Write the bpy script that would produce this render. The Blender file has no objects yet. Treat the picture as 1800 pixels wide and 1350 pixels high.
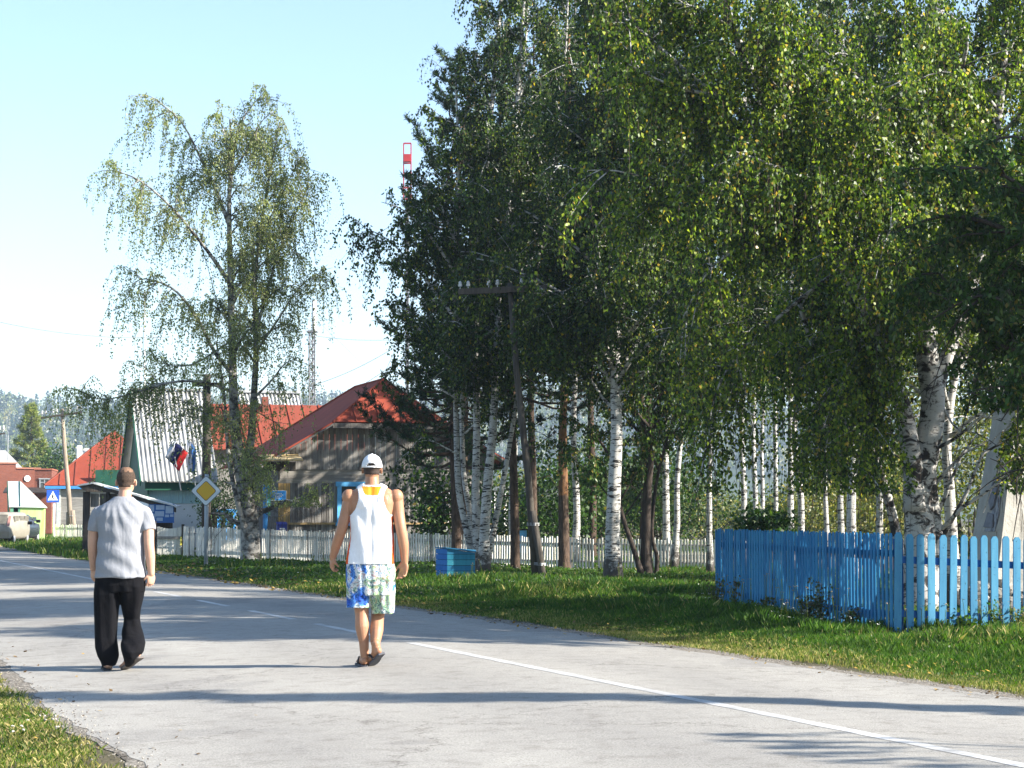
import bpy, math, random
import numpy as np
from mathutils import Vector, Matrix

# ------------------------------------------------------------------ camera, world, sun, exposure
SC = bpy.context.scene
COL = SC.collection
FPX, CAMH = 3600.0, 1.25
PITCH = math.atan(232 / FPX)
cam_d = bpy.data.cameras.new("camera")
cam_d.sensor_width = 36
cam_d.lens = 36 * FPX / 1800
cam_d.clip_start = 0.1
cam_d.clip_end = 8000
cam = bpy.data.objects.new("camera", cam_d)
cam.location = (0, 0, CAMH)
cam.rotation_euler = (math.pi / 2 + PITCH, 0, 0)
COL.objects.link(cam)
SC.camera = cam
SUN_AZ, SUN_EL = math.radians(15), math.radians(27)      # azimuth: degrees behind the camera's right hand
world = bpy.data.worlds.new("World")
SC.world = world
world.use_nodes = True
wn = world.node_tree.nodes
wl = world.node_tree.links
bg = wn["Background"]
sky = wn.new("ShaderNodeTexSky")
sky.sky_type = 'NISHITA'
sky.sun_disc = False
sky.sun_elevation = SUN_EL
sky.sun_rotation = math.radians(90) + SUN_AZ
sky.altitude = 200
sky.air_density = 1.0
sky.dust_density = 0.25
sky.ozone_density = 1.6
wl.new(sky.outputs[0], bg.inputs[0])
bg.inputs[1].default_value = 0.088
sun_d = bpy.data.lights.new("sun", 'SUN')
sun_d.energy = 5.0
sun_d.angle = math.radians(0.55)
sun_d.color = (1.0, 0.93, 0.82)
sun = bpy.data.objects.new("sun", sun_d)
SUNV = Vector((math.cos(SUN_AZ) * math.cos(SUN_EL), -math.sin(SUN_AZ) * math.cos(SUN_EL), math.sin(SUN_EL)))
sun.rotation_euler = SUNV.to_track_quat('Z', 'Y').to_euler()
sun.location = (30, -10, 30)
COL.objects.link(sun)
SC.view_settings.view_transform = 'Standard'
SC.view_settings.look = 'None'
SC.view_settings.exposure = 1.75
SC.view_settings.gamma = 1
SC.view_settings.use_curve_mapping = False

# ------------------------------------------------------------------ helpers
def P(px, py, D):
    """world point seen at photo pixel (px, py) at distance D along the view axis on the ground plan"""
    u = (px - 900) / FPX
    v = (675 - py) / FPX
    d = Vector((u, math.cos(PITCH) - v * math.sin(PITCH), math.sin(PITCH) + v * math.cos(PITCH)))
    return Vector((0, 0, CAMH)) + d * (D / d.y)

RC0, RK = 6.26, -0.358                      # centre line of the road: x = RC0 + RK*y
RN = math.hypot(1, RK)
def s_of(x, y): return (x - (RC0 + RK * y)) / RN
def xy_of(s, t):                            # s right of the centre line, t along it
    return RC0 + RK * t / RN + s / RN, t / RN - RK * s / RN
S_R, S_L = 2.42, -4.05
def zs(s):
    s = np.asarray(s, float)
    return np.interp(s, [-60, -8, S_L - .6, S_L, 0, S_R, S_R + .5, 5.0, 60], [-.10, -.12, -.13, -.105, 0, -.045, -.05, 0, 0])
def gz(x, y): return float(zs(s_of(x, y)))
def G(px, py):
    """ground point under a photo pixel"""
    D = FPX * CAMH / max(py - 907, 1)
    for _ in range(12):
        p = P(px, py, D)
        g = gz(p.x, p.y)
        D = D * (CAMH - g) / (CAMH - p.z)
    return P(px, py, D)

def tag(o, label=None, cat=None, group=None, kind=None):
    if label: o['label'] = label
    if cat: o['category'] = cat
    if group: o['group'] = group
    if kind: o['kind'] = kind
    return o
def thing(name, loc, label, cat, group=None, kind=None):
    o = bpy.data.objects.new(name, None)
    o.empty_display_size = .2
    o.location = loc
    COL.objects.link(o)
    return tag(o, label, cat, group, kind)
def copy_tree(o, loc, rz=0, label=None, scale=None):
    r = o.copy(); COL.objects.link(r)
    r.location = loc
    r.rotation_euler = (math.sin(loc[0] * 31) * .022, math.sin(loc[1] * 17) * .022, rz)
    if scale: r.scale = scale
    if label: r['label'] = label
    for ch in list(o.children):
        c = ch.copy(); COL.objects.link(c); c.parent = r
        for g in list(ch.children):
            d = g.copy(); COL.objects.link(d); d.parent = c
    return r
def origin_of(parent):
    v = Vector((0, 0, 0))
    p = parent
    while p is not None:
        v += Vector(p.location); p = p.parent
    return v

class MB:
    """collects faces in world coordinates; build() makes one mesh object, moved to its parent's frame"""
    def __init__(s): s.v = []; s.f = []; s.m = []; s.arr = []
    def add(s, vs, fs, mi=0):
        b = len(s.v); s.v += [tuple(v) for v in vs]
        s.f += [tuple(i + b for i in f) for f in fs]; s.m += [mi] * len(fs); return s
    def box(s, c, size, rz=0, mi=0, rot=None, taper=1):
        x, y, z = [k / 2 for k in size]
        vs = [Vector((sx * x * (taper if sz > 0 else 1), sy * y * (taper if sz > 0 else 1), sz * z)) for sz in (-1, 1) for sy in (-1, 1) for sx in (-1, 1)]
        R = rot if rot is not None else Matrix.Rotation(rz, 3, 'Z')
        return s.add([R @ v + Vector(c) for v in vs], [(0, 2, 3, 1), (4, 5, 7, 6), (0, 1, 5, 4), (2, 6, 7, 3), (0, 4, 6, 2), (1, 3, 7, 5)], mi)
    def bar(s, a, b, w, h=None, mi=0, up=(0, 0, 1)):
        a, b = Vector(a), Vector(b); h = h or w
        d = (b - a); L = d.length; d.normalize()
        u = Vector(up)
        if abs(d.dot(u)) > .98: u = Vector((0, 1, 0))
        x = d.cross(u).normalized(); z = x.cross(d)
        R = Matrix((x, d, z)).transposed()
        return s.box((a + b) / 2, (w, L, h), rot=R, mi=mi)
    def tube(s, pts, r, n=8, mi=0, cap=True):
        pts = [Vector(p) for p in pts]
        rr = r if hasattr(r, '__len__') else [r] * len(pts)
        b = len(s.v); prev = None
        for i, p in enumerate(pts):
            d = (pts[min(i + 1, len(pts) - 1)] - pts[max(i - 1, 0)])
            if d.length < 1e-9: d = Vector((0, 0, 1))
            d.normalize()
            if prev is None:
                u = Vector((0, 1, 0)) if abs(d.z) > .7 else Vector((0, 0, 1))
                x = d.cross(u).normalized()
            else:
                x = (prev - d * prev.dot(d)).normalized()
            prev = x; y = d.cross(x)
            for k in range(n):
                a = 2 * math.pi * k / n
                s.v.append(tuple(p + (x * math.cos(a) + y * math.sin(a)) * rr[i]))
        for i in range(len(pts) - 1):
            for k in range(n):
                k2 = (k + 1) % n
                s.f.append((b + i * n + k, b + i * n + k2, b + (i + 1) * n + k2, b + (i + 1) * n + k)); s.m.append(mi)
        if cap:
            s.f.append(tuple(b + k for k in reversed(range(n)))); s.m.append(mi)
            e = b + (len(pts) - 1) * n
            s.f.append(tuple(e + k for k in range(n))); s.m.append(mi)
        return s
    def prism(s, poly, off, mi=0):
        """closed polygon (list of 3d points) extruded by vector off"""
        n = len(poly); off = Vector(off)
        a = [Vector(p) for p in poly]; bb = [p + off for p in a]
        return s.add(a + bb, [tuple(range(n))[::-1], tuple(range(n, 2 * n))] + [(i, (i + 1) % n, n + (i + 1) % n, n + i) for i in range(n)], mi)
    def lathe(s, c, prof, n=16, mi=0, axis=None):
        """prof = [(r, h)...] about axis through c"""
        R = Vector(axis).to_track_quat('Z', 'Y').to_matrix() if axis is not None else Matrix.Identity(3)
        b = len(s.v)
        for r, h in prof:
            for k in range(n):
                a = 2 * math.pi * k / n
                s.v.append(tuple(Vector(c) + R @ Vector((r * math.cos(a), r * math.sin(a), h))))
        for i in range(len(prof) - 1):
            for k in range(n):
                k2 = (k + 1) % n
                s.f.append((b + i * n + k, b + i * n + k2, b + (i + 1) * n + k2, b + (i + 1) * n + k)); s.m.append(mi)
        s.f.append(tuple(b + k for k in reversed(range(n)))); s.m.append(mi)
        e = b + (len(prof) - 1) * n
        s.f.append(tuple(e + k for k in range(n))); s.m.append(mi)
        return s
    def build(s, name, mats, parent=None, smooth=False, bevel=0):
        me = bpy.data.meshes.new(name)
        o3 = origin_of(parent)
        me.from_pydata([(v[0] - o3.x, v[1] - o3.y, v[2] - o3.z) for v in s.v], [], s.f)
        if not isinstance(mats, (list, tuple)): mats = [mats]
        for m in mats: me.materials.append(m)
        if len(mats) > 1: me.polygons.foreach_set('material_index', s.m)
        if smooth: me.polygons.foreach_set('use_smooth', [True] * len(me.polygons))
        me.validate(); me.update()
        o = bpy.data.objects.new(name, me); COL.objects.link(o)
        if parent is not None: o.parent = parent
        if bevel:
            b = o.modifiers.new('bevel', 'BEVEL'); b.width = bevel; b.segments = 2; b.limit_method = 'ANGLE'
        return o

def quads_object(name, V, mats, parent=None, midx=None, k=4, smooth=False):
    """V: (N, k, 3) world coordinates, one k-gon each"""
    N = len(V)
    o3 = origin_of(parent)
    me = bpy.data.meshes.new(name)
    me.vertices.add(N * k)
    me.vertices.foreach_set('co', (V.reshape(-1, 3) - np.array(o3)).astype(np.float32).ravel())
    me.loops.add(N * k)
    me.loops.foreach_set('vertex_index', np.arange(N * k, dtype=np.int32))
    me.polygons.add(N)
    me.polygons.foreach_set('loop_start', np.arange(0, N * k, k, dtype=np.int32))
    me.polygons.foreach_set('loop_total', np.full(N, k, dtype=np.int32))
    if not isinstance(mats, (list, tuple)): mats = [mats]
    for m in mats: me.materials.append(m)
    if midx is not None: me.polygons.foreach_set('material_index', midx.astype(np.int32))
    me.update(calc_edges=True)
    o = bpy.data.objects.new(name, me); COL.objects.link(o)
    if parent is not None: o.parent = parent
    return o

# ------------------------------------------------------------------ materials
def ramp(nt, fac, stops):
    r = nt.nodes.new('ShaderNodeValToRGB')
    el = r.color_ramp.elements
    el[0].position, el[0].color = stops[0][0], (*stops[0][1], 1)
    el[1].position, el[1].color = stops[-1][0], (*stops[-1][1], 1)
    for p, c in stops[1:-1]:
        e = el.new(p); e.color = (*c, 1)
    nt.links.new(fac, r.inputs[0])
    return r
def noise(nt, vec, scale, detail=4, rough=.6, mapping=None, dist=0):
    n = nt.nodes.new('ShaderNodeTexNoise')
    n.inputs['Scale'].default_value = scale
    n.inputs['Detail'].default_value = detail
    n.inputs['Roughness'].default_value = rough
    n.inputs['Distortion'].default_value = dist
    if mapping is not None:
        mp = nt.nodes.new('ShaderNodeMapping')
        mp.inputs['Scale'].default_value = mapping
        nt.links.new(vec, mp.inputs[0]); vec = mp.outputs[0]
    nt.links.new(vec, n.inputs['Vector'])
    return n
def mix(nt, fac, a, b, mode='MIX'):
    m = nt.nodes.new('ShaderNodeMix'); m.data_type = 'RGBA'; m.blend_type = mode
    for sock, val in ((m.inputs[0], fac), (m.inputs[6], a), (m.inputs[7], b)):
        if hasattr(val, 'is_output') or hasattr(val, 'links'): nt.links.new(val, sock)
        elif hasattr(val, '__len__'): sock.default_value = (*val, 1)
        else: sock.default_value = val
    return m.outputs[2]
def new_mat(name, rough=.8, spec=.3):
    m = bpy.data.materials.new(name); m.use_nodes = True
    nt = m.node_tree; b = nt.nodes['Principled BSDF']
    b.inputs['Roughness'].default_value = rough
    b.inputs['Specular IOR Level'].default_value = spec
    tc = nt.nodes.new('ShaderNodeTexCoord')
    return m, nt, b, tc.outputs['Object']
def simple(name, c1, c2=None, scale=6, rough=.8, spec=.3, mapping=None, bump=0, bscale=None, metal=0, lo=.35, hi=.65, detail=5):
    m, nt, b, vec = new_mat(name, rough, spec)
    b.inputs['Metallic'].default_value = metal
    c2 = c2 or tuple(k * .75 for k in c1)
    n = noise(nt, vec, scale, detail, .6, mapping)
    r = ramp(nt, n.outputs[0], [(lo, c2), (hi, c1)])
    nt.links.new(r.outputs[0], b.inputs['Base Color'])
    if bump:
        n2 = noise(nt, vec, bscale or scale * 3, 4, .6, mapping)
        bp = nt.nodes.new('ShaderNodeBump'); bp.inputs['Strength'].default_value = bump
        bp.inputs['Distance'].default_value = .02
        nt.links.new(n2.outputs[0], bp.inputs['Height']); nt.links.new(bp.outputs[0], b.inputs['Normal'])
    return m
def leaf_mat(name, c, trans=.35, rough=.45, spec=.5):
    m, nt, b, vec = new_mat(name, rough, spec)
    n = noise(nt, vec, 1.3, 3, .6)
    r = ramp(nt, n.outputs[0], [(.3, tuple(k * .65 for k in c)), (.7, tuple(min(1, k * 1.25) for k in c))])
    nt.links.new(r.outputs[0], b.inputs['Base Color'])
    t = nt.nodes.new('ShaderNodeBsdfTranslucent')
    tcol = mix(nt, 1.0, r.outputs[0], (1.5, 1.7, .6), 'MULTIPLY')
    nt.links.new(tcol, t.inputs[0])
    mx = nt.nodes.new('ShaderNodeMixShader'); mx.inputs[0].default_value = trans
    nt.links.new(b.outputs[0], mx.inputs[1]); nt.links.new(t.outputs[0], mx.inputs[2])
    nt.links.new(mx.outputs[0], nt.nodes['Material Output'].inputs[0])
    return m
# ------------------------------------------------------------------ ground, road, hill
rng = np.random.default_rng(7)
def vnoise(x, y, seed=0):
    """cheap smooth noise, about -1..1"""
    r = np.random.default_rng(seed); o = 0
    for k in range(7):
        a = r.uniform(0, 6.28); f = r.uniform(.6, 2.2); ph = r.uniform(0, 6.28)
        o = o + np.sin((x * math.cos(a) + y * math.sin(a)) * f + ph)
    return o / 3.2
def rbump(s, t):
    """little humps on the verges, none under the road"""
    m = np.clip((np.abs(s + .8) - 3.9) / 1.2, 0, 1)
    return m * .03 * vnoise(s * 1.3, t * 1.1, 3)
def grid_obj(name, S, T, zf, m, kind='structure'):
    SS, TT = np.meshgrid(S, T)
    X, Y = xy_of(SS, TT)
    Z = zf(SS, TT)
    V = np.stack([X, Y, Z], -1).reshape(-1, 3)
    ns, nt_ = len(S), len(T)
    F = [(j * ns + i, j * ns + i + 1, (j + 1) * ns + i + 1, (j + 1) * ns + i) for j in range(nt_ - 1) for i in range(ns - 1)]
    me = bpy.data.meshes.new(name); me.from_pydata(V.tolist(), [], F); me.materials.append(m)
    me.polygons.foreach_set('use_smooth', [True] * len(F)); me.update()
    o = bpy.data.objects.new(name, me); COL.objects.link(o); o['kind'] = kind
    return o

def ground_mat():
    m, nt, b, vec = new_mat('soil_and_turf', .95, .1)
    n1 = noise(nt, vec, .35, 5, .6); n2 = noise(nt, vec, 9, 5, .7); n3 = noise(nt, vec, 60, 3, .7)
    a = ramp(nt, n1.outputs[0], [(.35, (.06, .065, .025)), (.65, (.12, .105, .055))])
    c = mix(nt, n2.outputs[0], a.outputs[0], (.13, .11, .08))
    r3 = ramp(nt, n3.outputs[0], [(.3, (.55, .55, .55)), (.7, (1.3, 1.3, 1.3))])
    d = mix(nt, 1.0, c, r3.outputs[0], 'MULTIPLY')
    nt.links.new(d, b.inputs['Base Color'])
    bp = nt.nodes.new('ShaderNodeBump'); bp.inputs['Strength'].default_value = .8; bp.inputs['Distance'].default_value = .03
    nt.links.new(n2.outputs[0], bp.inputs['Height']); nt.links.new(bp.outputs[0], b.inputs['Normal'])
    return m
M_GROUND = ground_mat()
S = np.unique(np.concatenate([-np.geomspace(8, 2500, 22), np.arange(-8, -4.7, .3), [S_L - .6, S_L, -2, 0, 1.2, S_R, S_R + .5], np.arange(3.1, 12, .3), [5.0], np.geomspace(12, 2500, 24)]))
T = np.unique(np.concatenate([[-60, -20, 0], np.arange(5, 70, .5), np.geomspace(70, 5000, 36)]))
grid_obj('ground', S, T, lambda s, t: zs(s) + rbump(s, t), M_GROUND)

def asphalt_mat():
    m, nt, b, vec = new_mat('worn_asphalt', .85, .25)
    n1 = noise(nt, vec, .5, 4, .6, (1, .35, 1)); n2 = noise(nt, vec, 90, 3, .8); n3 = noise(nt, vec, 5, 6, .7)
    a = ramp(nt, n1.outputs[0], [(.3, (.28, .265, .24)), (.7, (.355, .338, .305))])
    sp = ramp(nt, n2.outputs[0], [(.34, (.52, .52, .51)), (.5, (1, 1, 1)), (.68, (1.3, 1.3, 1.3))])
    c = mix(nt, 1.0, a.outputs[0], sp.outputs[0], 'MULTIPLY')
    st = ramp(nt, n3.outputs[0], [(.30, (.74, .72, .70)), (.48, (1, 1, 1)), (.7, (1.07, 1.07, 1.06))])
    c = mix(nt, 1.0, c, st.outputs[0], 'MULTIPLY')
    # small dark bits of grit and tar
    v = nt.nodes.new('ShaderNodeTexVoronoi'); v.inputs['Scale'].default_value = 3.2; nt.links.new(vec, v.inputs['Vector'])
    vr = ramp(nt, v.outputs['Distance'], [(.012, (.35, .33, .3)), (.03, (1, 1, 1))])
    c = mix(nt, 1.0, c, vr.outputs[0], 'MULTIPLY')
    v2 = nt.nodes.new('ShaderNodeTexVoronoi'); v2.feature = 'DISTANCE_TO_EDGE'; v2.inputs['Scale'].default_value = .22
    wv = noise(nt, vec, 1.2, 6, .7); wm = nt.nodes.new('ShaderNodeVectorMath'); wm.operation = 'MULTIPLY_ADD'
    nt.links.new(wv.outputs['Color'], wm.inputs[0]); wm.inputs[1].default_value = (1.4, 1.4, 1.4); nt.links.new(vec, wm.inputs[2])
    nt.links.new(wm.outputs[0], v2.inputs['Vector'])
    cr = ramp(nt, v2.outputs['Distance'], [(.0010, (.5, .48, .46)), (.0030, (1, 1, 1))])
    c = mix(nt, 1.0, c, cr.outputs[0], 'MULTIPLY')
    # wheel tracks worn darker along the road, and a few tar repairs
    dt = nt.nodes.new('ShaderNodeVectorMath'); dt.operation = 'DOT_PRODUCT'; dt.inputs[1].default_value = (1 / RN, -RK / RN, 0); nt.links.new(vec, dt.inputs[0])
    pp = nt.nodes.new('ShaderNodeMath'); pp.operation = 'PINGPONG'; pp.inputs[1].default_value = .95
    of = nt.nodes.new('ShaderNodeMath'); of.operation = 'ADD'; of.inputs[1].default_value = -RC0 / RN + .2; nt.links.new(dt.outputs['Value'], of.inputs[0]); nt.links.new(of.outputs[0], pp.inputs[0])
    tr = ramp(nt, pp.outputs[0], [(.05, (1.03, 1.03, 1.03)), (.9, (.90, .90, .91))])
    c = mix(nt, 1.0, c, tr.outputs[0], 'MULTIPLY')
    n6 = noise(nt, vec, .32, 3, .5, None, .6); r6 = ramp(nt, n6.outputs[0], [(.60, (1, 1, 1)), (.615, (.86, .86, .87))]); c = mix(nt, 1.0, c, r6.outputs[0], 'MULTIPLY')
    nt.links.new(c, b.inputs['Base Color'])
    bp = nt.nodes.new('ShaderNodeBump'); bp.inputs['Strength'].default_value = .35; bp.inputs['Distance'].default_value = .006
    nt.links.new(n2.outputs[0], bp.inputs['Height']); nt.links.new(bp.outputs[0], b.inputs['Normal'])
    return m
M_ASPH = asphalt_mat()
M_GRAV = simple('gravel', (.34, .31, .27), (.10, .085, .065), 45, .95, .1, bump=1.0, bscale=60, lo=.38, hi=.6)
def strip(name, T, edgeL, edgeR, dz, m, inner=(), kind='structure'):
    V = []; F = []; n = 2 + len(inner)
    for t in T:
        for s in [edgeL(t)] + list(inner) + [edgeR(t)]:
            x, y = xy_of(s, t); V.append((x, y, float(zs(s)) + dz))
    for j in range(len(T) - 1):
        for i in range(n - 1):
            F.append((j * n + i, j * n + i + 1, (j + 1) * n + i + 1, (j + 1) * n + i))
    me = bpy.data.meshes.new(name); me.from_pydata(V, [], F); me.materials.append(m); me.update()
    o = bpy.data.objects.new(name, me); COL.objects.link(o)
    if kind: o['kind'] = kind
    return o
TR = np.concatenate([np.arange(-15, 4, 1.0), np.arange(4, 45, .12), np.arange(45, 130, .5), np.arange(130, 900, 8)])
def wob(t, a, b, seed): return a * float(vnoise(np.array(t * .9), np.array(0.), seed)) + b * float(vnoise(np.array(t * 7.), np.array(0.), seed + 1))
strip('gravel_edge_right', TR, lambda t: S_R - .3, lambda t: S_R + .20 + wob(t, .10, .07, 31), .0035, M_GRAV, inner=(S_R - .02,))
strip('gravel_edge_left', TR, lambda t: S_L - .14 + wob(t, .10, .05, 41), lambda t: S_L + .35, .0035, M_GRAV, inner=(S_L + .001,))
strip('road', TR, lambda t: S_L + .06 + wob(t, .07, .03, 51), lambda t: S_R - .06 + wob(t, .03, .035, 61), .0055, M_ASPH, inner=(0.0,))
# centre line: one long solid run near the camera, worn dashes further on, solid again beyond
def paint_mat():
    m, nt, b, vec = new_mat('road_paint', .7, .3)
    n1 = noise(nt, vec, 30, 5, .7); n2 = noise(nt, vec, 1.2, 4, .6)
    r = ramp(nt, n1.outputs[0], [(.3, (.36, .355, .34)), (.5, (.56, .555, .54))])
    r2 = ramp(nt, n2.outputs[0], [(.3, (.62, .62, .62)), (.6, (1, 1, 1))])
    nt.links.new(mix(nt, 1.0, r.outputs[0], r2.outputs[0], 'MULTIPLY'), b.inputs['Base Color'])
    return m
M_PAINT = paint_mat()
mb = MB()
def paint(t0, t1, w=.05):
    n = max(1, int((t1 - t0) / .25)); b0 = len(mb.v)
    for i in range(n + 1):
        t = t0 + (t1 - t0) * i / n
        for s in (-w + .006 * math.sin(t * 9), 0, w + .006 * math.sin(t * 7)):
            x, y = xy_of(s, t); mb.v.append((x, y, float(zs(s)) + .0075))
    for i in range(n):
        for k in range(2):
            a = b0 + i * 3 + k
            mb.f.append((a, a + 1, a + 4, a + 3)); mb.m.append(0)
paint(3, 21.5)
for a, c in ((22.6, 25.3), (26.4, 28.8), (30.2, 32.4), (33.8, 36.0)): paint(a, c)
paint(40.0, 75)
o = mb.build('road_marking', M_PAINT); o['kind'] = 'structure'

# yard and side road where the cars stand
mb = MB()
pts = [G(-40, 969), G(60, 966), G(150, 963), G(230, 961), G(150, 956), G(0, 954), G(-60, 953)]
mb.add([(p.x, p.y, gz(p.x, p.y) + .012) for p in pts], [tuple(range(len(pts)))])
o = mb.build('gravel_yard', M_GRAV); o['kind'] = 'structure'

# far wooded ridge
def ridge_h(x, y):
    base = 86 * np.exp(-((y - 1350) / 420.) ** 2)
    return base * (.86 - .00022 * (x + 300) + .07 * np.sin(x / 90. + 1) + .04 * np.sin(x / 37.)) + 1.5 * vnoise(x / 30, y / 30, 9)
HX = np.linspace(-900, 900, 120); HY = np.linspace(620, 1900, 50)
XX, YY = np.meshgrid(HX, HY)
ZZ = ridge_h(XX, YY) - 6
me = bpy.data.meshes.new('hill')
nx = len(HX)
me.from_pydata(np.stack([XX, YY, ZZ], -1).reshape(-1, 3).tolist(), [], [(j * nx + i, j * nx + i + 1, (j + 1) * nx + i + 1, (j + 1) * nx + i) for j in range(len(HY) - 1) for i in range(nx - 1)])
me.materials.append(simple('forest_floor', (.05, .07, .025), (.03, .045, .02), .05))
me.polygons.foreach_set('use_smooth', [True] * len(me.polygons)); me.update()
o = bpy.data.objects.new('hill', me); COL.objects.link(o); o['kind'] = 'structure'
# ------------------------------------------------------------------ buildings
class Fr:
    """upright facade frame: u runs right along the wall, z up, out towards the viewer"""
    def __init__(s, O, deg):
        a = math.radians(deg); s.O = Vector((O[0], O[1], 0)); s.a = a
        s.U = Vector((math.cos(a), math.sin(a), 0)); s.N = Vector((math.sin(a), -math.cos(a), 0))
    def pt(s, u, z, out=0): return s.O + s.U * u + s.N * out + Vector((0, 0, z))
    def px(s, x, y, out=0):
        """(u, z) of the wall point seen at a photo pixel"""
        c = Vector((0, 0, CAMH)); d = P(x, y, 10) - c
        o = s.O + s.N * out
        t = (o - c).dot(s.N) / d.dot(s.N)
        q = c + d * t - o
        return q.dot(s.U), q.z
    def box(s, mb, u0, u1, z0, z1, o0, o1, mi=0):
        return mb.box(s.pt((u0 + u1) / 2, (z0 + z1) / 2, (o0 + o1) / 2), (abs(u1 - u0), abs(o1 - o0), abs(z1 - z0)), rz=s.a, mi=mi)
    def boards(s, mb, u0, u1, w, zlo, zhi, out, th=.025, gap=.006, nm=3, seed=0, jit=.006):
        r = random.Random(seed); u = u0
        while u < u1 - .01:
            ww = min(w * r.uniform(.85, 1.15), u1 - u)
            j = r.uniform(0, jit)
            um = u + ww / 2
            s.box(mb, u + gap / 2, u + ww - gap / 2, zlo(um), zhi(um), out + j, out + th + j, r.randrange(nm)); u += ww
        return mb
    def rows(s, mb, u0, u1, h, z0, z1, out, th=.03, nm=3, seed=0, jit=.01):
        r = random.Random(seed); z = z0
        while z < z1 - .01:
            hh = min(h, z1 - z); j = r.uniform(0, jit)
            s.box(mb, u0, u1, z + .004, z + hh - .004, out + j, out + th + j, r.randrange(nm)); z += hh
        return mb
def poly(mb, pts, th, mi=0):
    """a slab: polygon pts (counter-clockwise seen from outside) with thickness th inwards"""
    p = [Vector(q) for q in pts]
    n = (p[1] - p[0]).cross(p[2] - p[0]).normalized()
    return mb.prism(p, -n * th, mi)

def wood(name, c, c2, sc=(14, 14, 1.2), rough=.9):
    return simple(name, c, c2, 1.6, rough, .15, mapping=sc, bump=.5, bscale=3, lo=.3, hi=.7)
WOODS = [wood('weathered_wood_a', (.25, .24, .225), (.10, .095, .09)), wood('weathered_wood_b', (.17, .16, .15), (.07, .065, .06)), wood('weathered_wood_c', (.32, .305, .285), (.15, .142, .132))]
WOODH = [wood('log_wood_a', (.30, .285, .26), (.16, .15, .135), (1.2, 1.2, 14)), wood('log_wood_b', (.25, .235, .215), (.13, .12, .11), (1.2, 1.2, 14)), wood('log_wood_c', (.34, .32, .29), (.2, .19, .17), (1.2, 1.2, 14))]
WOODY = [wood('yellow_wood_a', (.52, .33, .11), (.36, .24, .1)), wood('yellow_wood_b', (.42, .29, .13), (.3, .21, .11)), wood('yellow_wood_c', (.5, .38, .2), (.36, .28, .15))]
DARKW = [wood('tarred_wood_a', (.075, .066, .058), (.035, .03, .027)), wood('tarred_wood_b', (.1, .085, .07), (.05, .042, .036)), wood('tarred_wood_c', (.06, .053, .047), (.03, .027, .024))]
M_REDROOF = simple('red_roof_metal', (.29, .062, .036), (.20, .045, .028), 1.1, .8, .1, lo=.3, hi=.75, bump=.15, bscale=4)
M_REDROOF2 = simple('faded_red_roof_metal', (.25, .065, .042), (.17, .045, .03), .9, .8, .1, lo=.3, hi=.75)
M_SLATE = simple('asbestos_cement_sheet', (.42, .42, .41), (.27, .27, .26), 1.4, .9, .15, lo=.3, hi=.7)
M_GREEN = simple('dark_green_paint', (.012, .085, .05), (.01, .06, .038), 3, .6, .3)
M_PALEBLUE = simple('pale_blue_paint', (.42, .62, .62), (.34, .52, .53), 5, .8, .2, mapping=(8, 8, 1))
M_WHITE = simple('white_wall_paint', (.82, .82, .8), (.76, .76, .74), 2, .8, .2)
M_BLUEP = simple('bright_blue_paint', (.05, .27, .62), (.04, .2, .5), 6, .6, .3)
M_LBLUE = simple('window_blue_paint', (.12, .42, .74), (.09, .34, .62), 6, .6, .3)
M_BLACK = simple('dark_interior', (.012, .012, .012), (.008, .008, .008), 2, .9, .1)
M_GLASS = simple('window_glass', (.05, .07, .08), (.03, .04, .05), 2, .08, .6)
M_CURTAIN = simple('white_lace', (.65, .66, .66), (.5, .52, .52), 12, .9, .1, mapping=(1, 1, 8))
M_METAL = simple('galvanised_metal', (.45, .46, .47), (.35, .36, .37), 4, .5, .5, metal=.4)
M_BRICK = None
def brick_mat():
    m, nt, b, vec = new_mat('red_brick', .9, .15)
    bt = nt.nodes.new('ShaderNodeTexBrick'); bt.inputs['Scale'].default_value = 4
    bt.inputs['Color1'].default_value = (.19, .058, .036, 1); bt.inputs['Color2'].default_value = (.14, .042, .028, 1)
    bt.inputs['Mortar'].default_value = (.2, .15, .12, 1); bt.inputs['Mortar Size'].default_value = .012
    sx = nt.nodes.new('ShaderNodeSeparateXYZ'); cb = nt.nodes.new('ShaderNodeCombineXYZ')
    nt.links.new(vec, sx.inputs[0]); nt.links.new(sx.outputs[0], cb.inputs[0]); nt.links.new(sx.outputs[2], cb.inputs[1])
    nt.links.new(cb.outputs[0], bt.inputs['Vector']); nt.links.new(bt.outputs[0], b.inputs['Base Color'])
    return m
M_BRICK = brick_mat()

def gpt(x, D):
    """ground point (z=0) at photo column x and distance D"""
    return Vector(((x - 900) / FPX * D * 1.002, D, 0))

def window(parent, fr, u0, u1, z0, z1, out, frame_m, w=.1, name='window', curtains=True):
    f = MB()
    fr.box(f, u0, u0 + w, z0, z1, out, out + .06); fr.box(f, u1 - w, u1, z0, z1, out, out + .06)
    fr.box(f, u0 - .05, u1 + .05, z1, z1 + w * 1.1, out, out + .09); fr.box(f, u0 - .05, u1 + .05, z0 - w * .8, z0, out, out + .1)
    um = (u0 + u1) / 2
    fr.box(f, um - .03, um + .03, z0, z1, out, out + .05); fr.box(f, u0 + w, um - .03, z1 - (z1 - z0) * .3, z1 - (z1 - z0) * .3 + .04, out, out + .045)
    o = f.build(name, frame_m, parent)
    g = MB(); fr.box(g, u0 + w, u1 - w, z0, z1, out - .02, out + .012); g.build('pane', M_GLASS, o)
    if curtains:
        g = MB()
        for k in range(int((z1 - z0) / .11)):
            fr.box(g, um + .03, u1 - w, z0 + .02 + k * .11, z0 + .09 + k * .11, out + .014, out + .022)
        g.build('curtain', M_CURTAIN, o)
    return o

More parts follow.
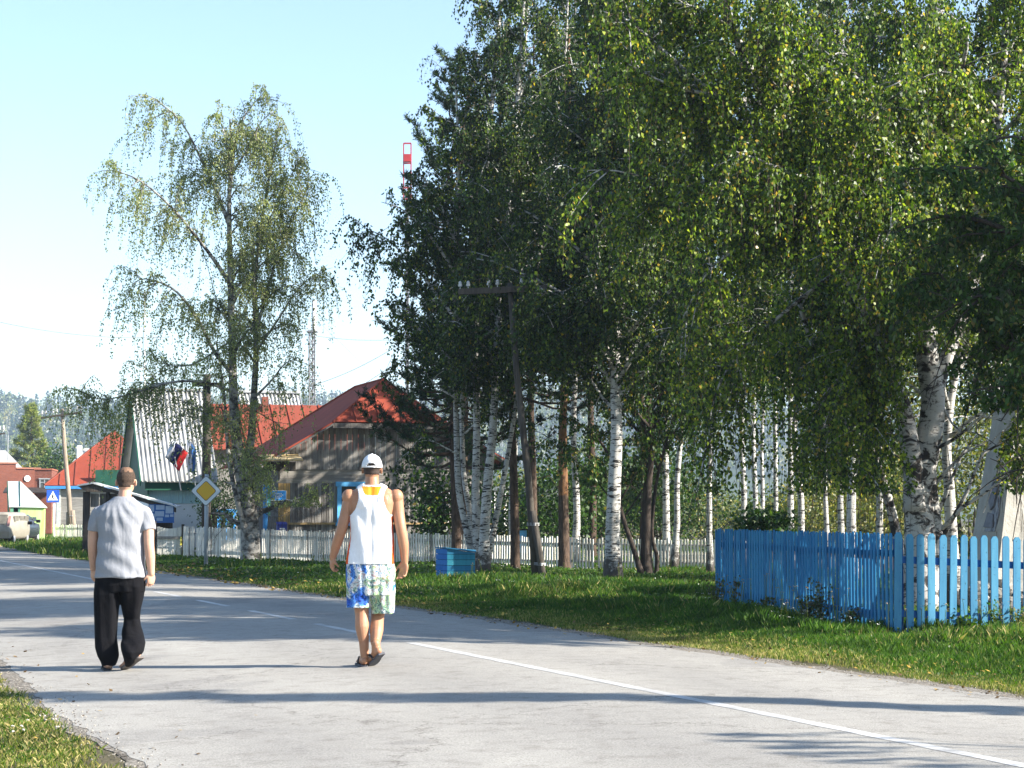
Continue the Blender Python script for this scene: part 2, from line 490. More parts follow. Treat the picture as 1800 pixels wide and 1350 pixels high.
def seams(mb, quad, n, h=.035, w=.03, mi=0, t0=0.0):
    """standing seams on a roof face quad = (bottom left, bottom right, top right, top left)"""
    a, b, c, d = [Vector(q) for q in quad]
    nn = (b - a).cross(d - a).normalized()
    for i in range(n + 1):
        t = t0 + (1 - 2 * t0) * i / n
        p, q = a.lerp(b, t), d.lerp(c, t)
        if (q - p).length < .1: continue
        mb.bar(p + nn * h / 2, q + nn * h / 2, w, h, mi, up=nn)

# ---- grey timber house with a red half-hipped roof
H = Fr(gpt(680, 64), 17)
hs = thing('timber_house', H.pt(0, 0), 'weathered grey timber house with a red metal half-hipped roof and blue window frames', 'house')
uA, zA = H.px(462, 812, .4); uB, zB = H.px(585, 741, .4); uR, zR = H.px(668, 667, -.7)
uC, zC = -uB + 2 * .02, zB; uc = (uB + uC) / 2
uD = 2 * uc - uA
zR_ = zR
ov = .45
wall_l, wall_r = uA + .55, uD - .55
def roofz(u):
    du = abs(u - uc)
    return float(np.interp(du, [0, uc - uB, uc - uA], [zB + (uc - uB) * .62, zB, zA])) - .14
# wall: lower battens, band of horizontal boards, upper vertical planks
w = MB()
zb0, zb1 = H.px(600, 850)[1], H.px(600, 826)[1]
zsill = H.px(600, 922)[1]
H.box(w, wall_l, wall_r, 0, zb1 + .1, -7.5, -.012)
w.build('log_core', WOODS[1], hs)
yl = H.px(510, 800)[0]
def wmid(u): return zb0
w = MB(); H.boards(w, wall_l, yl, .09, lambda u: zsill + .06, wmid, 0, nm=3, seed=1, gap=.012); w.build('yellow_wall_boards', WOODY, hs)['label'] = 'yellowish boards beside the blue sign'
w = MB(); H.boards(w, yl, wall_r, .075, lambda u: zsill + .06, wmid, 0, seed=2, gap=.014); w.build('wall_battens', WOODS, hs)
w = MB(); H.boards(w, wall_l, wall_r, .085, lambda u: .0, lambda u: zsill, .02, seed=3, gap=.014); w.build('lower_battens', WOODS, hs)
w = MB(); H.box(w, wall_l - .1, wall_r + .1, zsill, zsill + .06, 0, .12); w.build('ledge', WOODY[1], hs)
w = MB(); H.rows(w, wall_l - .02, wall_r, .13, zb0, zb1, .0, seed=4); w.build('wall_band', WOODH, hs)
w = MB(); H.boards(w, wall_l, wall_r, .17, lambda u: zb1 + .003, lambda u: min(roofz(u), zB + .05), .03, seed=5, jit=.02, gap=.012); w.build('gable_planks', WOODS, hs)
H.boards(MB(), 0, 1, 1, lambda u: 0, lambda u: 1, 0)
# bargeboards and soffit
w = MB()
for s_ in (1, -1):
    a, b = (uA, uB) if s_ == 1 else (uD, uC)
    w.bar(H.pt(a, zA - .09, ov), H.pt(b, zB - .09, ov), .05, .2, 0, up=H.N)
    w.bar(H.pt(a, zA - .1, ov - .2), H.pt(b, zB - .1, ov - .2), .34, .03, 1, up=(0, 0, 1))
H.box(w, uB, uC, zB - .2, zB - .045, ov - .05, ov, 0)
H.box(w, uB, uC, zB - .12, zB - .09, .05, ov - .05, 1)
w.build('bargeboard', WOODS[1:], hs)
# roof faces
back = -8.0
R1, R2 = H.pt(uc, zR_, -.5), H.pt(uc, zR_, -4.6)
def L(u, z, o): return H.pt(u, z, o)
w = MB(); th = .05
e = .02
faces = {
 'hip': [L(uB, zB, ov + e), L(uC, zC, ov + e), R1],
 'lu': [L(uB, zB, back), L(uB, zB, ov + e), R1, R2],
 'll': [L(uA, zA, back), L(uA, zA, ov), L(uB, zB, ov), L(uB, zB, back)],
 'ru': [L(uC, zC, ov + e), L(uC, zC, back), R2, R1],
 'rl': [L(uD, zA, ov), L(uD, zA, back), L(uC, zC, back), L(uC, zC, ov)],
 'bh': [L(uC, zC, back), L(uB, zB, back), R2]}
for k, f in faces.items(): poly(w, f, th)
rf = w.build('roof', M_REDROOF, hs)
w = MB()
for k in range(1, 5):
    t = k / 5
    p = L(uB + (uC - uB) * t, zB, ov + e)
    tt = 1 - abs(2 * t - 1)
    q = (L(uB, zB, ov) .lerp(R1, min(1, 2 * t)) if t < .5 else L(uC, zC, ov).lerp(R1, min(1, 2 - 2 * t)))
    q = p.lerp(L(uB + (uC - uB) * t - .25 * (1 - 2 * t) * .3, zB + (zR_ - zB) * tt, ov - (ov + .5) * tt), .97)
    w.bar(p + Vector((0, 0, .02)), q + Vector((0, 0, .02)), .035, .05)
for a, b in ((L(uB, zB, ov), R1), (L(uC, zC, ov), R1), (R1, R2), (L(uB, zB, back), R2)): w.bar(a + Vector((0, 0, .015)), b + Vector((0, 0, .015)), .07, .04)
w.build('roof_seams', M_REDROOF, rf)
# little canopy at the left corner, with its post and side door
w = MB()
ca, cz = H.px(463, 812, .9); cb_, cz2 = H.px(532, 806, .9)
zc = (cz + cz2) / 2
poly(w, [H.pt(ca, zc, 1.0), H.pt(cb_, zc + .03, 1.0), H.pt(cb_, zc + .22, 0.1), H.pt(ca, zc + .18, 0.1)], .04)
w.build('canopy', WOODY[2], hs)
w = MB(); H.boards(w, ca + .1, cb_ - .1, .12, lambda u: zc - .32, lambda u: zc - .03, .30, seed=8); w.build('canopy_lining', DARKW, hs)
w = MB(); pu = H.px(466, 900, .1)[0]; H.box(w, pu - .06, pu + .06, 0, H.px(466, 852)[1], .06, .2); w.build('door_post', M_BLUEP, hs)
w = MB(); pu = H.px(472, 900, .1)[0]; H.box(w, pu - .05, pu + .05, H.px(466, 908)[1], H.px(466, 852)[1], .05, .12); w.build('door_panel', simple('green_door', (.08, .25, .2), (.05, .18, .14), 4), hs)
u0, z1 = H.px(592, 855); u1, z0 = H.px(640, 918)
window(hs, H, u0, u0 + 1.25, z0, z1, .045, M_LBLUE, .13)
u0, z1 = H.px(742, 868); window(hs, H, u0, u0 + .85, H.px(742, 945)[1], z1, .045, M_WHITE, .11, curtains=False)
u0, z1 = H.px(848, 862); window(hs, H, u0, u0 + .8, H.px(742, 930)[1], z1, .045, M_WHITE, .11, curtains=False)
# blue sign with white writing (unreadable lines) and the letter box under it
u0, z1 = H.px(474, 862, .06); u1, z0 = H.px(503, 880, .06)
sg = MB(); H.box(sg, u0, u1, z0, z1, .05, .08); sgo = sg.build('name_plate', simple('sign_blue', (.03, .28, .72), (.025, .24, .66), 3, .4, .5), None)
tag(sgo, 'small blue office plate with white lines of writing on the yellowish wall', 'sign')
sg = MB()
for k, (a, b) in enumerate(((.3, .7), (.22, .78), (.3, .72), (.38, .62))):
    zz = z1 - (z1 - z0) * (.34 + .15 * k)
    uu = u0 + (u1 - u0) * a; e_ = u0 + (u1 - u0) * b; r_ = random.Random(k)
    while uu < e_:
        ww = r_.uniform(.02, .045); H.box(sg, uu, uu + ww, zz, zz + .022, .081, .084); uu += ww + .012
H.box(sg, u0, u1, z1 - .012, z1, .081, .084); H.box(sg, u0, u1, z0, z0 + .012, .081, .084); H.box(sg, u0, u0 + .012, z0 + .013, z1 - .013, .081, .084); H.box(sg, u1 - .012, u1, z0 + .013, z1 - .013, .081, .084)
lt = sg.build('lettering', M_WHITE); lt.parent = sgo
u0, z1 = H.px(486, 922, .15); u1, z0 = H.px(503, 941, .15)
pb = thing('letter_box', H.pt(u0, z0, .15), 'dark blue metal letter box on the timber house wall', 'letter box')
b = MB(); H.box(b, u0, u1, z0, z1, .1, .3); b.build('body', simple('letterbox_blue', (.02, .04, .3), (.015, .03, .24), 4, .4, .5), pb, bevel=.02)
b = MB(); b.prism([H.pt(u0 - .01, z1 + .002, .32), H.pt(u1 + .01, z1 + .002, .32), H.pt(u1 + .01, z1 + .07, .1), H.pt(u0 - .01, z1 + .07, .1)], (0, 0, .012)); b.build('lid', simple('letterbox_blue_lid', (.02, .05, .36), (.015, .04, .3), 4, .4, .5), pb)
b = MB(); H.box(b, u0 + .07, u1 - .07, (z0 + z1) / 2 + .02, (z0 + z1) / 2 + .06, .301, .306); b.build('slot_label', M_WHITE, pb)

# ---- low wing with a faded red roof, between the two big roofs
K = Fr(gpt(470, 78), 16)
kw = thing('house_wing', K.pt(0, 0), 'low wing with a faded red metal roof behind the forked birch', 'house')
ul, _ = K.px(366, 780); ur, _ = K.px(575, 780)
ze = K.px(450, 790)[1]; zr = K.px(450, 711, -2.2)[1]
w = MB(); K.box(w, ul + .3, ur + 1, 0, ze, -4, -.3); w.build('wall', WOODS, kw)
w = MB(); q = [K.pt(ul, ze, .2), K.pt(ur + 1.5, ze, .2), K.pt(ur + 1.5, zr, -2.2), K.pt(ul, zr, -2.2)]
poly(w, q, .05); poly(w, [K.pt(ur + 1.5, ze, -4.6), K.pt(ul, ze, -4.6), K.pt(ul, zr, -2.2), K.pt(ur + 1.5, zr, -2.2)], .05)
rf = w.build('roof', M_REDROOF2, kw)
w = MB(); seams(w, q, 9, .04, .04, t0=.03); w.build('roof_seams', M_REDROOF, rf)
w = MB(); cu, cz = K.px(466, 712, -1.8); K.box(w, cu - .12, cu + .12, cz - .3, cz + .32, -2.0, -1.75); w.build('chimney', M_BRICK, rf)
for k, xx in enumerate((382, 428)):
    u0, z1 = K.px(xx, 905, -.25); window(kw, K, u0, u0 + .7, z1 - .9, z1 + .1, -.27, M_BLUEP, .1, curtains=False)

# ---- house with the big corrugated roof and dark green gable
Q = Fr(gpt(300, 71), 16)
cg = thing('corrugated_roof_house', Q.pt(0, 0), 'house with a large pale corrugated roof, dark green gable and white wall', 'house')
ul, ze = Q.px(246, 846, .5); ur = Q.px(384, 846, .5)[0]
zr = Q.px(300, 686, -3.6)[1]
def corrugated(name, fr, ul, ur, ze, oe, zr, orr, m, parent, pitch=.155, amp=.03):
    n = int((ur - ul) / pitch * 6); V = []
    sl = Vector((0, zr - ze, 0))
    dz, do = zr - ze, oe - orr; ln = math.hypot(dz, do); nz, no = do / ln, dz / ln
    rows = 7
    for j in range(rows + 1):
        t = j / rows
        for i in range(n + 1):
            u = ul + (ur - ul) * i / n
            a = amp * math.sin(i / 6 * 2 * math.pi) - (.02 * ((t * rows * .5) % 1))
            V.append(fr.pt(u, ze + dz * t + nz * a, oe - do * t + no * a))
    F = [(j * (n + 1) + i, j * (n + 1) + i + 1, (j + 1) * (n + 1) + i + 1, (j + 1) * (n + 1) + i) for j in range(rows) for i in range(n)]
    b = MB(); b.add(V, F); o = b.build(name, m, parent, smooth=True)
    md = o.modifiers.new('solid', 'SOLIDIFY'); md.thickness = .012
    return o
rf = corrugated('roof', Q, ul, ur, ze, .5, zr, -3.6, M_SLATE, cg)
w = MB(); poly(w, [Q.pt(ur, ze, -7.7), Q.pt(ul, ze, -7.7), Q.pt(ul, zr - .03, -3.62), Q.pt(ur, zr - .03, -3.62)], .03); w.bar(Q.pt(ul, zr + .03, -3.6), Q.pt(ur, zr + .03, -3.6), .22, .05); w.build('rear_roof', M_SLATE, cg)
w = MB(); gu = ul + .3
w.prism([Q.pt(gu, ze - .5, .1), Q.pt(gu, ze, .1), Q.pt(gu, zr - .25, -3.6), Q.pt(gu, ze, -7.3), Q.pt(gu, ze - .5, -7.3)], Q.U * .05)
w.bar(Q.pt(ul + .02, ze - .08, .5), Q.pt(ul + .02, zr - .1, -3.6), .04, .2); w.bar(Q.pt(ul + .02, ze - .08, -7.7), Q.pt(ul + .02, zr - .1, -3.6), .04, .2)
w.build('gable', M_GREEN, cg)
zf = Q.px(300, 862, .1)[1]; zp = Q.px(300, 885, 0)[1]
w = MB(); Q.box(w, ul + .2, ur, zf, ze - .03, .0, .25); w.build('fascia', M_GREEN, cg)
w = MB(); Q.boards(w, ul + .3, ur - .2, .12, lambda u: zp, lambda u: zf, -.04, nm=1, gap=.008); w.build('blue_frieze', M_PALEBLUE, cg)
w = MB(); Q.box(w, ul + .35, ur - .2, 0, zf, -7.2, -.045); w.build('wall', M_WHITE, cg)
# ridge of the same roof seen further right, over the red wing
Q2 = Fr(gpt(500, 86), 16)
zr2 = Q2.px(500, 691, -2)[1]; u0 = Q2.px(430, 700)[0]; u1 = Q2.px(541, 700)[0]
cb2 = thing('rear_building', Q2.pt((u0 + u1) / 2, 0), 'grey corrugated roof ridge showing above the faded red roof', 'building')
corrugated('roof', Q2, u0, u1, zr2 - 1.6, 0, zr2, -2.0, M_SLATE, cb2)
w = MB(); w.bar(Q2.pt(u0, zr2 + .04, -2.0), Q2.pt(u1, zr2 + .04, -2.0), .25, .1); w.build('ridge_cap', M_METAL, cb2)
w = MB(); Q2.box(w, u0 + .2, u1 - .2, 0, zr2 - 1.7, -4, -.2); w.build('wall', WOODS, cb2)

# ---- red hipped roof house further left, log walls
R = Fr(gpt(150, 118), 8)
rh = thing('log_house', R.pt(0, 0), 'grey log house under a plain red hipped roof with blue eaves', 'house')
ul, ze = R.px(78, 853, .4); uap, zap = R.px(202, 757, -2.4); ur = 2 * uap - ul
w = MB()
A_, B_, C_ = R.pt(ul, ze, .4), R.pt(ur, ze, .4), R.pt(uap, zap, -2.6)
Bk = R.pt(uap, zap, -6); poly(w, [A_, B_, C_], .05); poly(w, [R.pt(ul, ze, -9), A_, C_, Bk], .05); poly(w, [B_, R.pt(ur, ze, -9), Bk, C_], .05)
rf = w.build('roof', M_REDROOF, rh)
w = MB()
for k in range(1, 9):
    t = k / 9 ; tt = 1 - abs(2 * t - 1)
    w.bar(A_.lerp(B_, t) + Vector((0, 0, .03)), Vector(R.pt(ul + (ur - ul) * t, ze + (zap - ze) * tt + .03, .4 - 3.0 * tt)), .05, .05)
w.bar(A_ + Vector((0, 0, .04)), C_ + Vector((0, 0, .04)), .1, .06)
w.build('roof_seams', M_REDROOF2, rf)
w = MB(); R.box(w, ul + .05, ur - .05, ze - .2, ze - .04, .05, .38); w.build('eaves_board', M_BLUEP, rh)
w = MB(); R.box(w, ul + .7, ur - .6, 0, ze - .1, -8.5, -.05, 0); R.rows(w, ul + .7, ur - .6, .2, 0, ze - .2, -.045, .06, seed=9); w.build('log_wall', WOODH, rh)
w = MB(); R.box(w, ul + .62, ul + .85, 0, ze - .2, -.03, .08); cu = R.px(103, 900)[0]; R.box(w, cu - .12, cu + .12, 0, ze - .2, .03, .1); w.build('corner_board', simple('pale_trim', (.5, .52, .5), (.4, .42, .4), 6), rh)
w = MB(); u0, z1 = R.px(168, 826, .3); u1 = R.px(215, 850, .3)[0]; R.box(w, u0, u1, ze - .02, z1, .35, .43)
o = w.build('dormer_panel', M_GREEN, rh)
u0 = R.px(80, 905)[0]

# ---- brick building at the left edge
B1 = Fr(gpt(30, 152), 25)
bb = thing('brick_building', B1.pt(0, 0), 'flat-roofed red brick building with a round white dish on its wall', 'building')
ua = B1.px(-40, 820)[0]; ub = B1.px(28, 820)[0]; uc1 = B1.px(62, 830)[0]; ud = B1.px(90, 830)[0]
za = B1.px(10, 815)[1]; zb = B1.px(45, 824)[1]
w = MB(); B1.box(w, ua, ub, 0, za, -8, 0); B1.box(w, ub + .003, uc1 + .4, 0, zb, -7.9, -.4); w.build('wall', M_BRICK, bb)
w = MB(); B1.box(w, ua, ub + .1, za, za + .1, -8.1, .1); B1.box(w, ub + .1, uc1 + .5, zb, zb + .1, -8, -.3); w.build('parapet_cap', simple('parapet', (.35, .15, .1), (.28, .12, .08), 4), bb)
w = MB(); u_, z_ = B1.px(48, 841, -.35); w.lathe(B1.pt(u_, z_, -.39), [(.16, 0), (.22, .06), (.23, .09), (.05, .06)], 20, axis=B1.N); w.build('dish', M_WHITE, bb)
B2 = Fr(gpt(76, 145), 8)
b2 = thing('brick_annex', B2.pt(0, 0), 'lower lit brick annex with a small grey window beside the round dish', 'building')
u0 = B2.px(61, 830)[0]; u1 = B2.px(91, 830)[0]; zt = B2.px(76, 826)[1]
w = MB(); B2.box(w, u0, u1, 0, zt, -5, 0); w.build('wall', M_BRICK, b2)
w = MB(); B2.box(w, u0 - .05, u1 + .05, zt, zt + .1, -5, .08); w.build('parapet_cap', simple('parapet_red', (.3, .1, .06), (.24, .08, .05), 4), b2)
wu, wz = B2.px(77, 850); window(b2, B2, wu - .3, wu + .4, wz - .5, wz + .3, .01, M_METAL, .07, curtains=False)
w = MB(); z5 = B2.px(70, 858)[1]; poly(w, [B2.pt(u0 - 2, z5 - .3, 1.6), B2.pt(u1 + .5, z5 - .3, 1.6), B2.pt(u1 + .5, z5 + .05, .02), B2.pt(u0 - 2, z5 + .05, .02)], .08); w.build('lean_to_roof', simple('dark_roof', (.05, .035, .03), (.03, .025, .02), 3), b2)
B3 = Fr(gpt(10, 185), 12)
b3 = thing('far_house', B3.pt(0, 0), 'pale corrugated gable roof behind the brick building at the left edge', 'house')
ul, ze = B3.px(-60, 830, 0); ur = B3.px(47, 828, 0)[0]; um, zt = B3.px(8, 790, -.5)
w = MB(); poly(w, [B3.pt(ul, ze, 0), B3.pt(ur, ze, 0), B3.pt(um, zt, -3), B3.pt(ul, zt, -3)], .06); poly(w, [B3.pt(ur, ze, 0), B3.pt(ur, ze, -8), B3.pt(um, zt, -3.01), B3.pt(um + .01, zt, -3)], .06)
w.build('roof', M_SLATE, b3); w = MB(); B3.box(w, ul, ur - .5, 0, ze, -6, -.5); w.build('wall', WOODH, b3)
w = MB(); mu, mz = B3.px(14, 775, -1); w.tube([B3.pt(mu, zt - 1.5, -1), B3.pt(mu, mz + .5, -1)], .04, 6); w.box(B3.pt(mu, mz, -1), (.5, .05, .05)); w.build('aerial', M_METAL, b3)
# roof glimpsed between red roof and pole
B4 = Fr(gpt(140, 165), 20)
b4 = thing('distant_house', B4.pt(0, 0), 'small grey roof glimpsed above the slope of the plain red roof', 'house')
ul, ze = B4.px(118, 822, 0); ur, _ = B4.px(175, 822); um, zt = B4.px(152, 787, -1.5)
w = MB(); poly(w, [B4.pt(ul, ze, 0), B4.pt(ur, ze, 0), B4.pt(ur, zt, -2.5), B4.pt(um, zt, -2.5)], .06); w.build('roof', M_SLATE, b4)
w = MB(); B4.box(w, ul + .3, ur - .3, 0, ze, -5, -.4); w.build('wall', WOODH, b4)
w = MB(); cu, cz = B4.px(140, 792, -1); B4.box(w, cu - .2, cu + .2, cz - .8, cz + .4, -1.4, -1); w.build('chimney', M_WHITE, b4)

# ---- lime green kiosk with a steep pale roof
k0 = G(56, 951)
KI = Fr((k0.x, k0.y), 12)
ki = thing('green_kiosk', KI.pt(0, 0), 'lime green kiosk with a steep pale metal roof behind the parked cars', 'kiosk')
u0 = KI.px(35, 930)[0]; u1 = KI.px(78, 930)[0]; zt = KI.px(56, 891)[1]
M_LIME = simple('lime_paint', (.40, .62, .16), (.46, .64, .30), 1.2, .7, .25, mapping=(3, 3, .6), lo=.3, hi=.7)
w = MB(); KI.box(w, u0, u1, -.1, zt, -2.5, 0); w.build('wall', M_LIME, ki)
ulf = KI.px(18, 891)[0]
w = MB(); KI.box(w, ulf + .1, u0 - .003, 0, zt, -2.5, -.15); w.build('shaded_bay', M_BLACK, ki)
w = MB(); KI.box(w, ulf, ulf + .16, 0, zt, -.12, .04); KI.box(w, u0 - .1, u0 - .003, 0, zt, -.1, .02)
w.bar(KI.pt(ulf + .2, zt - .9, -.1), KI.pt(u0 - .12, zt - .45, -.1), .03, .03); w.bar(KI.pt(ulf + .2, zt - .45, -.08), KI.pt(u0 - .12, zt - .9, -.08), .03, .03)
w.build('frame', simple('green_frame', (.12, .32, .2), (.09, .25, .16), 4), ki)
ua, za = KI.px(14, 846, -1.2); ub, zb_ = KI.px(36, 846, -1.2)
M_PALEROOF = simple('pale_roof_sheet', (.68, .72, .68), (.55, .62, .56), .8, .55, .3)
w = MB(); poly(w, [KI.pt(ulf - .05, zt, .12), KI.pt(u1 + .1, zt - .03, .12), KI.pt(ub, za, -1.25), KI.pt(ua, za, -1.25)], .04)
poly(w, [KI.pt(u1 + .1, zt - .03, .12), KI.pt(u1 + .1, zt - .03, -2.6), KI.pt(ub, za, -1.26)], .04)
poly(w, [KI.pt(u1 + .1, zt - .03, -2.6), KI.pt(ulf - .05, zt, -2.6), KI.pt(ua, za, -1.26), KI.pt(ub, za, -1.26)], .04)
rf = w.build('roof', M_PALEROOF, ki)
w = MB(); w.bar(KI.pt(u0 + .0, zt + .03, .12), KI.pt(ub - .03, za + .02, -1.22), .04, .04); w.build('roof_joint', M_GREEN, rf)
w = MB(); w.prism([KI.pt(ulf - .06, zt - .9, .02), KI.pt(ulf - .05, zt, .1), KI.pt(ua - .02, za, -1.25), KI.pt(ulf - .06, zt - .9, -2.5)], -KI.U * .04); w.build('side_panel', M_GREEN, ki)

# ---- shed with a long sloping roof, and the notice board
SH = Fr(gpt(215, 67.5), 6)
sh = thing('open_shed', SH.pt(0, 0), 'open grey shed with a thin white-edged sloping roof behind the man in the grey T-shirt', 'shed')
ul, zl = SH.px(135, 848, .5); ukn, zkn = SH.px(163, 849, .5); ur, zr = SH.px(312, 889, .5)
w = MB()
w.prism([SH.pt(ul, zl - .08, .5), SH.pt(ukn, zl + .02, .5), SH.pt(ur, zr, .5), SH.pt(ur, zr - .05, .5), SH.pt(ukn, zl - .04, .5), SH.pt(ul, zl - .13, .5)], -SH.N * 2.2)
w.build('roof', simple('white_roof_sheet', (.72, .72, .7), (.62, .62, .6), 3), sh)
w = MB(); w.prism([SH.pt(ul + .05, zl - .14, .42), SH.pt(ukn, zl - .05, .42), SH.pt(ur - .05, zr - .06, .42), SH.pt(ur - .05, zr - .22, .42), SH.pt(ukn + .6, zl - .32, .42), SH.pt(ul + .3, zl - .3, .42)], -SH.N * .08); w.build('fascia', DARKW[1], sh)
p1 = SH.px(153, 900)[0]; p2 = SH.px(190, 900)[0]
w = MB(); SH.box(w, p1 - .12, p1 + .1, 0, zl - .3, 0, .2); SH.box(w, p2 - .06, p2 + .06, 0, zl - .3, 0, .15); w.build('post', DARKW, sh)
w = MB(); SH.box(w, p1 - .1, ur - .3, 0, zr - .35, -1.6, -1.5); SH.box(w, p2 + .1, ur - .3, 0, zr - .25, -.6, -.5); SH.box(w, p1, ur - .3, zr - .7, zr - .3, -1.5, -.6); w.build('back_wall', DARKW, sh)
w = MB(); SH.boards(w, p1 + .1, p2 + .9, .3, lambda u: zl - .8, lambda u: zl - .36, .02, seed=12, gap=.03); w.build('front_boards', WOODS, sh)
n0, zt = SH.px(262, 886, .4); n1, zb_ = SH.px(306, 919, .4)
nb = thing('notice_board', SH.pt((n0 + n1) / 2, 0, .4), 'blue notice board covered with pale paper sheets beside the shed', 'notice board')
w = MB(); SH.box(w, n0, n1, zb_, zt, .36, .42); w.build('panel', simple('board_blue', (.03, .14, .42), (.025, .11, .36), 3, .5), nb)
for k_ in (n0 + .05, n1 - .12):
    w = MB(); SH.box(w, k_, k_ + .07, 0, zb_, .3, .36); w.build('leg', DARKW[1], nb)
w = MB()
r_ = random.Random(5)
for a, b, c, d in ((.02, .2, .05, .42), (.02, .26, .52, .78), (.24, .6, .38, .66), (.28, .62, .06, .3), (.66, .96, .1, .5), (.64, .8, .56, .7), (.84, .98, .55, .68), (.3, .55, .72, .9), (.05, .2, .8, .95)):
    U0 = n0 + (n1 - n0) * a; U1 = n0 + (n1 - n0) * b; Z1 = zt - (zt - zb_) * c; Z0 = zt - (zt - zb_) * d
    SH.box(w, U0, U1, Z0, Z1, .422 + .001 * r_.random(), .426)
w.build('paper_sheet', simple('paper', (.42, .52, .66), (.34, .44, .6), 8), nb)

# ---- things seen between the trunks behind the grey fence
F2 = Fr(gpt(916, 56), 10)
u0 = F2.px(906, 950)[0]; u1 = F2.px(926, 950)[0]; zt = F2.px(915, 932)[1]
g2 = thing('blue_cabinet', F2.pt(0, 0), 'upright bright blue cabinet behind the grey picket fence', 'cabinet')
w = MB(); F2.box(w, u0, u1, .25, zt, -.4, 0); w.build('body', M_LBLUE, g2); w = MB(); F2.box(w, u0 - .03, u1 + .03, zt, zt + .04, -.43, .04); w.build('top', M_BLACK, g2)
for k_ in (u0, u1 - .05):
    w = MB(); F2.box(w, k_, k_ + .05, 0, .25, -.1, -.05); w.build('leg', M_BLACK, g2)
c = gpt(955, 62)
g3 = thing('storage_tank', c, 'rounded grey green storage tank behind the telegraph pole', 'tank')
w = MB(); rt = .6
w.lathe(c + Vector((-.7, 0, 1.5)), [(0.05, -.15), (rt * .7, -.1), (rt, .1), (rt, 1.3), (rt * .7, 1.5), (.05, 1.55)], 20, axis=(1, 0.15, 0)); w.build('shell', simple('tank_green', (.075, .09, .08), (.055, .065, .06), 2, .6, .3), g3, smooth=True)
for dx in (-.35, .35):
    w = MB(); w.box(c + Vector((dx, 0, .4)), (.2, 1.0, .8)); w.build('cradle', M_METAL, g3)

# ---- pale monument pylon behind the blue fence: shaded left face with a relief, sunlit right face
m0 = gpt(1722, 29.5)
mo = thing('monument', (m0.x, m0.y, 0), 'white plastered war memorial pylon with a carved figure behind the blue picket fence', 'monument')
def mp(px, py, D): return P(px, py, D)
a0, a1 = mp(1690, 1062, 29.9), mp(1748, 1062, 28.6)
b0, b1 = mp(1752, 690, 29.9), mp(1790, 690, 28.7)
c1, c0 = mp(2000, 1062, 28.9), mp(1880, 690, 29.0)
d0, d1 = mp(2000, 1062, 31.5), mp(1880, 690, 31.3)
M_PLAST = simple('white_plaster', (.40, .385, .35), (.30, .29, .265), 3, .9, .15, bump=.5, bscale=25)
w = MB()
w.add([a0, a1, b1, b0, c1, c0, d0, d1], [(0, 1, 2, 3), (1, 4, 5, 2), (4, 6, 7, 5), (6, 0, 3, 7), (3, 2, 5, 7), (0, 6, 4, 1)])
w.build('pylon', M_PLAST, mo)
w = MB()
n = (a1 - a0).cross(b0 - a0).normalized()
def onf(s_, t): return a0.lerp(a1, s_).lerp(b0.lerp(b1, s_), t) + n * .004
M_RELIEF = simple('relief_grey', (.30, .32, .36), (.14, .15, .18), 9, .8, .2, lo=.4, hi=.6, bump=1, bscale=20)
w.prism([onf(.35, .34), onf(.78, .34), onf(.85, .42), onf(.82, .62), onf(.7, .66), onf(.5, .64), onf(.38, .5)], n * .02)
w.build('relief_panel', M_RELIEF, mo)
w = MB()
w.prism([onf(.45, .50), onf(.58, .44), onf(.68, .46), onf(.74, .54), onf(.7, .6), onf(.56, .6)], n * .045)
w.prism([onf(.42, .36), onf(.74, .36), onf(.7, .42), onf(.5, .43)], n * .04)
w.build('relief_figure', simple('relief_dark', (.2, .21, .25), (.12, .13, .16), 8), mo)
# rough stone base behind the pickets
r_ = random.Random(3)
w = MB()
for k in range(260):
    x = r_.uniform(a0.x - .6, 8.5); y = 27.4 - r_.random() ** .7 * 1.2; hmax = .45 * (1 - abs(y - 27.6) / 1.8) + .02
    z = r_.uniform(0, hmax); s_ = r_.uniform(.05, .13)
    w.lathe((x, y, z), [(s_ * .4, -s_ * .5), (s_, -s_ * .1), (s_ * .8, s_ * .4), (s_ * .3, s_ * .6)], 6, mi=r_.randrange(3), axis=(r_.uniform(-1, 1), r_.uniform(-1, 1), 1))
so_ = w.build('stone_mound', [simple('stone_a', (.2, .19, .17), (.1, .095, .085), 9), simple('stone_b', (.36, .34, .3), (.22, .2, .18), 9), simple('stone_c', (.09, .085, .08), (.05, .05, .045), 9)], None); tag(so_, 'rough dark stones heaped at the foot of the monument behind the pickets', 'stones', kind='stuff')
# ------------------------------------------------------------------ blue picket fence
def blue_mat(name, a, b_):
    m, nt, b, vec = new_mat(name, .75, .15)
    n1 = noise(nt, vec, 3, 4, .6, (6, 6, .8)); n2 = noise(nt, vec, 26, 3, .7)
    r = ramp(nt, n1.outputs[0], [(.3, b_), (.7, a)])
    r2 = ramp(nt, n2.outputs[0], [(.30, (.45, .42, .38)), (.36, (1, 1, 1)), (.66, (1, 1, 1)), (.70, (1.9, 1.25, 1.1))])
    nt.links.new(mix(nt, 1.0, r.outputs[0], r2.outputs[0], 'MULTIPLY'), b.inputs['Base Color'])
    bp = nt.nodes.new('ShaderNodeBump'); bp.inputs['Strength'].default_value = .3; bp.inputs['Distance'].default_value = .004
    nt.links.new(n1.outputs[0], bp.inputs['Height']); nt.links.new(bp.outputs[0], b.inputs['Normal'])
    return m
M_FB = [blue_mat('fence_blue_a', (.026, .18, .36), (.018, .135, .29)), blue_mat('fence_blue_b', (.036, .21, .39), (.026, .16, .32)), blue_mat('fence_blue_c', (.018, .15, .32), (.013, .115, .26))]
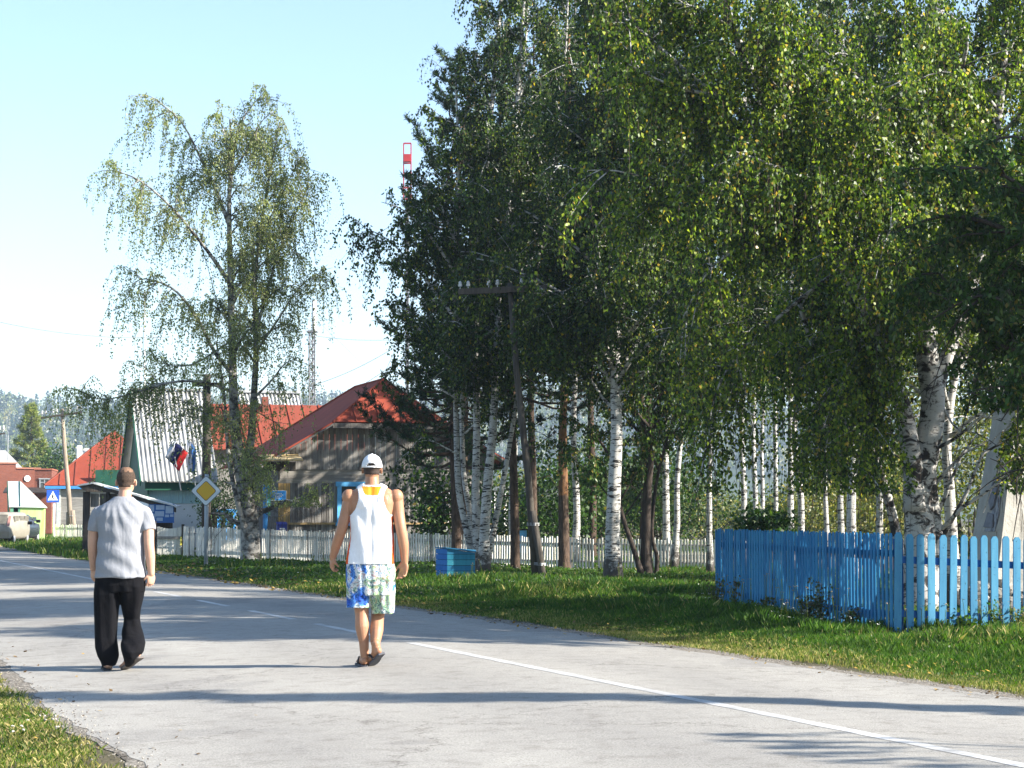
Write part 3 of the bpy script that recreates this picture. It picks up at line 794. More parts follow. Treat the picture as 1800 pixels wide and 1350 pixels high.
M_FF = [blue_mat('sunlit_blue_a', (.085, .27, .41), (.055, .20, .34)), blue_mat('sunlit_blue_b', (.10, .30, .44), (.065, .22, .36)), blue_mat('sunlit_blue_c', (.07, .24, .38), (.05, .18, .31))]  # paler copies of the fence blue: sunlight on the front pickets put into colour
M_FR = blue_mat('fence_rail_blue', (.02, .11, .33), (.015, .085, .26))
r_ = random.Random(11)
c0 = G(1570, 1119); c1_ = P(1257, 1066, 28.2); c1_ = Vector((c1_.x, c1_.y, 0))
far_dir = (Vector((c1_.x, c1_.y)) - Vector((c0.x, c0.y)))
bf = thing('picket_fence', (c0.x, c0.y, 0), 'bright blue wooden picket fence enclosing the monument and the big forked birch', 'fence')
def picket(parent, base, U, N, w, h, th, m, lean=0):
    """pointed board standing at base, wide along U, thick along N"""
    U = Vector((U.x, U.y, 0)); N = Vector((N.x, N.y, 0)); z = Vector((lean * U.x, lean * U.y, 1))
    c = h - w * .42
    out = [(-w / 2, -.02), (w / 2, -.02), (w / 2, c), (w * .24, h), (-w * .24, h), (-w / 2, c)]
    pts = [Vector(base) + U * a + z * b for a, b in out]
    b = MB(); b.prism(pts, -N * th); o = b.build('picket', m, parent)
    return o
ln = far_dir.length; d2 = far_dir.normalized(); side_n = Vector((-d2.y, d2.x))      # outward is to the left
if side_n.x > 0: side_n = -side_n
fd = Vector((1, .18)).normalized(); fn = Vector((fd.y, -fd.x))
rail = MB()
k = 0; s_ = .06
while s_ < ln:
    p = Vector((c0.x, c0.y)) + d2 * s_
    zg = gz(p.x, p.y) - .05
    h = 1.07 - zg + r_.uniform(-.008, .012)
    picket(bf, (p.x, p.y, zg), d2, side_n, .0665 + r_.uniform(-.006, .007), h, .014, M_FB[r_.randrange(3)], r_.uniform(-.006, .006))
    s_ += .113 + r_.uniform(-.010, .014); k += 1
for zr_ in (.22, .86):
    a = Vector((c0.x, c0.y)) - side_n * .045 + d2 * .03; b = a + d2 * (ln - .06)
    rail.bar((a.x, a.y, zr_), (b.x, b.y, zr_), .04, .07)
    rail.build('rail', M_FR, bf); rail = MB()
k = 0; s_ = .05
drop = -.035
while s_ < 2.6:
    p = Vector((c0.x, c0.y)) + fd * s_
    zg = -.06 + drop * s_ * .3
    h = 1.075 + drop * s_ - zg + r_.uniform(-.008, .008)
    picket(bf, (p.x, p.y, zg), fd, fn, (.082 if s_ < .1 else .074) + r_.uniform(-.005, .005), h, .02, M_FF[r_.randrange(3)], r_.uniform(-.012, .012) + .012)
    s_ += .138 if s_ < .1 else .118 + r_.uniform(-.004, .004)
for zr_ in (.24, .80):
    a = Vector((c0.x, c0.y)) - fn * .05 + fd * .04; b = a + fd * 2.65
    rail = MB(); rail.bar((a.x, a.y, zr_), (b.x, b.y, zr_ + drop * 2.6 * 1.5), .05, .075); rail.build('rail', M_FR, bf)
for q in (Vector((c0.x, c0.y)) + fd * .11 - fn * .12, Vector((c0.x, c0.y)) + d2 * ln * .5 - side_n * .13, Vector((c0.x, c0.y)) + d2 * (ln - .1) - side_n * .13, Vector((c0.x, c0.y)) + fd * 2.4 - fn * .14):
    rail = MB(); rail.box((q.x, q.y, .48), (.09, .09, 1.06)); rail.build('post', M_FR, bf)

# ------------------------------------------------------------------ long grey picket fence behind the grove
GP = [wood('bleached_picket_a', (.80, .77, .70), (.62, .6, .54)), wood('bleached_picket_b', (.72, .69, .62), (.5, .48, .43)), wood('bleached_picket_c', (.84, .82, .76), (.66, .64, .58)), wood('grey_picket', (.34, .32, .29), (.22, .2, .18))]
gf = None
def grey_fence(pxs, label, gname='picket_fence'):
    """pxs: list of (px, ybase, ytop) control points"""
    ctl = []
    for x, yb, yt in pxs:
        D = FPX * CAMH / (yb - 907); b = P(x, yb, D); t = P(x, yt, D); ctl.append((b.x, b.y, t.z))
    root = thing(gname, (ctl[0][0], ctl[0][1], 0), label, 'fence', None)
    pk = MB(); rl = MB(); ps = MB()
    r = random.Random(5)
    for i in range(len(ctl) - 1):
        a = Vector(ctl[i]); b = Vector(ctl[i + 1]); L_ = (Vector((b.x, b.y)) - Vector((a.x, a.y))).length
        n = max(1, int(L_ / .083)); ang = math.atan2(b.y - a.y, b.x - a.x); nn = Vector((math.sin(ang), -math.cos(ang), 0))
        for k in range(n):
            if r.random() < .02: continue
            p = a.lerp(b, (k + .5) / n); h = p.z + r.uniform(-.03, .03) - .03; w = r.uniform(.036, .052)
            R_ = Matrix.Rotation(ang, 3, 'Z') @ Matrix.Rotation(r.gauss(0, .018), 3, 'Y')
            c = Vector((p.x, p.y, (h - .05) / 2)) + nn * r.uniform(0, .006)
            pk.box(c, (w, .02, h + .05), rot=R_, mi=r.choices((0, 1, 2, 3), (4, 4, 3, .6))[0])
        for z0, w_ in ((.25, .05), (.78, .05)):
            q0 = Vector((a.x, a.y, a.z * z0)) - nn * .035; q1 = Vector((b.x, b.y, b.z * z0)) - nn * .035
            rl.bar(q0, q1, .04, .06, mi=0)
        m = max(1, int(L_ / 2.5))
        for k in range(m):
            p = a.lerp(b, k / m) - nn * .12; ps.box((p.x, p.y, a.z / 2 - .03), (.1, .1, a.z + .02))
    pk.build('pickets', GP, root); rl.build('rails', GP[3], root); ps.build('posts', GP[3], root)
    return root
grey_fence([(322, 982, 924), (560, 990, 932), (800, 995, 937), (1000, 1000, 943), (1290, 1004, 946)], 'long bleached grey picket fence running behind the grove of trees')
grey_fence([(96, 950, 921), (200, 951, 922)], 'far dark picket fence between the green kiosk and the shed, behind the crossing sign')
# solid plank gate with a sagging top, left of the fence
gt = G(298, 980)
gate = thing('plank_gate', (gt.x, gt.y, 0), 'solid grey plank gate with a sagging top beside the yellow tag', 'gate')
gd = gt.y; w = MB(); r_ = random.Random(4)
x0 = P(276, 950, gd).x; x1 = P(320, 950, gd).x; n = 9
for k in range(n):
    t = (k + .5) / n; ht = P(300, 924 + 4 * math.sin(t * 3), gd).z - .02
    w.box((x0 + (x1 - x0) * t, gd + r_.uniform(0, .008), ht / 2), ((x1 - x0) / n - .006, .025, ht), mi=r_.randrange(3))
w.build('planks', GP[:3], gate)
w = MB(); w.box(((x0 + x1) / 2, gd - .03, P(300, 945, gd).z), (x1 - x0, .04, .08)); w.build('cross_rail', GP[3], gate)
w = MB(); w.box((x0 - .08, gd, .55), (.1, .1, 1.1)); w.build('post', DARKW[0], gate)
w = MB(); w.box((x1 + .03, gd - .03, .5), (.08, .08, 1.0)); w.build('post', DARKW[1], gate)
w = MB(); q = P(318, 951, gd - .1); w.box(q, (.05, .015, .26)); tgo = w.build('reflector_tag', simple('yellow_tag', (.8, .7, .12), (.7, .6, .1), 3), None)
tag(tgo, 'small bright yellow strip hanging at the gate post', 'marker strip')

# ------------------------------------------------------------------ road signs
def post_tube(mb, a, b, r=.038): mb.tube([a, b], r, 12)
g0 = P(362, 994, 51.3)
ps = thing('priority_road_sign', (g0.x, g0.y, g0.z), 'white and yellow diamond priority sign on a grey post in front of the forked birch', 'road sign')
top = P(362, 832, g0.y)
w = MB(); w.tube([(g0.x, g0.y, g0.z - .05), (g0.x, g0.y, top.z - .02)], .052, 14); w.build('post', simple('sign_post_grey', (.34, .38, .42), (.26, .3, .34), 4, .6, .3), ps, smooth=True)
cz = P(363, 863, g0.y).z; cx = P(363, 863, g0.y).x
def diamond(mb, c, half, y, th, rad, mi=0):
    pts = []
    for k in range(4):
        a = math.pi / 2 * k
        vx = Vector((math.cos(a), 0, math.sin(a)))
        cc = vx * (half - rad * math.sqrt(2))
        for j in range(-3, 4):
            b = a + j * math.pi / 4 / 3
            pts.append(Vector((c[0], y, c[1])) + cc + Vector((math.cos(b), 0, math.sin(b))) * rad)
    mb.prism(pts, (0, th, 0), mi)
hf = 27.5 / FPX * g0.y
w = MB(); diamond(w, (cx, cz), hf, g0.y - .075, .012, .06); w.build('plate', simple('sign_white', (.40, .46, .5), (.36, .42, .46), 2, .5, .4), ps)
w = MB(); diamond(w, (cx, cz), hf * .99, g0.y - .0775, .002, .06); w.build('edge_line', M_BLACK, ps)
w = MB(); diamond(w, (cx, cz), hf * .955, g0.y - .080, .002, .055); w.build('white_border', simple('sign_white2', (.55, .62, .66), (.5, .56, .6), 2, .5, .4), ps)
w = MB(); diamond(w, (cx, cz), hf * .67, g0.y - .083, .002, .05); w.build('inner_line', M_BLACK, ps)
w = MB(); diamond(w, (cx, cz), hf * .63, g0.y - .086, .002, .045); w.build('yellow_field', simple('sign_yellow', (.60, .36, .015), (.55, .33, .012), 2, .5, .4), ps)
g0 = G(94, 950)
cs = thing('crossing_sign', (g0.x, g0.y, g0.z), 'square blue pedestrian crossing sign on a white post beside the leaning telegraph pole', 'road sign')
w = MB(); w.tube([(g0.x, g0.y, g0.z - .05), (g0.x, g0.y, P(93, 884, g0.y).z)], .06, 12); w.build('post', M_WHITE, cs, smooth=True)
a = P(82, 883, g0.y - .1); b = P(104, 861, g0.y - .1); cx, cz = (a.x + b.x) / 2, (a.z + b.z) / 2; h2 = (b.z - a.z) / 2
w = MB(); w.box((cx, a.y, cz), (2 * h2, .02, 2 * h2)); w.build('plate', simple('crossing_blue', (.015, .09, .5), (.012, .07, .42), 2, .5, .4), cs, bevel=.008)
w = MB(); w.prism([(cx - h2 * .82, a.y - .014, cz - h2 * .68), (cx + h2 * .82, a.y - .014, cz - h2 * .68), (cx, a.y - .014, cz + h2 * .82)], (0, .003, 0)); w.build('triangle', M_WHITE, cs)
w = MB(); y_ = a.y - .018
def stroke(x0, z0, x1, z1, t): w.bar((cx + x0 * h2, y_, cz + z0 * h2), (cx + x1 * h2, y_, cz + z1 * h2), t * h2, .002, up=(0, 1, 0))
w.lathe((cx + .02 * h2, y_, cz + .3 * h2), [(.08 * h2, -.001), (.08 * h2, .001)], 10, axis=(0, 1, 0))
stroke(0, .2, -.02, -.15, .14); stroke(-.02, -.15, -.22, -.5, .09); stroke(-.02, -.15, .2, -.5, .09); stroke(0, .12, -.2, -.08, .06); stroke(0, .12, .2, -.05, .06)
for k in (-.5, -.28, 0, .28, .5): stroke(k - .07, -.58, k + .07, -.58, .07)
w.build('walking_figure', M_BLACK, cs)

# ------------------------------------------------------------------ blue slatted well cover
b0 = G(800, 1023); D_ = b0.y
wb = thing('well_housing', (b0.x, b0.y, 0), 'low turquoise blue plank well cover with a sloping lid beside the birch clump', 'well cover')
M_TQ = [blue_mat('turquoise_a', (.03, .21, .31), (.02, .15, .24)), blue_mat('turquoise_b', (.045, .26, .34), (.03, .19, .27)), blue_mat('turquoise_c', (.025, .17, .30), (.02, .13, .24))]
M_TB = [blue_mat('side_blue_a', (.02, .14, .42), (.015, .11, .35)), blue_mat('side_blue_b', (.03, .17, .46), (.02, .13, .38))]
xa = P(766, 1000, D_ + .45).x; xb = P(786, 1000, D_ - .05).x; xc = P(835, 1000, D_).x
ya, yb = D_ + .5, D_ - .05
zl = P(766, 965, D_ + .4).z; zk = P(786, 964, D_).z; zc2 = P(836, 971, D_).z
w = MB(); nr = 6; r_ = random.Random(2)
for k in range(nr):
    z0 = k * zk / nr; z1 = (k + 1) * zk / nr - .008
    def cut(x, z): return min(z, zk + (zc2 - zk) * (x - xb) / (xc - xb) - .005)
    w.prism([(xb, yb - r_.random() * .004, z0), (xc, yb + .02, z0 if z0 < zc2 else zc2 - .01), (xc, yb + .02, cut(xc, z1)), (xb, yb, z1)], (0, .025, 0), r_.randrange(3))
w.build('front_board', M_TQ, wb)
w = MB()
for k in range(nr):
    z0 = k * zk / nr; z1 = (k + 1) * zk / nr - .008
    w.prism([(xb - .002, yb, z0), (xb - .002, yb, z1), (xa, ya, z1), (xa, ya, z0)], (.025, .01, 0), k % 2)
w.build('side_board', M_TB, wb)
w = MB(); w.prism([(xb, yb + .03, 0), (xc, yb + .03, 0), (xc, ya, 0), (xa + .03, ya, 0)], (0, 0, zc2 - .03)); w.build('box_core', M_BLACK, wb)
w = MB(); w.prism([(xb - .03, yb - .03, zk + .004), (xc + .02, yb - .01, zc2 + .004), (xc, ya, zc2 + .02), (xa - .02, ya, zk + .004)], (0, 0, .018)); w.build('lid', M_TQ[2], wb)

# ------------------------------------------------------------------ telegraph poles
M_POLE = simple('pole_wood', (.10, .088, .075), (.04, .035, .03), 2, .9, .15, mapping=(9, 9, 1), bump=.8, bscale=4)
M_POLEL = simple('pole_wood_light', (.34, .27, .21), (.2, .16, .12), 2, .9, .15, mapping=(9, 9, 1), bump=.6, bscale=4)
M_INS = simple('white_porcelain', (.5, .5, .5), (.42, .42, .42), 2, .25, .6)
def insulator(mb, p, s=1.0):
    mb.lathe(p, [(.012 * s, -.06 * s), (.012 * s, 0), (.045 * s, .01 * s), (.05 * s, .05 * s), (.035 * s, .07 * s), (.042 * s, .10 * s), (.025 * s, .13 * s), (.01 * s, .14 * s)], 10)
def telegraph(name, base, top, r0, arm, mat_, label, n_ins, stub, s_ins=1.0, drop=None, brace=True):
    t = thing(name, base, label, 'telegraph pole', 'telegraph poles along the road')
    base, top = Vector(base), Vector(top)
    w = MB(); w.tube([base - Vector((0, 0, .1)), base.lerp(top, .35) + Vector((.02, 0, 0)), base.lerp(top, .7) - Vector((.02, 0, 0)), top], [r0, r0 * .9, r0 * .8, r0 * .68], 14); w.build('pole', mat_, t, smooth=True)
    a, b = Vector(arm[0]), Vector(arm[1]); nn = Vector((0, -r0 * .9 - .03, 0))
    w = MB(); w.bar(a + nn, b + nn, .09, .11); cr = w.build('crossarm', DARKW[1], t)
    for k in n_ins:
        w = MB(); insulator(w, a.lerp(b, k) + nn + Vector((0, 0, .115 * s_ins)), s_ins); w.build('insulator', M_INS, cr, smooth=False)
    if brace:
        m = a.lerp(b, .5)
        for k in (.36, .64):
            w = MB(); w.bar(a.lerp(b, k) + nn - Vector((0, 0, .05)), m + nn * .9 - Vector((0, 0, .45)), .03, .03); w.build('brace', M_METAL, t)
    for (sb, stp, sr) in stub:
        w = MB(); w.tube([Vector(sb) - Vector((0, 0, .1)), Vector(sb).lerp(Vector(stp), .5), stp], [sr, sr * .97, sr * .92], 12); so = w.build('stub_post', mat_, t, smooth=True)
        w = MB()
        for f in (.25, .8):
            c1 = base.lerp(top, f * (Vector(stp).z) / top.z); c2 = Vector(sb).lerp(Vector(stp), f)
            for k in range(3):
                zo = Vector((0, 0, .02 * k))
                rr = r0 + .01
                w.tube([c1 + zo + Vector((-rr, 0, 0)), c1 + zo + Vector((0, -rr, 0)), c2 + zo + Vector((0, -sr - .01, 0)), c2 + zo + Vector((sr + .01, 0, 0)), c2 + zo + Vector((0, sr + .01, 0)), c1 + zo + Vector((0, rr, 0)), c1 + zo + Vector((-rr, 0, 0))], .006, 4)
        w.build('wire_binding', M_METAL, t)
    return t
g0 = G(943, 1024); D_ = g0.y
telegraph('telegraph_pole', g0, P(896, 497, D_), .075, (P(806, 514, D_), P(962, 507, D_)), M_POLE, 'tall dark leaning telegraph pole with a crossarm in front of the grove', (.02, .11, .34, .44, .71, .79), [(P(957, 1026, D_ - .1), P(936, 898, D_ - .05), .07)], .8, brace=False)
g0 = G(126, 949); D_ = g0.y
tp2 = telegraph('telegraph_pole', g0, P(109, 719, D_), .14, (P(73, 735, D_), P(145, 725, D_)), M_POLEL, 'leaning brown telegraph pole with a tilted crossarm beside the crossing sign', (.03, .11, .3, .38, .62, .7, .89, .97), [(P(131, 948, D_), P(127, 897, D_), .14), (P(119, 948, D_ + .1), P(120, 900, D_ + .1), .12)], 1.5)
D_ = 150
telegraph('telegraph_pole', gpt(-14, D_), P(-16, 745, D_), .15, (P(-40, 768, D_), P(10, 762, D_)), M_POLEL, 'far telegraph pole whose crossarm tip shows at the left edge above the brick building', (.03, .12, .8, .94), [], 2.4)
# dark pole standing behind the forked birch
D_ = 60
dk = thing('dark_pole', gpt(362, D_), 'dark wooden pole with a crosspiece hidden behind the leaves of the forked birch', 'pole')
w = MB(); w.tube([P(362, 980, D_), P(363, 800, D_), P(364, 658, D_)], [.14, .13, .11], 12); w.build('pole', DARKW[1], dk, smooth=True)
w = MB(); w.bar(P(338, 676, D_ - .15), P(392, 676, D_ - .15), .1, .12); w.build('crosspiece', DARKW[0], dk)
# thin mast behind the birch, left
D_ = 85
am = thing('aerial_mast', gpt(254, D_), 'thin grey aerial mast rising behind the left side of the forked birch', 'mast')
w = MB(); w.tube([P(254, 900, D_), P(254, 512, D_)], [.05, .03], 8); w.build('tube', M_METAL, am, smooth=True)
w = MB(); w.bar(P(246, 522, D_), P(262, 522, D_), .03, .03); w.bar(P(248, 534, D_), P(260, 534, D_), .03, .03); w.build('crossbars', M_METAL, am)

# lattice masts
def lattice(root, name, cxp, ytop, ybot, wpx, D, m, seg, rr=.05, x1=None, skip=None):
    x1 = cxp if x1 is None else x1
    half = wpx / 2 / FPX * D
    def c(t): q = P(x1, ybot, D).lerp(P(cxp, ytop, D), t); return q
    w = MB()
    for sx, sy in ((-1, -1), (1, -1), (0, 1)):
        w.tube([c(0) + Vector((sx * half, sy * half, 0)), c(1) + Vector((sx * half, sy * half, 0))], rr, 6)
    for k in range(seg):
        a, b = c(k / seg), c((k + 1) / seg)
        cs_ = [(-1, -1), (1, -1), (0, 1)]
        for i in range(3):
            p, q = cs_[i], cs_[(i + 1) % 3]
            w.tube([a + Vector((p[0] * half, p[1] * half, 0)), b + Vector((q[0] * half, q[1] * half, 0))], rr * .6, 4)
            w.tube([a + Vector((p[0] * half, p[1] * half, 0)), a + Vector((q[0] * half, q[1] * half, 0))], rr * .6, 4)
    return w.build(name, m, root)
D_ = 160
M_MASTR = simple('mast_red', (.45, .03, .03), (.35, .025, .025), 2, .5, .4)
M_MASTW = simple('mast_white', (.45, .46, .47), (.35, .36, .37), 2, .5, .4)
M_MASTG = simple('mast_grey', (.22, .22, .23), (.16, .16, .17), 2, .6, .4)
rm = thing('radio_mast', gpt(716, D_), 'tall slender radio mast with a red lattice top rising behind the pine', 'mast')
lattice(rm, 'lower_section', 716, 480, 905, 4, D_, M_MASTG, 60, .05)
lattice(rm, 'middle_section', 716.2, 352, 480, 4, D_, M_MASTG, 20, .05)
w = MB()
hx = 6.5 / FPX * D_
for sx in (-1, 1): w.bar(P(716 + 6.5 * sx, 352, D_), P(716 + 6.5 * sx, 252, D_), .09, .09)
for yy in (252, 287, 307, 330, 350): w.bar(P(709.5, yy, D_), P(722.5, yy, D_), .09, .12)
w.bar(P(722, 352, D_), P(716, 330, D_), .08, .08); w.build('red_top_section', M_MASTR, rm)
w = MB(); w.box(P(716, 278, D_), (13 / FPX * D_, .5, 13 / FPX * D_)); w.build('red_box', M_MASTR, rm)
D_ = 190
wm_ = thing('radio_mast', gpt(548, D_), 'pale lattice radio mast with a white cylinder on top behind the timber house roof', 'mast')
lattice(wm_, 'lattice_section', 549, 580, 905, 10, D_, M_MASTG, 26, .07)
w = MB(); a = P(552, 585, D_); w.tube([a, P(552, 528, D_)], 4 / FPX * D_ , 14); w.build('white_cylinder', M_WHITE, wm_, smooth=True)
w = MB(); w.box(P(549, 583, D_), (1.0, 1.0, .12)); w.build('platform', M_MASTG, wm_)
w = MB(); w.tube([P(545, 650, D_), P(524, 720, D_ + 3)], .025, 4); w.tube([P(554, 560, D_), P(700, 700, D_ + 20)], .012, 4); w.build('guy_wire', M_MASTG, wm_)

# wires in the sky
def wire(name, pts, D, sag, label, r=.011):
    a, b = P(*pts[0], D[0]), P(*pts[1], D[1]); q = []
    for k in range(25):
        t = k / 24; p = a.lerp(b, t); p.z -= sag * 4 * t * (1 - t); q.append(p)
    w = MB(); w.tube(q, r, 4); o = w.build(name, M_MASTG, None)
    tag(o, label, 'wire', 'overhead wires')
    return o
wire('overhead_wire', ((-60, 552), (300, 592)), (70, 80), .3, 'thin wire crossing the open sky left of the forked birch', .012)
wire('overhead_wire', ((552, 590), (760, 590)), (110, 110), .25, 'nearly level thin wire in the sky between the white mast and the pine', .012)
wire('overhead_wire', ((540, 680), (716, 596)), (165, 160), .4, 'upper of two slanting wires rising from the timber house roof to the red mast', .02)
wire('overhead_wire', ((560, 712), (716, 622)), (165, 160), .4, 'lower of two slanting wires rising from the timber house roof to the red mast', .02)
wire('overhead_wire', ((660, 690), (716, 560)), (165, 160), .2, 'steep guy wire running down from the red mast to the timber house roof', .02)
# ------------------------------------------------------------------ trees
def bark_birch():
    m, nt, b, vec = new_mat('birch_bark', .75, .25)
    n0 = noise(nt, vec, 2.2, 4, .6, (1, 1, .6))
    base = ramp(nt, n0.outputs[0], [(.3, (.30, .29, .27)), (.6, (.50, .49, .465))])
    n1 = noise(nt, vec, 3.4, 5, .65, (1.5, 1.5, 5.5), .8)
    k1 = ramp(nt, n1.outputs[0], [(.41, (0, 0, 0)), (.46, (1, 1, 1))])
    n2 = noise(nt, vec, 7, 4, .6, (1.0, 1.0, 4.5), .5)
    k2 = ramp(nt, n2.outputs[0], [(.37, (0, 0, 0)), (.42, (1, 1, 1))])
    k = mix(nt, 1.0, k1.outputs[0], k2.outputs[0], 'MULTIPLY')
    c = mix(nt, k, (.028, .025, .023), base.outputs[0])
    # rough black bark towards the foot of the trunk
    sx = nt.nodes.new('ShaderNodeSeparateXYZ'); nt.links.new(vec, sx.inputs[0])
    n3 = noise(nt, vec, 5, 5, .7)
    ad = nt.nodes.new('ShaderNodeMath'); ad.operation = 'MULTIPLY_ADD'; nt.links.new(n3.outputs[0], ad.inputs[0]); ad.inputs[1].default_value = 1.5; ad.inputs[2].default_value = -.55
    sb = nt.nodes.new('ShaderNodeMath'); sb.operation = 'SUBTRACT'; nt.links.new(sx.outputs[2], sb.inputs[0]); nt.links.new(ad.outputs[0], sb.inputs[1])
    r = ramp(nt, sb.outputs[0], [(.12, (0, 0, 0)), (.3, (1, 1, 1))])
    c = mix(nt, r.outputs[0], (.06, .052, .045), c)
    nt.links.new(c, b.inputs['Base Color'])
    bp = nt.nodes.new('ShaderNodeBump'); bp.inputs['Strength'].default_value = .5; bp.inputs['Distance'].default_value = .015
    nt.links.new(k, bp.inputs['Height']); nt.links.new(bp.outputs[0], b.inputs['Normal'])
    return m
M_BIRCH = bark_birch()
def bark_birch_old():
    m, nt, b, vec = new_mat('old_birch_bark', .85, .2)
    n1 = noise(nt, vec, 3.0, 6, .65, (1.6, 1.6, 2.2), .8)
    n2 = noise(nt, vec, 6, 4, .6, (1.2, 1.2, 6))
    k1 = ramp(nt, n1.outputs[0], [(.44, (0, 0, 0)), (.52, (1, 1, 1))]); k2 = ramp(nt, n2.outputs[0], [(.36, (0, 0, 0)), (.41, (1, 1, 1))])
    k = mix(nt, 1.0, k1.outputs[0], k2.outputs[0], 'MULTIPLY')
    c = mix(nt, k, (.04, .035, .032), (.42, .41, .39)); nt.links.new(c, b.inputs['Base Color'])
    bp = nt.nodes.new('ShaderNodeBump'); bp.inputs['Strength'].default_value = .7; bp.inputs['Distance'].default_value = .03
    nt.links.new(n1.outputs[0], bp.inputs['Height']); nt.links.new(bp.outputs[0], b.inputs['Normal'])
    return m
M_BIRCHO = bark_birch_old()
M_BIRCHG = simple('lone_birch_bark', (.30, .29, .27), (.05, .045, .04), 2.6, .85, .2, mapping=(1.6, 1.6, 2.6), bump=.7, bscale=8, lo=.42, hi=.56)
M_PINEB = simple('pine_bark_dark', (.115, .08, .06), (.04, .03, .024), 4, .95, .1, mapping=(5, 5, 1.4), bump=1, bscale=5)
M_PINEO = simple('pine_bark_orange', (.21, .105, .05), (.11, .065, .038), 4, .9, .15, mapping=(4, 4, 2), bump=.7, bscale=6)
M_DARKB = simple('dark_bark', (.075, .06, .05), (.03, .025, .022), 5, .95, .1, mapping=(5, 5, 1.2), bump=.8, bscale=5)
M_TWIG = simple('twig_brown', (.09, .065, .05), (.05, .038, .03), 8, .9, .15)
LB = [leaf_mat('birch_leaf_green', (.034, .070, .009), .26, .45, .25), leaf_mat('birch_leaf_dark', (.013, .032, .006), .16, .5, .2), leaf_mat('birch_leaf_lime', (.16, .21, .022), .4, .4, .4), leaf_mat('birch_leaf_yellow', (.38, .27, .03), .4, .5, .3)]
LK = [leaf_mat('sunny_birch_leaf', (.085, .145, .014), .32, .42, .3), leaf_mat('sunny_birch_leaf_dark', (.020, .046, .008), .2, .45, .3), leaf_mat('sunny_birch_leaf_lime', (.26, .31, .035), .42, .42, .3), leaf_mat('sunny_birch_leaf_yellow', (.46, .31, .04), .4, .4, .5)]
LP = [leaf_mat('birch_leaf_olive', (.24, .265, .125), .45, .45, .4), leaf_mat('birch_leaf_grey', (.15, .18, .085), .42, .45, .4), leaf_mat('birch_leaf_pale', (.34, .37, .19), .48, .45, .4), leaf_mat('birch_leaf_gold', (.30, .24, .06))]
LM = [leaf_mat('maple_leaf_green', (.035, .08, .012), .3, .5, .25), leaf_mat('maple_leaf_dark', (.016, .042, .008), .25, .5, .25), leaf_mat('maple_leaf_light', (.085, .14, .024)), leaf_mat('maple_leaf_ochre', (.22, .17, .03))]
LN = [leaf_mat('needle_green', (.030, .062, .024), .12, .6, .3), leaf_mat('needle_dark', (.016, .040, .020), .08, .6, .3), leaf_mat('needle_fresh', (.06, .10, .022), .15, .6, .3)]

NLEAF = [0]
def unit(v): return v / np.maximum(np.linalg.norm(v, axis=-1, keepdims=True), 1e-9)
def leaf_quads(rng, pos, l, w, hang=.8, rv=None):
    n = len(pos)
    a = rng.normal(0, 1, (n, 3)) * (1 - hang * .55); a[:, 2] -= hang * 1.4; a = unit(a)
    r = rng.normal(0, 1, (n, 3))
    if rv is not None: r = r * .62 + rv
    b = unit(np.cross(a, r))
    L_ = (l * rng.uniform(.65, 1.25, n))[:, None]; W_ = (w * rng.uniform(.7, 1.2, n))[:, None]
    nrm = np.cross(a, b)
    fold = nrm * W_ * .18
    return np.stack([pos, pos + a * L_ * .42 + b * W_ * .5 + fold, pos + a * L_, pos + a * L_ * .42 - b * W_ * .5 + fold], 1)
def ribbons(rng, A, B, w):
    d = B - A; r = rng.normal(0, 1, A.shape); s = unit(np.cross(d, r)) * w / 2
    return np.stack([A - s, A + s, B + s * .8, B - s * .8], 1)

def poly_at(pts, t):
    """points along a polyline (K,3) at params t (0..1)"""
    pts = np.asarray(pts, float); seg = np.linalg.norm(np.diff(pts, axis=0), axis=1); cum = np.concatenate([[0], np.cumsum(seg)]) / seg.sum()
    p = np.stack([np.interp(t, cum, pts[:, k]) for k in range(3)], -1)
    e = .02
    q = np.stack([np.interp(np.minimum(t + e, 1), cum, pts[:, k]) for k in range(3)], -1) - np.stack([np.interp(np.maximum(t - e, 0), cum, pts[:, k]) for k in range(3)], -1)
    return p, unit(q)
def smooth_poly(pts, n=4):
    """Catmull-Rom resampling"""
    pts = [np.array(p, float) for p in pts]
    if len(pts) < 3: return pts
    q = [2 * pts[0] - pts[1]] + pts + [2 * pts[-1] - pts[-2]]; out = []
    for i in range(1, len(q) - 2):
        for k in range(n):
            t = k / n; a, b, c, d = q[i - 1], q[i], q[i + 1], q[i + 2]
            out.append(.5 * ((2 * b) + (-a + c) * t + (2 * a - 5 * b + 4 * c - d) * t * t + (-a + 3 * b - 3 * c + d) * t ** 3))
    out.append(pts[-1]); return out

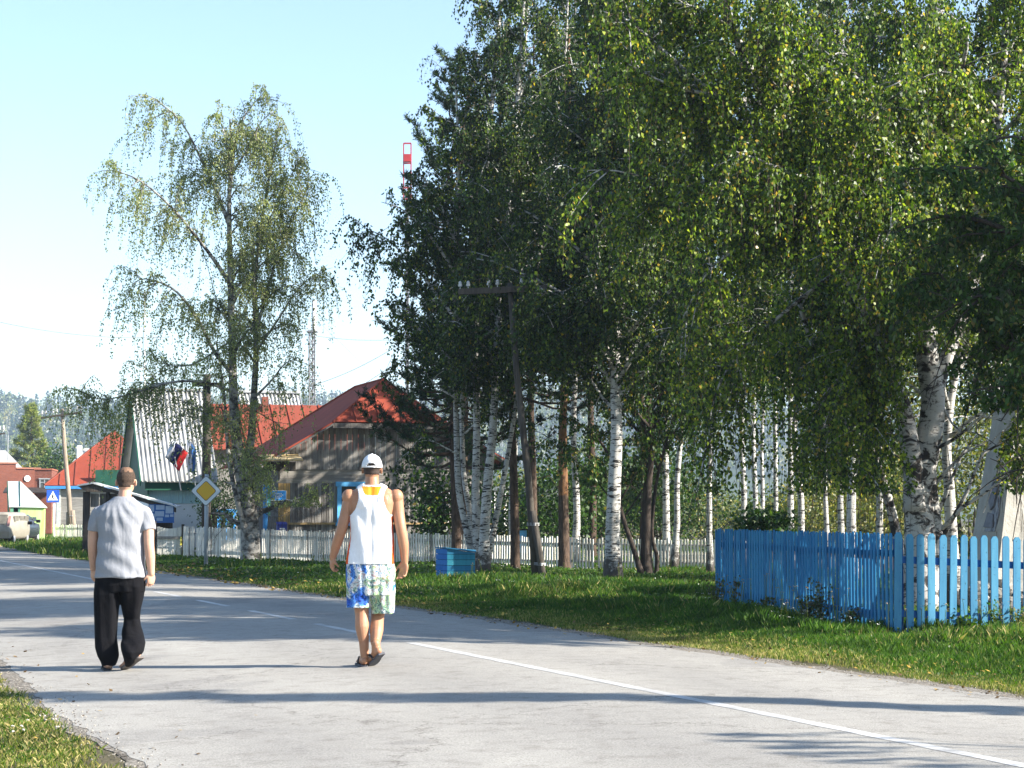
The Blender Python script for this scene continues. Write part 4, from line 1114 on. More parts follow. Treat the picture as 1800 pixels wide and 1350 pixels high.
def broadleaf(name, base, stems, limbs, label, cat='tree', group=None, seed=0, mats=LB, bark=M_BIRCH, leaf=(.055, .042), auto=20, auto_range=(.35, 1), auto_len=2.2,
              twig_len=(.35, 1.1), twig_gap=.13, leaf_gap=.055, droop=.75, sub_n=7, elev=(25, 60), pmix=(.50, .33, .15, .015), leaf_twigs=True, hang=.8, len_profile=None, az_bias=None, crown_label=None, sub_len=.42, limb_start=.25, trunk_n=10, minz=None, cull=None):
    """stems: [(points, r0, r1)], limbs: [(points, r0)] given by hand; more limbs are grown from the stems"""
    rng = np.random.default_rng(seed); rnd = random.Random(seed)
    twig_gap *= .68; leaf_gap *= .46; leaf = (leaf[0] * 1.04, leaf[1] * 1.02)
    root = thing(name, base, label, cat, group)
    tk = MB()
    for pts, r0, r1 in stems:
        sp = smooth_poly(pts, 4); n = len(sp)
        tk.tube(sp, [r0 + (r1 - r0) * (i / (n - 1)) ** .8 + (r0 * .35 * max(0, 1 - i / (n * .07 + .5)) if i < n * .1 + 1 and (sp[0][2] < .5) else 0) for i in range(n)], trunk_n)
    all_limbs = [(smooth_poly(p, 3), r) for p, r in limbs]
    # grown limbs
    lens = [np.linalg.norm(np.diff(np.array([list(q) for q in s[0]]), axis=0), axis=1).sum() for s in stems]
    tot = sum(lens)
    for (pts, r0, r1), Ln in zip(stems, lens):
        k = int(round(auto * Ln / tot))
        for i in range(k):
            t = auto_range[0] + (auto_range[1] - auto_range[0]) * ((i + rnd.random()) / k)
            p, d = poly_at([list(q) for q in smooth_poly(pts, 4)], np.array([t])); p = p[0]; d = d[0]
            az = rnd.uniform(0, 2 * math.pi) if az_bias is None else az_bias + rnd.gauss(0, 1.2)
            el = math.radians(rnd.uniform(*elev)); prof = (len_profile(t) if len_profile else (1.15 - .75 * max(0, (t - .45) / .55)))
            Lb = auto_len * prof * rnd.uniform(.7, 1.25)
            h = np.array([math.cos(az) * math.cos(el), math.sin(az) * math.cos(el), math.sin(el)])
            h = unit(h + d * .35)
            P_ = [p + h * Lb * s + np.array([0, 0, -1]) * Lb * droop * .38 * s * s + rng.normal(0, .03, 3) * Lb * s for s in (0, .25, .5, .75, 1)]
            all_limbs.append((P_, (r0 + (r1 - r0) * t) * .42))
    starts = []; dirs = []; Ls = []
    for P_, r in all_limbs:
        P_ = np.array([list(q) for q in P_]); L_ = np.linalg.norm(np.diff(P_, axis=0), axis=1).sum()
        n = len(P_); tk.tube([tuple(q) for q in P_], [max(.006, r * (1 - .85 * i / (n - 1))) for i in range(n)], 6)
        ns = max(3, int(sub_n * L_ / 2.0))
        ts = rng.uniform(limb_start, 1, ns); p, d = poly_at(P_, ts)
        dd = unit(d * .8 + rng.normal(0, .65, (ns, 3)) + np.array([0, 0, .12])); sl = sub_len * L_ ** .7 * 1.25 * rng.uniform(.5, 1.2, ns) * (1.15 - .5 * ts)
        for j in range(ns):
            Q = np.array([p[j] + dd[j] * sl[j] * s + np.array([0, 0, -1]) * sl[j] * .35 * s * s for s in (0, .35, .7, 1)])
            tk.tube([tuple(q) for q in Q], [max(.005, r * .3), .008, .006, .004], 4, cap=False)
            m = max(2, int(sl[j] / twig_gap)); tt = rng.uniform(.1, 1, m); a, b = poly_at(Q, tt)
            starts.append(a); dirs.append(unit(b * .7 + rng.normal(0, .6, (m, 3))))
        m = max(2, int(L_ * .7 / twig_gap)); tt = rng.uniform(limb_start + .05, 1, m); a, b = poly_at(P_, tt); starts.append(a); dirs.append(unit(b * .5 + rng.normal(0, .7, (m, 3))))
    S0 = np.concatenate(starts); D0 = np.concatenate(dirs); M = len(S0)
    TL = rng.uniform(twig_len[0], twig_len[1], M) * rng.uniform(.6, 1.1, M)
    def at(s, idx):
        s = s[:, None]; l = TL[idx][:, None]
        return S0[idx] + D0[idx] * l * (s - .5 * s * s) * .9 + np.array([0, 0, -1.]) * l * droop * s ** 1.6
    nl = np.maximum(1, (TL / leaf_gap).astype(int)); idx = np.repeat(np.arange(M), nl); s = rng.uniform(.08, 1, len(idx))
    pos = at(s, idx) + rng.normal(0, .034, (len(idx), 3))
    zmin = minz if minz is not None else .5
    kp = pos[:, 2] > zmin; pos = pos[kp]
    TR_ = rng.normal(0, 1, (M, 3)); LQ = leaf_quads(rng, pos, leaf[0], leaf[1], hang, TR_[idx[kp]])
    # clumps of one colour: material by twig-wise noise
    pr = np.cumsum(pmix); mi = np.searchsorted(pr, rng.random(len(pos)) * pr[-1])
    parts_ = [LQ]; mis = [mi]
    if leaf_twigs:
        ai = np.arange(M)
        for s0, s1 in ((0, .35), (.35, .7), (.7, 1.0)):
            parts_.append(ribbons(rng, at(np.full(M, s0), ai), at(np.full(M, s1), ai), .006)); mis.append(np.full(M, 4))
    tk.build('trunk', bark, root, smooth=True)
    AQ = np.concatenate(parts_); AM = np.concatenate(mis)
    if cull is not None:
        cc_ = AQ.mean(1); kk = ~cull(cc_[:, 0], cc_[:, 1], cc_[:, 2]); AQ, AM = AQ[kk], AM[kk]
    quads_object('crown', AQ, list(mats) + [M_TWIG], root, AM)
    NLEAF[0] += len(pos)
    return root

def pxs(D, *pts):
    """polyline through photo points (px, py[, extra depth])"""
    return [P(p[0], p[1], D + (p[2] if len(p) > 2 else 0)) for p in pts]

# ---- the lone forked birch on the left
D_ = G(438, 992).y
st = [
 (pxs(D_, (441, 998), (440, 950), (437, 905), (430, 850), (424, 815)), .27, .2),
 (pxs(D_, (424, 830), (413, 745), (410, 680), (407, 560), (404, 450), (403, 340), (407, 262), (404, 210)), .165, .02),
 (pxs(D_, (427, 840), (441, 775, .2), (446, 700, .3), (450, 620, .4), (448, 540, .5), (452, 450, .5), (470, 330, .6), (492, 215, .6)), .13, .02),
 (pxs(D_, (436, 950, -.15), (422, 900, -.3), (406, 830, -.4), (398, 760, -.3), (394, 690, -.4), (380, 600, -.5)), .085, .02)]
lb = [
 (pxs(D_, (405, 500), (375, 455, -.3), (349, 421, -.5), (302, 365, -.8), (250, 320, -.9), (205, 300, -1)), .06),
 (pxs(D_, (404, 400), (383, 343, .3), (353, 279, .5), (319, 215, .6), (272, 172, .6)), .055),
 (pxs(D_, (404, 330), (400, 262, -.2), (381, 193, -.3)), .04),
 (pxs(D_, (404, 340), (416, 236), (440, 190, .2), (462, 166, .2)), .045),
 (pxs(D_, (404, 310), (430, 270, -.4), (455, 220, -.4), (480, 195, -.4)), .04),
 (pxs(D_, (411, 660), (379, 622, -.3), (353, 571, -.4), (332, 537, -.5), (300, 505, -.7), (255, 490, -.8), (232, 500, -.8)), .06),
 (pxs(D_, (449, 560, .4), (444, 446, 0), (456, 416, 0), (487, 360, .2), (530, 270, .3)), .05),
 (pxs(D_, (449, 590, .4), (474, 494, .6), (499, 420, .7), (540, 330, .8)), .05),
 (pxs(D_, (449, 620, .4), (490, 560, .2), (515, 520, .1), (540, 492, 0), (556, 490, 0)), .035),
 (pxs(D_, (411, 690), (360, 672, -.2), (300, 672, -.3), (232, 692, -.4), (180, 702, -.4), (140, 688, -.4)), .05),
 (pxs(D_, (413, 745), (380, 740, .3), (340, 712, .5), (300, 700, .6)), .035),
 (pxs(D_, (446, 700, .3), (478, 668, .3), (500, 640, .4), (525, 628, .4)), .035),
 (pxs(D_, (446, 720, .3), (480, 740, .3), (505, 745, .4)), .02),
 (pxs(D_, (432, 870), (470, 905, -.2), (500, 905, -.3), (530, 885, -.4), (552, 868, -.4)), .012),
 (pxs(D_, (430, 800, .1), (400, 790, .1), (385, 800, .2)), .02),
 (pxs(D_, (405, 600), (340, 640, .4), (290, 640, .5), (262, 620, .5)), .03),
]
broadleaf('birch_tree', G(438, 992), st, lb, 'tall lone forked birch with sparse hanging leaves and a dark split trunk', seed=3, mats=LP, bark=M_BIRCHG, leaf=(.060, .044), auto=66, auto_range=(.30, .97), auto_len=1.3,
          twig_gap=.16, leaf_gap=.064, twig_len=(.5, 1.6), droop=.95, sub_n=8, elev=(20, 60), limb_start=.3, group='birches in view', minz=1.5)

# ---- five-stemmed birch clump behind the blue well cover
g0 = G(850, 1013); D_ = g0.y
st = [
 (pxs(D_ + .4, (836, 1004), (820, 930), (806, 860), (802, 760), (800, 660), (798, 560), (800, 420), (806, 280), (800, 120)), .085, .02),
 (pxs(D_ + .9, (840, 1002), (826, 900), (815, 830), (812, 700), (824, 560), (840, 400), (850, 230)), .08, .02),
 (pxs(D_ + .3, (842, 1008), (838, 930), (836, 860), (838, 740), (836, 590), (842, 420), (860, 240), (875, 60), (885, -60)), .11, .03),
 (pxs(D_, (850, 1018), (852, 940), (856, 860), (866, 760), (872, 640), (880, 480), (900, 300), (915, 100), (925, -80)), .13, .03),
 (pxs(D_ + .3, (852, 1010), (866, 940), (882, 860), (896, 780), (915, 660), (940, 500), (965, 330), (990, 150), (1000, -40)), .075, .02)]
lb = [(pxs(D_, (800, 560), (770, 520, .3), (730, 470, .5), (680, 420, .6), (640, 400, .6)), .04),
      (pxs(D_, (800, 640), (760, 600), (715, 560, .2), (680, 540, .3)), .035),
      (pxs(D_, (800, 480), (760, 420, -.3), (710, 370, -.5), (670, 355, -.6)), .035),
      (pxs(D_, (802, 430), (770, 350, .2), (740, 310, .3), (725, 320, .3)), .03),
      (pxs(D_, (803, 700), (770, 680), (730, 640), (700, 640)), .03),
      (pxs(D_, (806, 800), (770, 780, -.2), (740, 770, -.2), (715, 800, -.3)), .02)]
broadleaf('birch_tree', g0, st, lb, 'clump of five slim white birch stems rising from one foot beside the blue well cover', seed=5, auto=150, auto_range=(.30, 1), auto_len=1.9, twig_gap=.15, leaf_gap=.062, leaf=(.07, .052), droop=.8, group='birches in view', minz=1.9, pmix=(.5, .37, .12, .012))

# ---- the single stout birch in the middle of the grove
g0 = G(1080, 1021); D_ = g0.y
st = [(pxs(D_, (1078, 1030), (1077, 940), (1080, 850), (1084, 760), (1082, 680), (1086, 560), (1092, 420), (1085, 260), (1092, 90), (1090, -120)), .165, .04)]
lb = [(pxs(D_, (1083, 720), (1060, 700, .4), (1020, 640, .8), (985, 620, 1)), .04), (pxs(D_, (1082, 690), (1110, 660, -.4), (1140, 650, -.8)), .04),
      (pxs(D_, (1084, 600), (1040, 540, -.6), (1000, 520, -1)), .04)]
broadleaf('birch_tree', g0, st, lb, 'single stout white birch trunk in the middle of the grove, right of the telegraph pole', seed=8, auto=104, auto_range=(.28, 1), auto_len=2.9, twig_gap=.14, leaf_gap=.06, leaf=(.072, .054), droop=.85, group='birches in view', minz=2.2, pmix=(.5, .34, .15, .015))

# ---- dark crooked tree with several thin stems
g0 = G(1138, 1017); D_ = g0.y
st = [(pxs(D_, (1136, 1024), (1136, 940), (1138, 860), (1145, 780), (1140, 700), (1150, 600), (1160, 480)), .13, .03),
      (pxs(D_ - .1, (1128, 1010), (1112, 960), (1092, 900), (1082, 840), (1072, 800)), .06, .035),
      (pxs(D_ + .1, (1152, 1022), (1155, 980), (1146, 940), (1152, 860), (1170, 780), (1195, 700), (1215, 600)), .05, .02)]
lb = [(pxs(D_, (1074, 806), (1050, 770), (1010, 740), (980, 730)), .03), (pxs(D_, (1078, 830), (1050, 840), (1015, 860)), .02), (pxs(D_, (1145, 770), (1120, 730), (1095, 720), (1070, 740)), .03), (pxs(D_, (1145, 760), (1170, 720), (1185, 690)), .03)]
broadleaf('bird_cherry_tree', g0, st, lb, 'dark crooked tree with bent side stems standing right of the stout birch', seed=9, bark=M_DARKB, mats=LM, auto=44, auto_range=(.42, 1), auto_len=1.8, leaf=(.075, .045), twig_len=(.25, .6), droop=.4, minz=1.9, pmix=(.4, .25, .25, .1))

# ---- the pair of birches and slim ones
def slim(base_px, pts, r, label, seed, D=None, auto=24, al=2.0, rng_=(.28, 1), minz=2.0, lp=(.07, .052), **kw):
    g = G(*base_px) if D is None else gpt(base_px[0], D)
    D0 = g.y
    return broadleaf('birch_tree', g, [(pxs(D0, *pts), r, r * .22)], [], label, seed=seed, auto=int(auto * 1.6), auto_range=rng_, auto_len=al, twig_gap=.16, leaf_gap=.066, leaf=lp, droop=.85, group='birches in view', minz=minz, trunk_n=8, **kw)
slim((1172, 1000), ((1172, 1004), (1171, 900), (1170, 800), (1172, 700), (1168, 560), (1176, 380), (1180, 200), (1180, 40)), .10, 'left birch of the close pair with black lower bark right of the crooked tree', 21, auto=26)
slim((1186, 1004), ((1184, 1008), (1190, 920), (1190, 850), (1198, 760), (1208, 680), (1215, 560), (1212, 400), (1230, 200), (1240, 20)), .085, 'right birch of the close pair, white down to the grass and bending right', 22, auto=26)
slim((905, 0), ((905, 985), (900, 900), (905, 760), (900, 600), (915, 420), (910, 230), (925, 60), (930, -120)), .11, 'rear birch hidden between the clump and the telegraph pole', 24, D=52, auto=34, al=2.6)
slim((1010, 0), ((1010, 985), (1014, 900), (1008, 760), (1012, 600), (1005, 420), (1015, 230), (1010, 60), (1014, -120)), .11, 'rear birch hidden behind the orange-barked pine', 25, D=54, auto=34, al=2.8)
slim((1500, 0), ((1500, 1040), (1496, 900), (1500, 760), (1490, 600), (1480, 420), (1490, 230), (1480, 60), (1470, -140)), .10, 'birch rising behind the hanging leaves of the huge old birch', 26, D=36, auto=40, al=2.5, rng_=(.4, 1), minz=3.0)
tb = slim((1249, 1012), ((1249, 1016), (1247, 930), (1247, 840), (1250, 700), (1244, 560), (1252, 380), (1250, 200), (1260, 20)), .075, 'slim birch just left of the blue picket fence corner', 23, auto=26)
spec = [(1306, 49, .07, 'slim birch trunk farthest left of those rising behind the blue fence side'), (1326, 55, .095, 'thicker birch of the twin trunks left of centre behind the blue fence'), (1337, 55.5, .06, 'thin birch touching the right side of a thicker trunk behind the blue fence'),
        (1362, 52, .065, 'thin straight birch behind the dark bush on the blue fence'), (1387, 47, .09, 'white birch trunk at the right end of the dark bush behind the blue fence'), (1406, 44, .085, 'birch curving left near its foot, right of the dark bush'),
        (1478, 42, .08, 'birch trunk half hidden by hanging leaves above the middle of the blue fence'), (1452, 50, .06, 'thin birch among the sunny leaves above the blue fence'), (1541, 40, .075, 'birch rising just left of the corner of the blue fence')]
protos = []
for i, (x, D0, r, lab) in enumerate(spec):
    if i in (0, 1, 5):
        b = slim((x, 0), ((x, 907 + FPX * CAMH / D0 + 6), (x + 2, 880), (x - 2 - (8 if i == 5 else 0), 760), (x + 4, 620), (x, 460), (x + 8, 280), (x, 80)), .085, lab, 30 + i, D=D0, auto=18, al=1.9, rng_=(.32, 1), minz=2.9)
        protos.append(b)
    else:
        q = protos[i % len(protos)]; s = r / .085
        b = copy_tree(q, gpt(x, D0), random.Random(i).uniform(0, 6.28), lab, scale=(s ** .5, s ** .5, 1.0))
# ---- the big multi-stemmed old birch behind the blue fence
D_ = 26.8
g0 = gpt(1618, D_)
st = [(pxs(D_, (1615, 1078), (1617, 1000), (1618, 930), (1615, 860), (1622, 820), (1633, 770), (1640, 700), (1628, 600), (1640, 450), (1632, 300), (1630, 200), (1645, 60), (1640, -150)), .25, .09),
      (pxs(D_ - .1, (1608, 900), (1606, 830), (1597, 770), (1588, 720), (1560, 640, -.5), (1500, 500, -.9), (1420, 350, -1.2), (1375, 255, -1.5), (1300, 80, -1.8), (1250, -60, -2)), .16, .04),
      (pxs(D_, (1640, 720), (1656, 650, .1), (1690, 560, .3), (1730, 420, .4), (1745, 300, .5), (1765, 100, .6), (1770, -80, .6)), .11, .04),
      (pxs(D_ + .6, (1604, 1070), (1580, 960), (1562, 880), (1530, 790), (1480, 740), (1440, 640), (1400, 520)), .085, .03),
      (pxs(D_ - .05, (1630, 1076), (1648, 960), (1640, 870), (1637, 800)), .09, .06)]
lb = [(pxs(D_ - 1, (1420, 350), (1370, 318, -.3), (1300, 310, -.6), (1200, 322, -.8), (1080, 300, -1), (1030, 300, -1)), .035),
      (pxs(D_ - 1.2, (1375, 255), (1300, 200, -.4), (1200, 120, -.8), (1110, 40, -1), (1060, 20, -1.2)), .045),
      (pxs(D_ - 1.2, (1330, 150), (1250, 60, -.3), (1160, -30, -.6), (1090, -60, -.8)), .045),
      (pxs(D_ - 1.2, (1340, 180), (1270, 170, -.8), (1180, 150, -1.2), (1100, 110, -1.4)), .035),
      (pxs(D_ - .6, (1510, 520), (1450, 400, -.8), (1400, 250, -1.3), (1350, 120, -1.6), (1380, 60, -1.8)), .045),
      (pxs(D_ - .6, (1500, 500), (1560, 430, -.5), (1610, 360, -.9), (1580, 300, -1)), .03),
      (pxs(D_, (1632, 300), (1580, 230, -1), (1520, 150, -1.5), (1450, 90, -1.7)), .05),
      (pxs(D_, (1630, 250), (1680, 150, -1), (1700, 60, -1.5), (1660, 20, -1.8)), .05),
      (pxs(D_, (1642, 690), (1690, 760, -.2), (1740, 720, -.4)), .02),
      (pxs(D_, (1598, 730), (1560, 690, -.6), (1530, 600, -1), (1490, 570, -1.2)), .03),
      (pxs(D_, (1640, 790), (1680, 770, -.4), (1740, 720, -.8), (1800, 690, -1)), .03),
      (pxs(D_ - .7, (1480, 470), (1390, 540, -.3), (1300, 620, -.5), (1255, 700, -.6), (1245, 790, -.6)), .03),
      (pxs(D_ - .6, (1530, 560), (1500, 640, -.4), (1465, 720, -.6), (1450, 800, -.7)), .03),
      (pxs(D_ - .4, (1560, 640), (1530, 720, -.5), (1515, 800, -.7), (1535, 870, -.7)), .025),
      (pxs(D_ - .9, (1420, 350), (1330, 420, -.5), (1250, 470, -.8), (1200, 560, -.8)), .03),
      (pxs(D_ - .3, (1588, 720), (1560, 650, -.4), (1545, 560, -.8), (1560, 520, -1)), .03)]
broadleaf('birch_tree', g0, st, lb, 'huge old multi-stemmed birch with a dark scarred trunk behind the blue picket fence', seed=14, bark=M_BIRCHO, mats=LK, auto=105, auto_range=(.36, 1), auto_len=2.4, twig_gap=.12, leaf_gap=.05, leaf=(.056, .043), droop=.85, group='birches in view', minz=1.55, twig_len=(.4, 1.3), pmix=(.46, .30, .21, .025), trunk_n=16, cull=lambda x, y, z: (x > 5.0) & (x < 6.35) & (z < 3.35))
slim((1675, 0), ((1678, 1070), (1672, 930), (1668, 850), (1664, 790), (1672, 700), (1690, 600), (1700, 450), (1690, 250), (1700, 50)), .10, 'slimmer curved birch between the huge old birch and the monument', 40, D=28.2, auto=26, al=1.7, lp=(.058, .045), cull=lambda x, y, z: z < 3.4)
slim((1765, 0), ((1765, 1050), (1762, 900), (1760, 760), (1762, 640), (1766, 560), (1750, 400), (1756, 240), (1770, 60)), .13, 'pale birch half hidden in leaves above the monument', 41, D=31.5, auto=28, al=2.2, lp=(.06, .045), cull=lambda x, y, z: z < 3.0)

# ---- ash-leaved maple hanging in from the right
D_ = 21.8
mb_ = Vector((6.9, 22.3, 0))
st = [([mb_ + Vector((0, 0, -.1)), mb_ + Vector((.05, 0, 1.2)), mb_ + Vector((-.1, 0, 2.4)), mb_ + Vector((-.3, 0, 3.8)), mb_ + Vector((-.5, .1, 5.4))], .16, .06),
      ([mb_ + Vector((.1, .1, .3)), mb_ + Vector((.5, .3, 1.8)), mb_ + Vector((.8, .6, 3.6)), mb_ + Vector((.8, .8, 5.2))], .11, .04)]
lb = [(pxs(D_, (1950, 640), (1880, 560), (1800, 540, .2), (1720, 520, .3), (1640, 560, .3)), .05), (pxs(D_, (1960, 560), (1860, 470), (1760, 400, .2), (1660, 380, .4), (1570, 410, .5)), .05),
      (pxs(D_, (1950, 480), (1850, 380, -.3), (1750, 300, -.3), (1650, 300, 0)), .04), (pxs(D_, (1950, 700), (1880, 680, -.5), (1800, 690, -.6), (1760, 740, -.7)), .03),
      (pxs(D_, (1940, 420), (1860, 280), (1780, 240, .3), (1720, 260, .5)), .04), (pxs(D_, (1950, 620), (1860, 620, .5), (1740, 600, .8), (1650, 480, 1), (1570, 520, 1)), .04), (pxs(D_, (1950, 740), (1890, 760, -.6), (1830, 800, -.7), (1775, 850, -.8)), .02), (pxs(D_, (1950, 600), (1860, 650, -.2), (1780, 700, -.3), (1700, 690, -.2)), .02)]
broadleaf('ash_leaved_maple', tuple(mb_), st, lb, 'dark leafy maple reaching in from the right edge in front of the monument', seed=17, bark=M_DARKB, mats=LM, auto=54, auto_range=(.4, 1), auto_len=2.0, twig_gap=.10, cull=lambda x, y, z: ((x < 4.95) & (z < 3.2)) | ((x < 5.32) & (z < 2.35)), leaf_gap=.048, leaf=(.085, .040), droop=.45, twig_len=(.2, .55), minz=1.45, hang=.6, pmix=(.45, .35, .16, .04), sub_len=.5)

# ---- slim columnar poplar outside the right edge: its shadow is the band across the near road
X0, Y0 = 10.5, 11.6
pb_ = Vector((X0, Y0, 0))
broadleaf('poplar_tree', tuple(pb_), [([pb_ + Vector((0, 0, -.1)), pb_ + Vector((.05, .05, 3)), pb_ + Vector((-.1, .1, 6)), pb_ + Vector((0, .05, 9.5))], .15, .03)], [], 'slim columnar tree outside the right edge whose shadow crosses the near road', seed=50, bark=M_DARKB, mats=LM,
          auto=90, auto_range=(.12, 1), auto_len=.55, leaf=(.09, .07), twig_len=(.12, .3), twig_gap=.05, leaf_gap=.04, droop=.1, elev=(55, 78), len_profile=lambda t: 1.0, minz=.9)

# ---- sparse young tree outside the frame: its few leafy tufts throw the ragged shadow at lower right
sp0 = Vector((8.6, 9.6, 0)); tufts = [(1.38, 11.95, 3.3), (1.50, 11.55, 3.5), (1.66, 11.25, 3.3), (1.70, 10.95, 3.6), (1.95, 10.6, 3.4), (2.2, 10.3, 3.6)]
tl = [(Vector((x + 1.9 * .966 * z, y - 1.9 * .259 * z, z))) for x, y, z in tufts]
broadleaf('young_tree', tuple(sp0), [([sp0 + Vector((0, 0, -.1)), sp0 + Vector((-.1, 0, 1.4)), sp0 + Vector((0, .1, 2.6)), sp0 + Vector((-.2, .1, 3.6))], .05, .015)], [([sp0 + Vector((-.05, 0, 1.8 + .2 * i)), (sp0 + Vector((0, 0, 2.6)) + q) / 2, q], .012) for i, q in enumerate(tl)],
          'sparse young tree beyond the right edge, throwing the ragged shadow at lower right', seed=52, bark=M_DARKB, mats=LM, auto=0, leaf=(.07, .05), twig_len=(.1, .25), twig_gap=.12, leaf_gap=.08, droop=.15, minz=2.6, limb_start=.8, sub_len=.14, sub_n=5)

# ---- broad leafy limes outside the right edge: they shade the middle of the road
lb0 = Vector((10.6, 19.6, 0))
lime0 = broadleaf('lime_tree', tuple(lb0), [([lb0 + Vector((0, 0, -.1)), lb0 + Vector((.1, 0, 2.5)), lb0 + Vector((-.1, .1, 5)), lb0 + Vector((.1, 0, 8.4))], .22, .04)], [], 'broad leafy lime beyond the right edge, nearest to the front pickets', seed=51, bark=M_DARKB, mats=LM,
          auto=56, auto_range=(.55, .95), auto_len=2.2, leaf=(.13, .10), twig_len=(.3, .8), twig_gap=.2, leaf_gap=.1, droop=.5, elev=(10, 50), minz=4.7, leaf_twigs=False, len_profile=lambda t: 1.1 - .6 * max(0, (t - .6) / .4))
lime0['group'] = 'limes beyond the right edge'
for i, (X, Y, s, lab) in enumerate([(11.6, 24.0, .95, 'lime beyond the right edge behind the monument')]):
    copy_tree(lime0, (X, Y, 0), 1.3 * (i + 1), lab, scale=(s, s, s))

# ---- conifers
def conifer(name, base, pts, r0, label, seed, n_br=60, lenf=None, start=.35, bark=None, tuft=(.10, .016, 14), up=.25, orange_from=None, tuft_gap=.16, group=None, mats=LN, sub=5, extra=(), pm=(.5, .35, .15), dead=True):
    rng = np.random.default_rng(seed); rnd = random.Random(seed)
    root = thing(name, base, label, 'tree', group)
    tk = MB(); sp = smooth_poly(pts, 4); n = len(sp)
    for i in range(n - 1):
        pass
    rr = [r0 * (1 - .82 * i / (n - 1)) + (r0 * .25 if i == 0 else 0) for i in range(n)]
    if orange_from is None: tk.tube(sp, rr, 12)
    else:
        k = int(n * orange_from); tk.tube(sp[:k + 1], rr[:k + 1], 12, mi=0, cap=False); tk.tube(sp[k:], rr[k:], 12, mi=1, cap=False)
    C_ = []; A_ = []
    lenf = lenf or (lambda t: 1.7 * (1.1 - t))
    brs = []
    for i in range(n_br):
        t = start + (1 - start) * (i + rnd.random()) / n_br
        p, d = poly_at([list(q) for q in sp], np.array([t])); p = p[0]
        az = i * 2.4 + rnd.uniform(-.5, .5); L_ = lenf(t) * rnd.uniform(.65, 1.2)
        h = np.array([math.cos(az), math.sin(az), rnd.uniform(-.15, .2)])
        Q = np.array([p + h * L_ * s + np.array([0, 0, 1]) * L_ * up * s ** 2.2 - np.array([0, 0, .12]) * L_ * math.sin(s * 3.1) for s in (0, .25, .5, .75, 1)])
        brs.append((Q, .028 * (1.2 - t) + .012))
    for e_ in extra: brs.append((np.array([list(q) for q in smooth_poly(e_, 3)]), .03))
    for Q, r in brs:
        n2 = len(Q); tk.tube([tuple(q) for q in Q], [max(.006, r * (1 - .8 * k / (n2 - 1))) for k in range(n2)], 5)
        L_ = np.linalg.norm(Q[-1] - Q[0])
        ts = rng.uniform(.3, 1, max(2, int(sub * L_))); p, d = poly_at(Q, ts)
        for j in range(len(ts)):
            e = unit(d[j] + rng.normal(0, .55, 3) * np.array([1, 1, .5]) + np.array([0, 0, .25])); l = L_ * .35 * rnd.uniform(.5, 1.1) * (1.25 - ts[j])
            m = max(2, int(l / tuft_gap)); s = np.linspace(.2, 1, m)[:, None]
            C_.append(p[j] + e * l * s); A_.append(np.repeat(unit(e + np.array([0, 0, .4]))[None], m, 0))
            tk.tube([tuple(p[j]), tuple(p[j] + e * l)], [.01, .006], 4, cap=False)
        m = max(2, int(L_ * .7 / tuft_gap)); ts = rng.uniform(.35, 1, m); p, d = poly_at(Q, ts); C_.append(p + rng.normal(0, .03, p.shape)); A_.append(unit(d + np.array([0, 0, .3])))
    if dead:
        for i in range(10):
            t = rnd.uniform(.12, start); p, d = poly_at([list(q) for q in sp], np.array([t])); p = p[0]; az = rnd.uniform(0, 6.28); L_ = rnd.uniform(.3, 1.1)
            tk.tube([tuple(p), tuple(p + np.array([math.cos(az), math.sin(az), rnd.uniform(-.2, .3)]) * L_ * .6), tuple(p + np.array([math.cos(az), math.sin(az), rnd.uniform(-.4, .2)]) * L_)], [.014, .008, .004], 4)
    C_ = np.concatenate(C_); A_ = np.concatenate(A_); nt_ = tuft[2]
    Cn = np.repeat(C_, nt_, 0) + rng.normal(0, .02, (len(C_) * nt_, 3)); An = np.repeat(A_, nt_, 0)
    dirs = unit(An * .7 + rng.normal(0, .75, An.shape)); L_ = tuft[0] * rng.uniform(.6, 1.2, len(Cn))[:, None]
    s = unit(np.cross(dirs, rng.normal(0, 1, dirs.shape))) * tuft[1] / 2
    V = np.stack([Cn - s, Cn + s, Cn + dirs * L_ + s * .3, Cn + dirs * L_ - s * .3], 1)
    mi = np.repeat(np.searchsorted(np.cumsum(pm), rng.random(len(C_)) * sum(pm)), nt_)
    tk.build('trunk', [bark or M_PINEB, M_PINEO], root, smooth=True)
    quads_object('crown', V, mats, root, mi)
    return root
g0 = G(905, 1009); D_ = g0.y
conifer('pine_tree', g0, pxs(D_, (906, 1014), (905, 920), (903, 840), (901, 740), (905, 600), (900, 450), (905, 330), (905, 230), (908, 150)), .11, 'straight dark-barked pine just left of the tall leaning telegraph pole', 61, n_br=46, start=.36, lenf=lambda t: 2.2 * (1.1 - t) + .4)
g0 = G(992, 1002); D_ = g0.y
conifer('pine_tree', g0, pxs(D_, (992, 1006), (991, 930), (990, 850), (989, 760), (992, 680), (995, 560), (990, 400), (1000, 230), (1000, 60)), .14, 'pine with orange upper bark between the telegraph pole and the stout birch', 62, n_br=46, start=.40, orange_from=.22, lenf=lambda t: 2.4 * (1.1 - t) + .4)
g0 = gpt(802, 49.5); D_ = 49.5
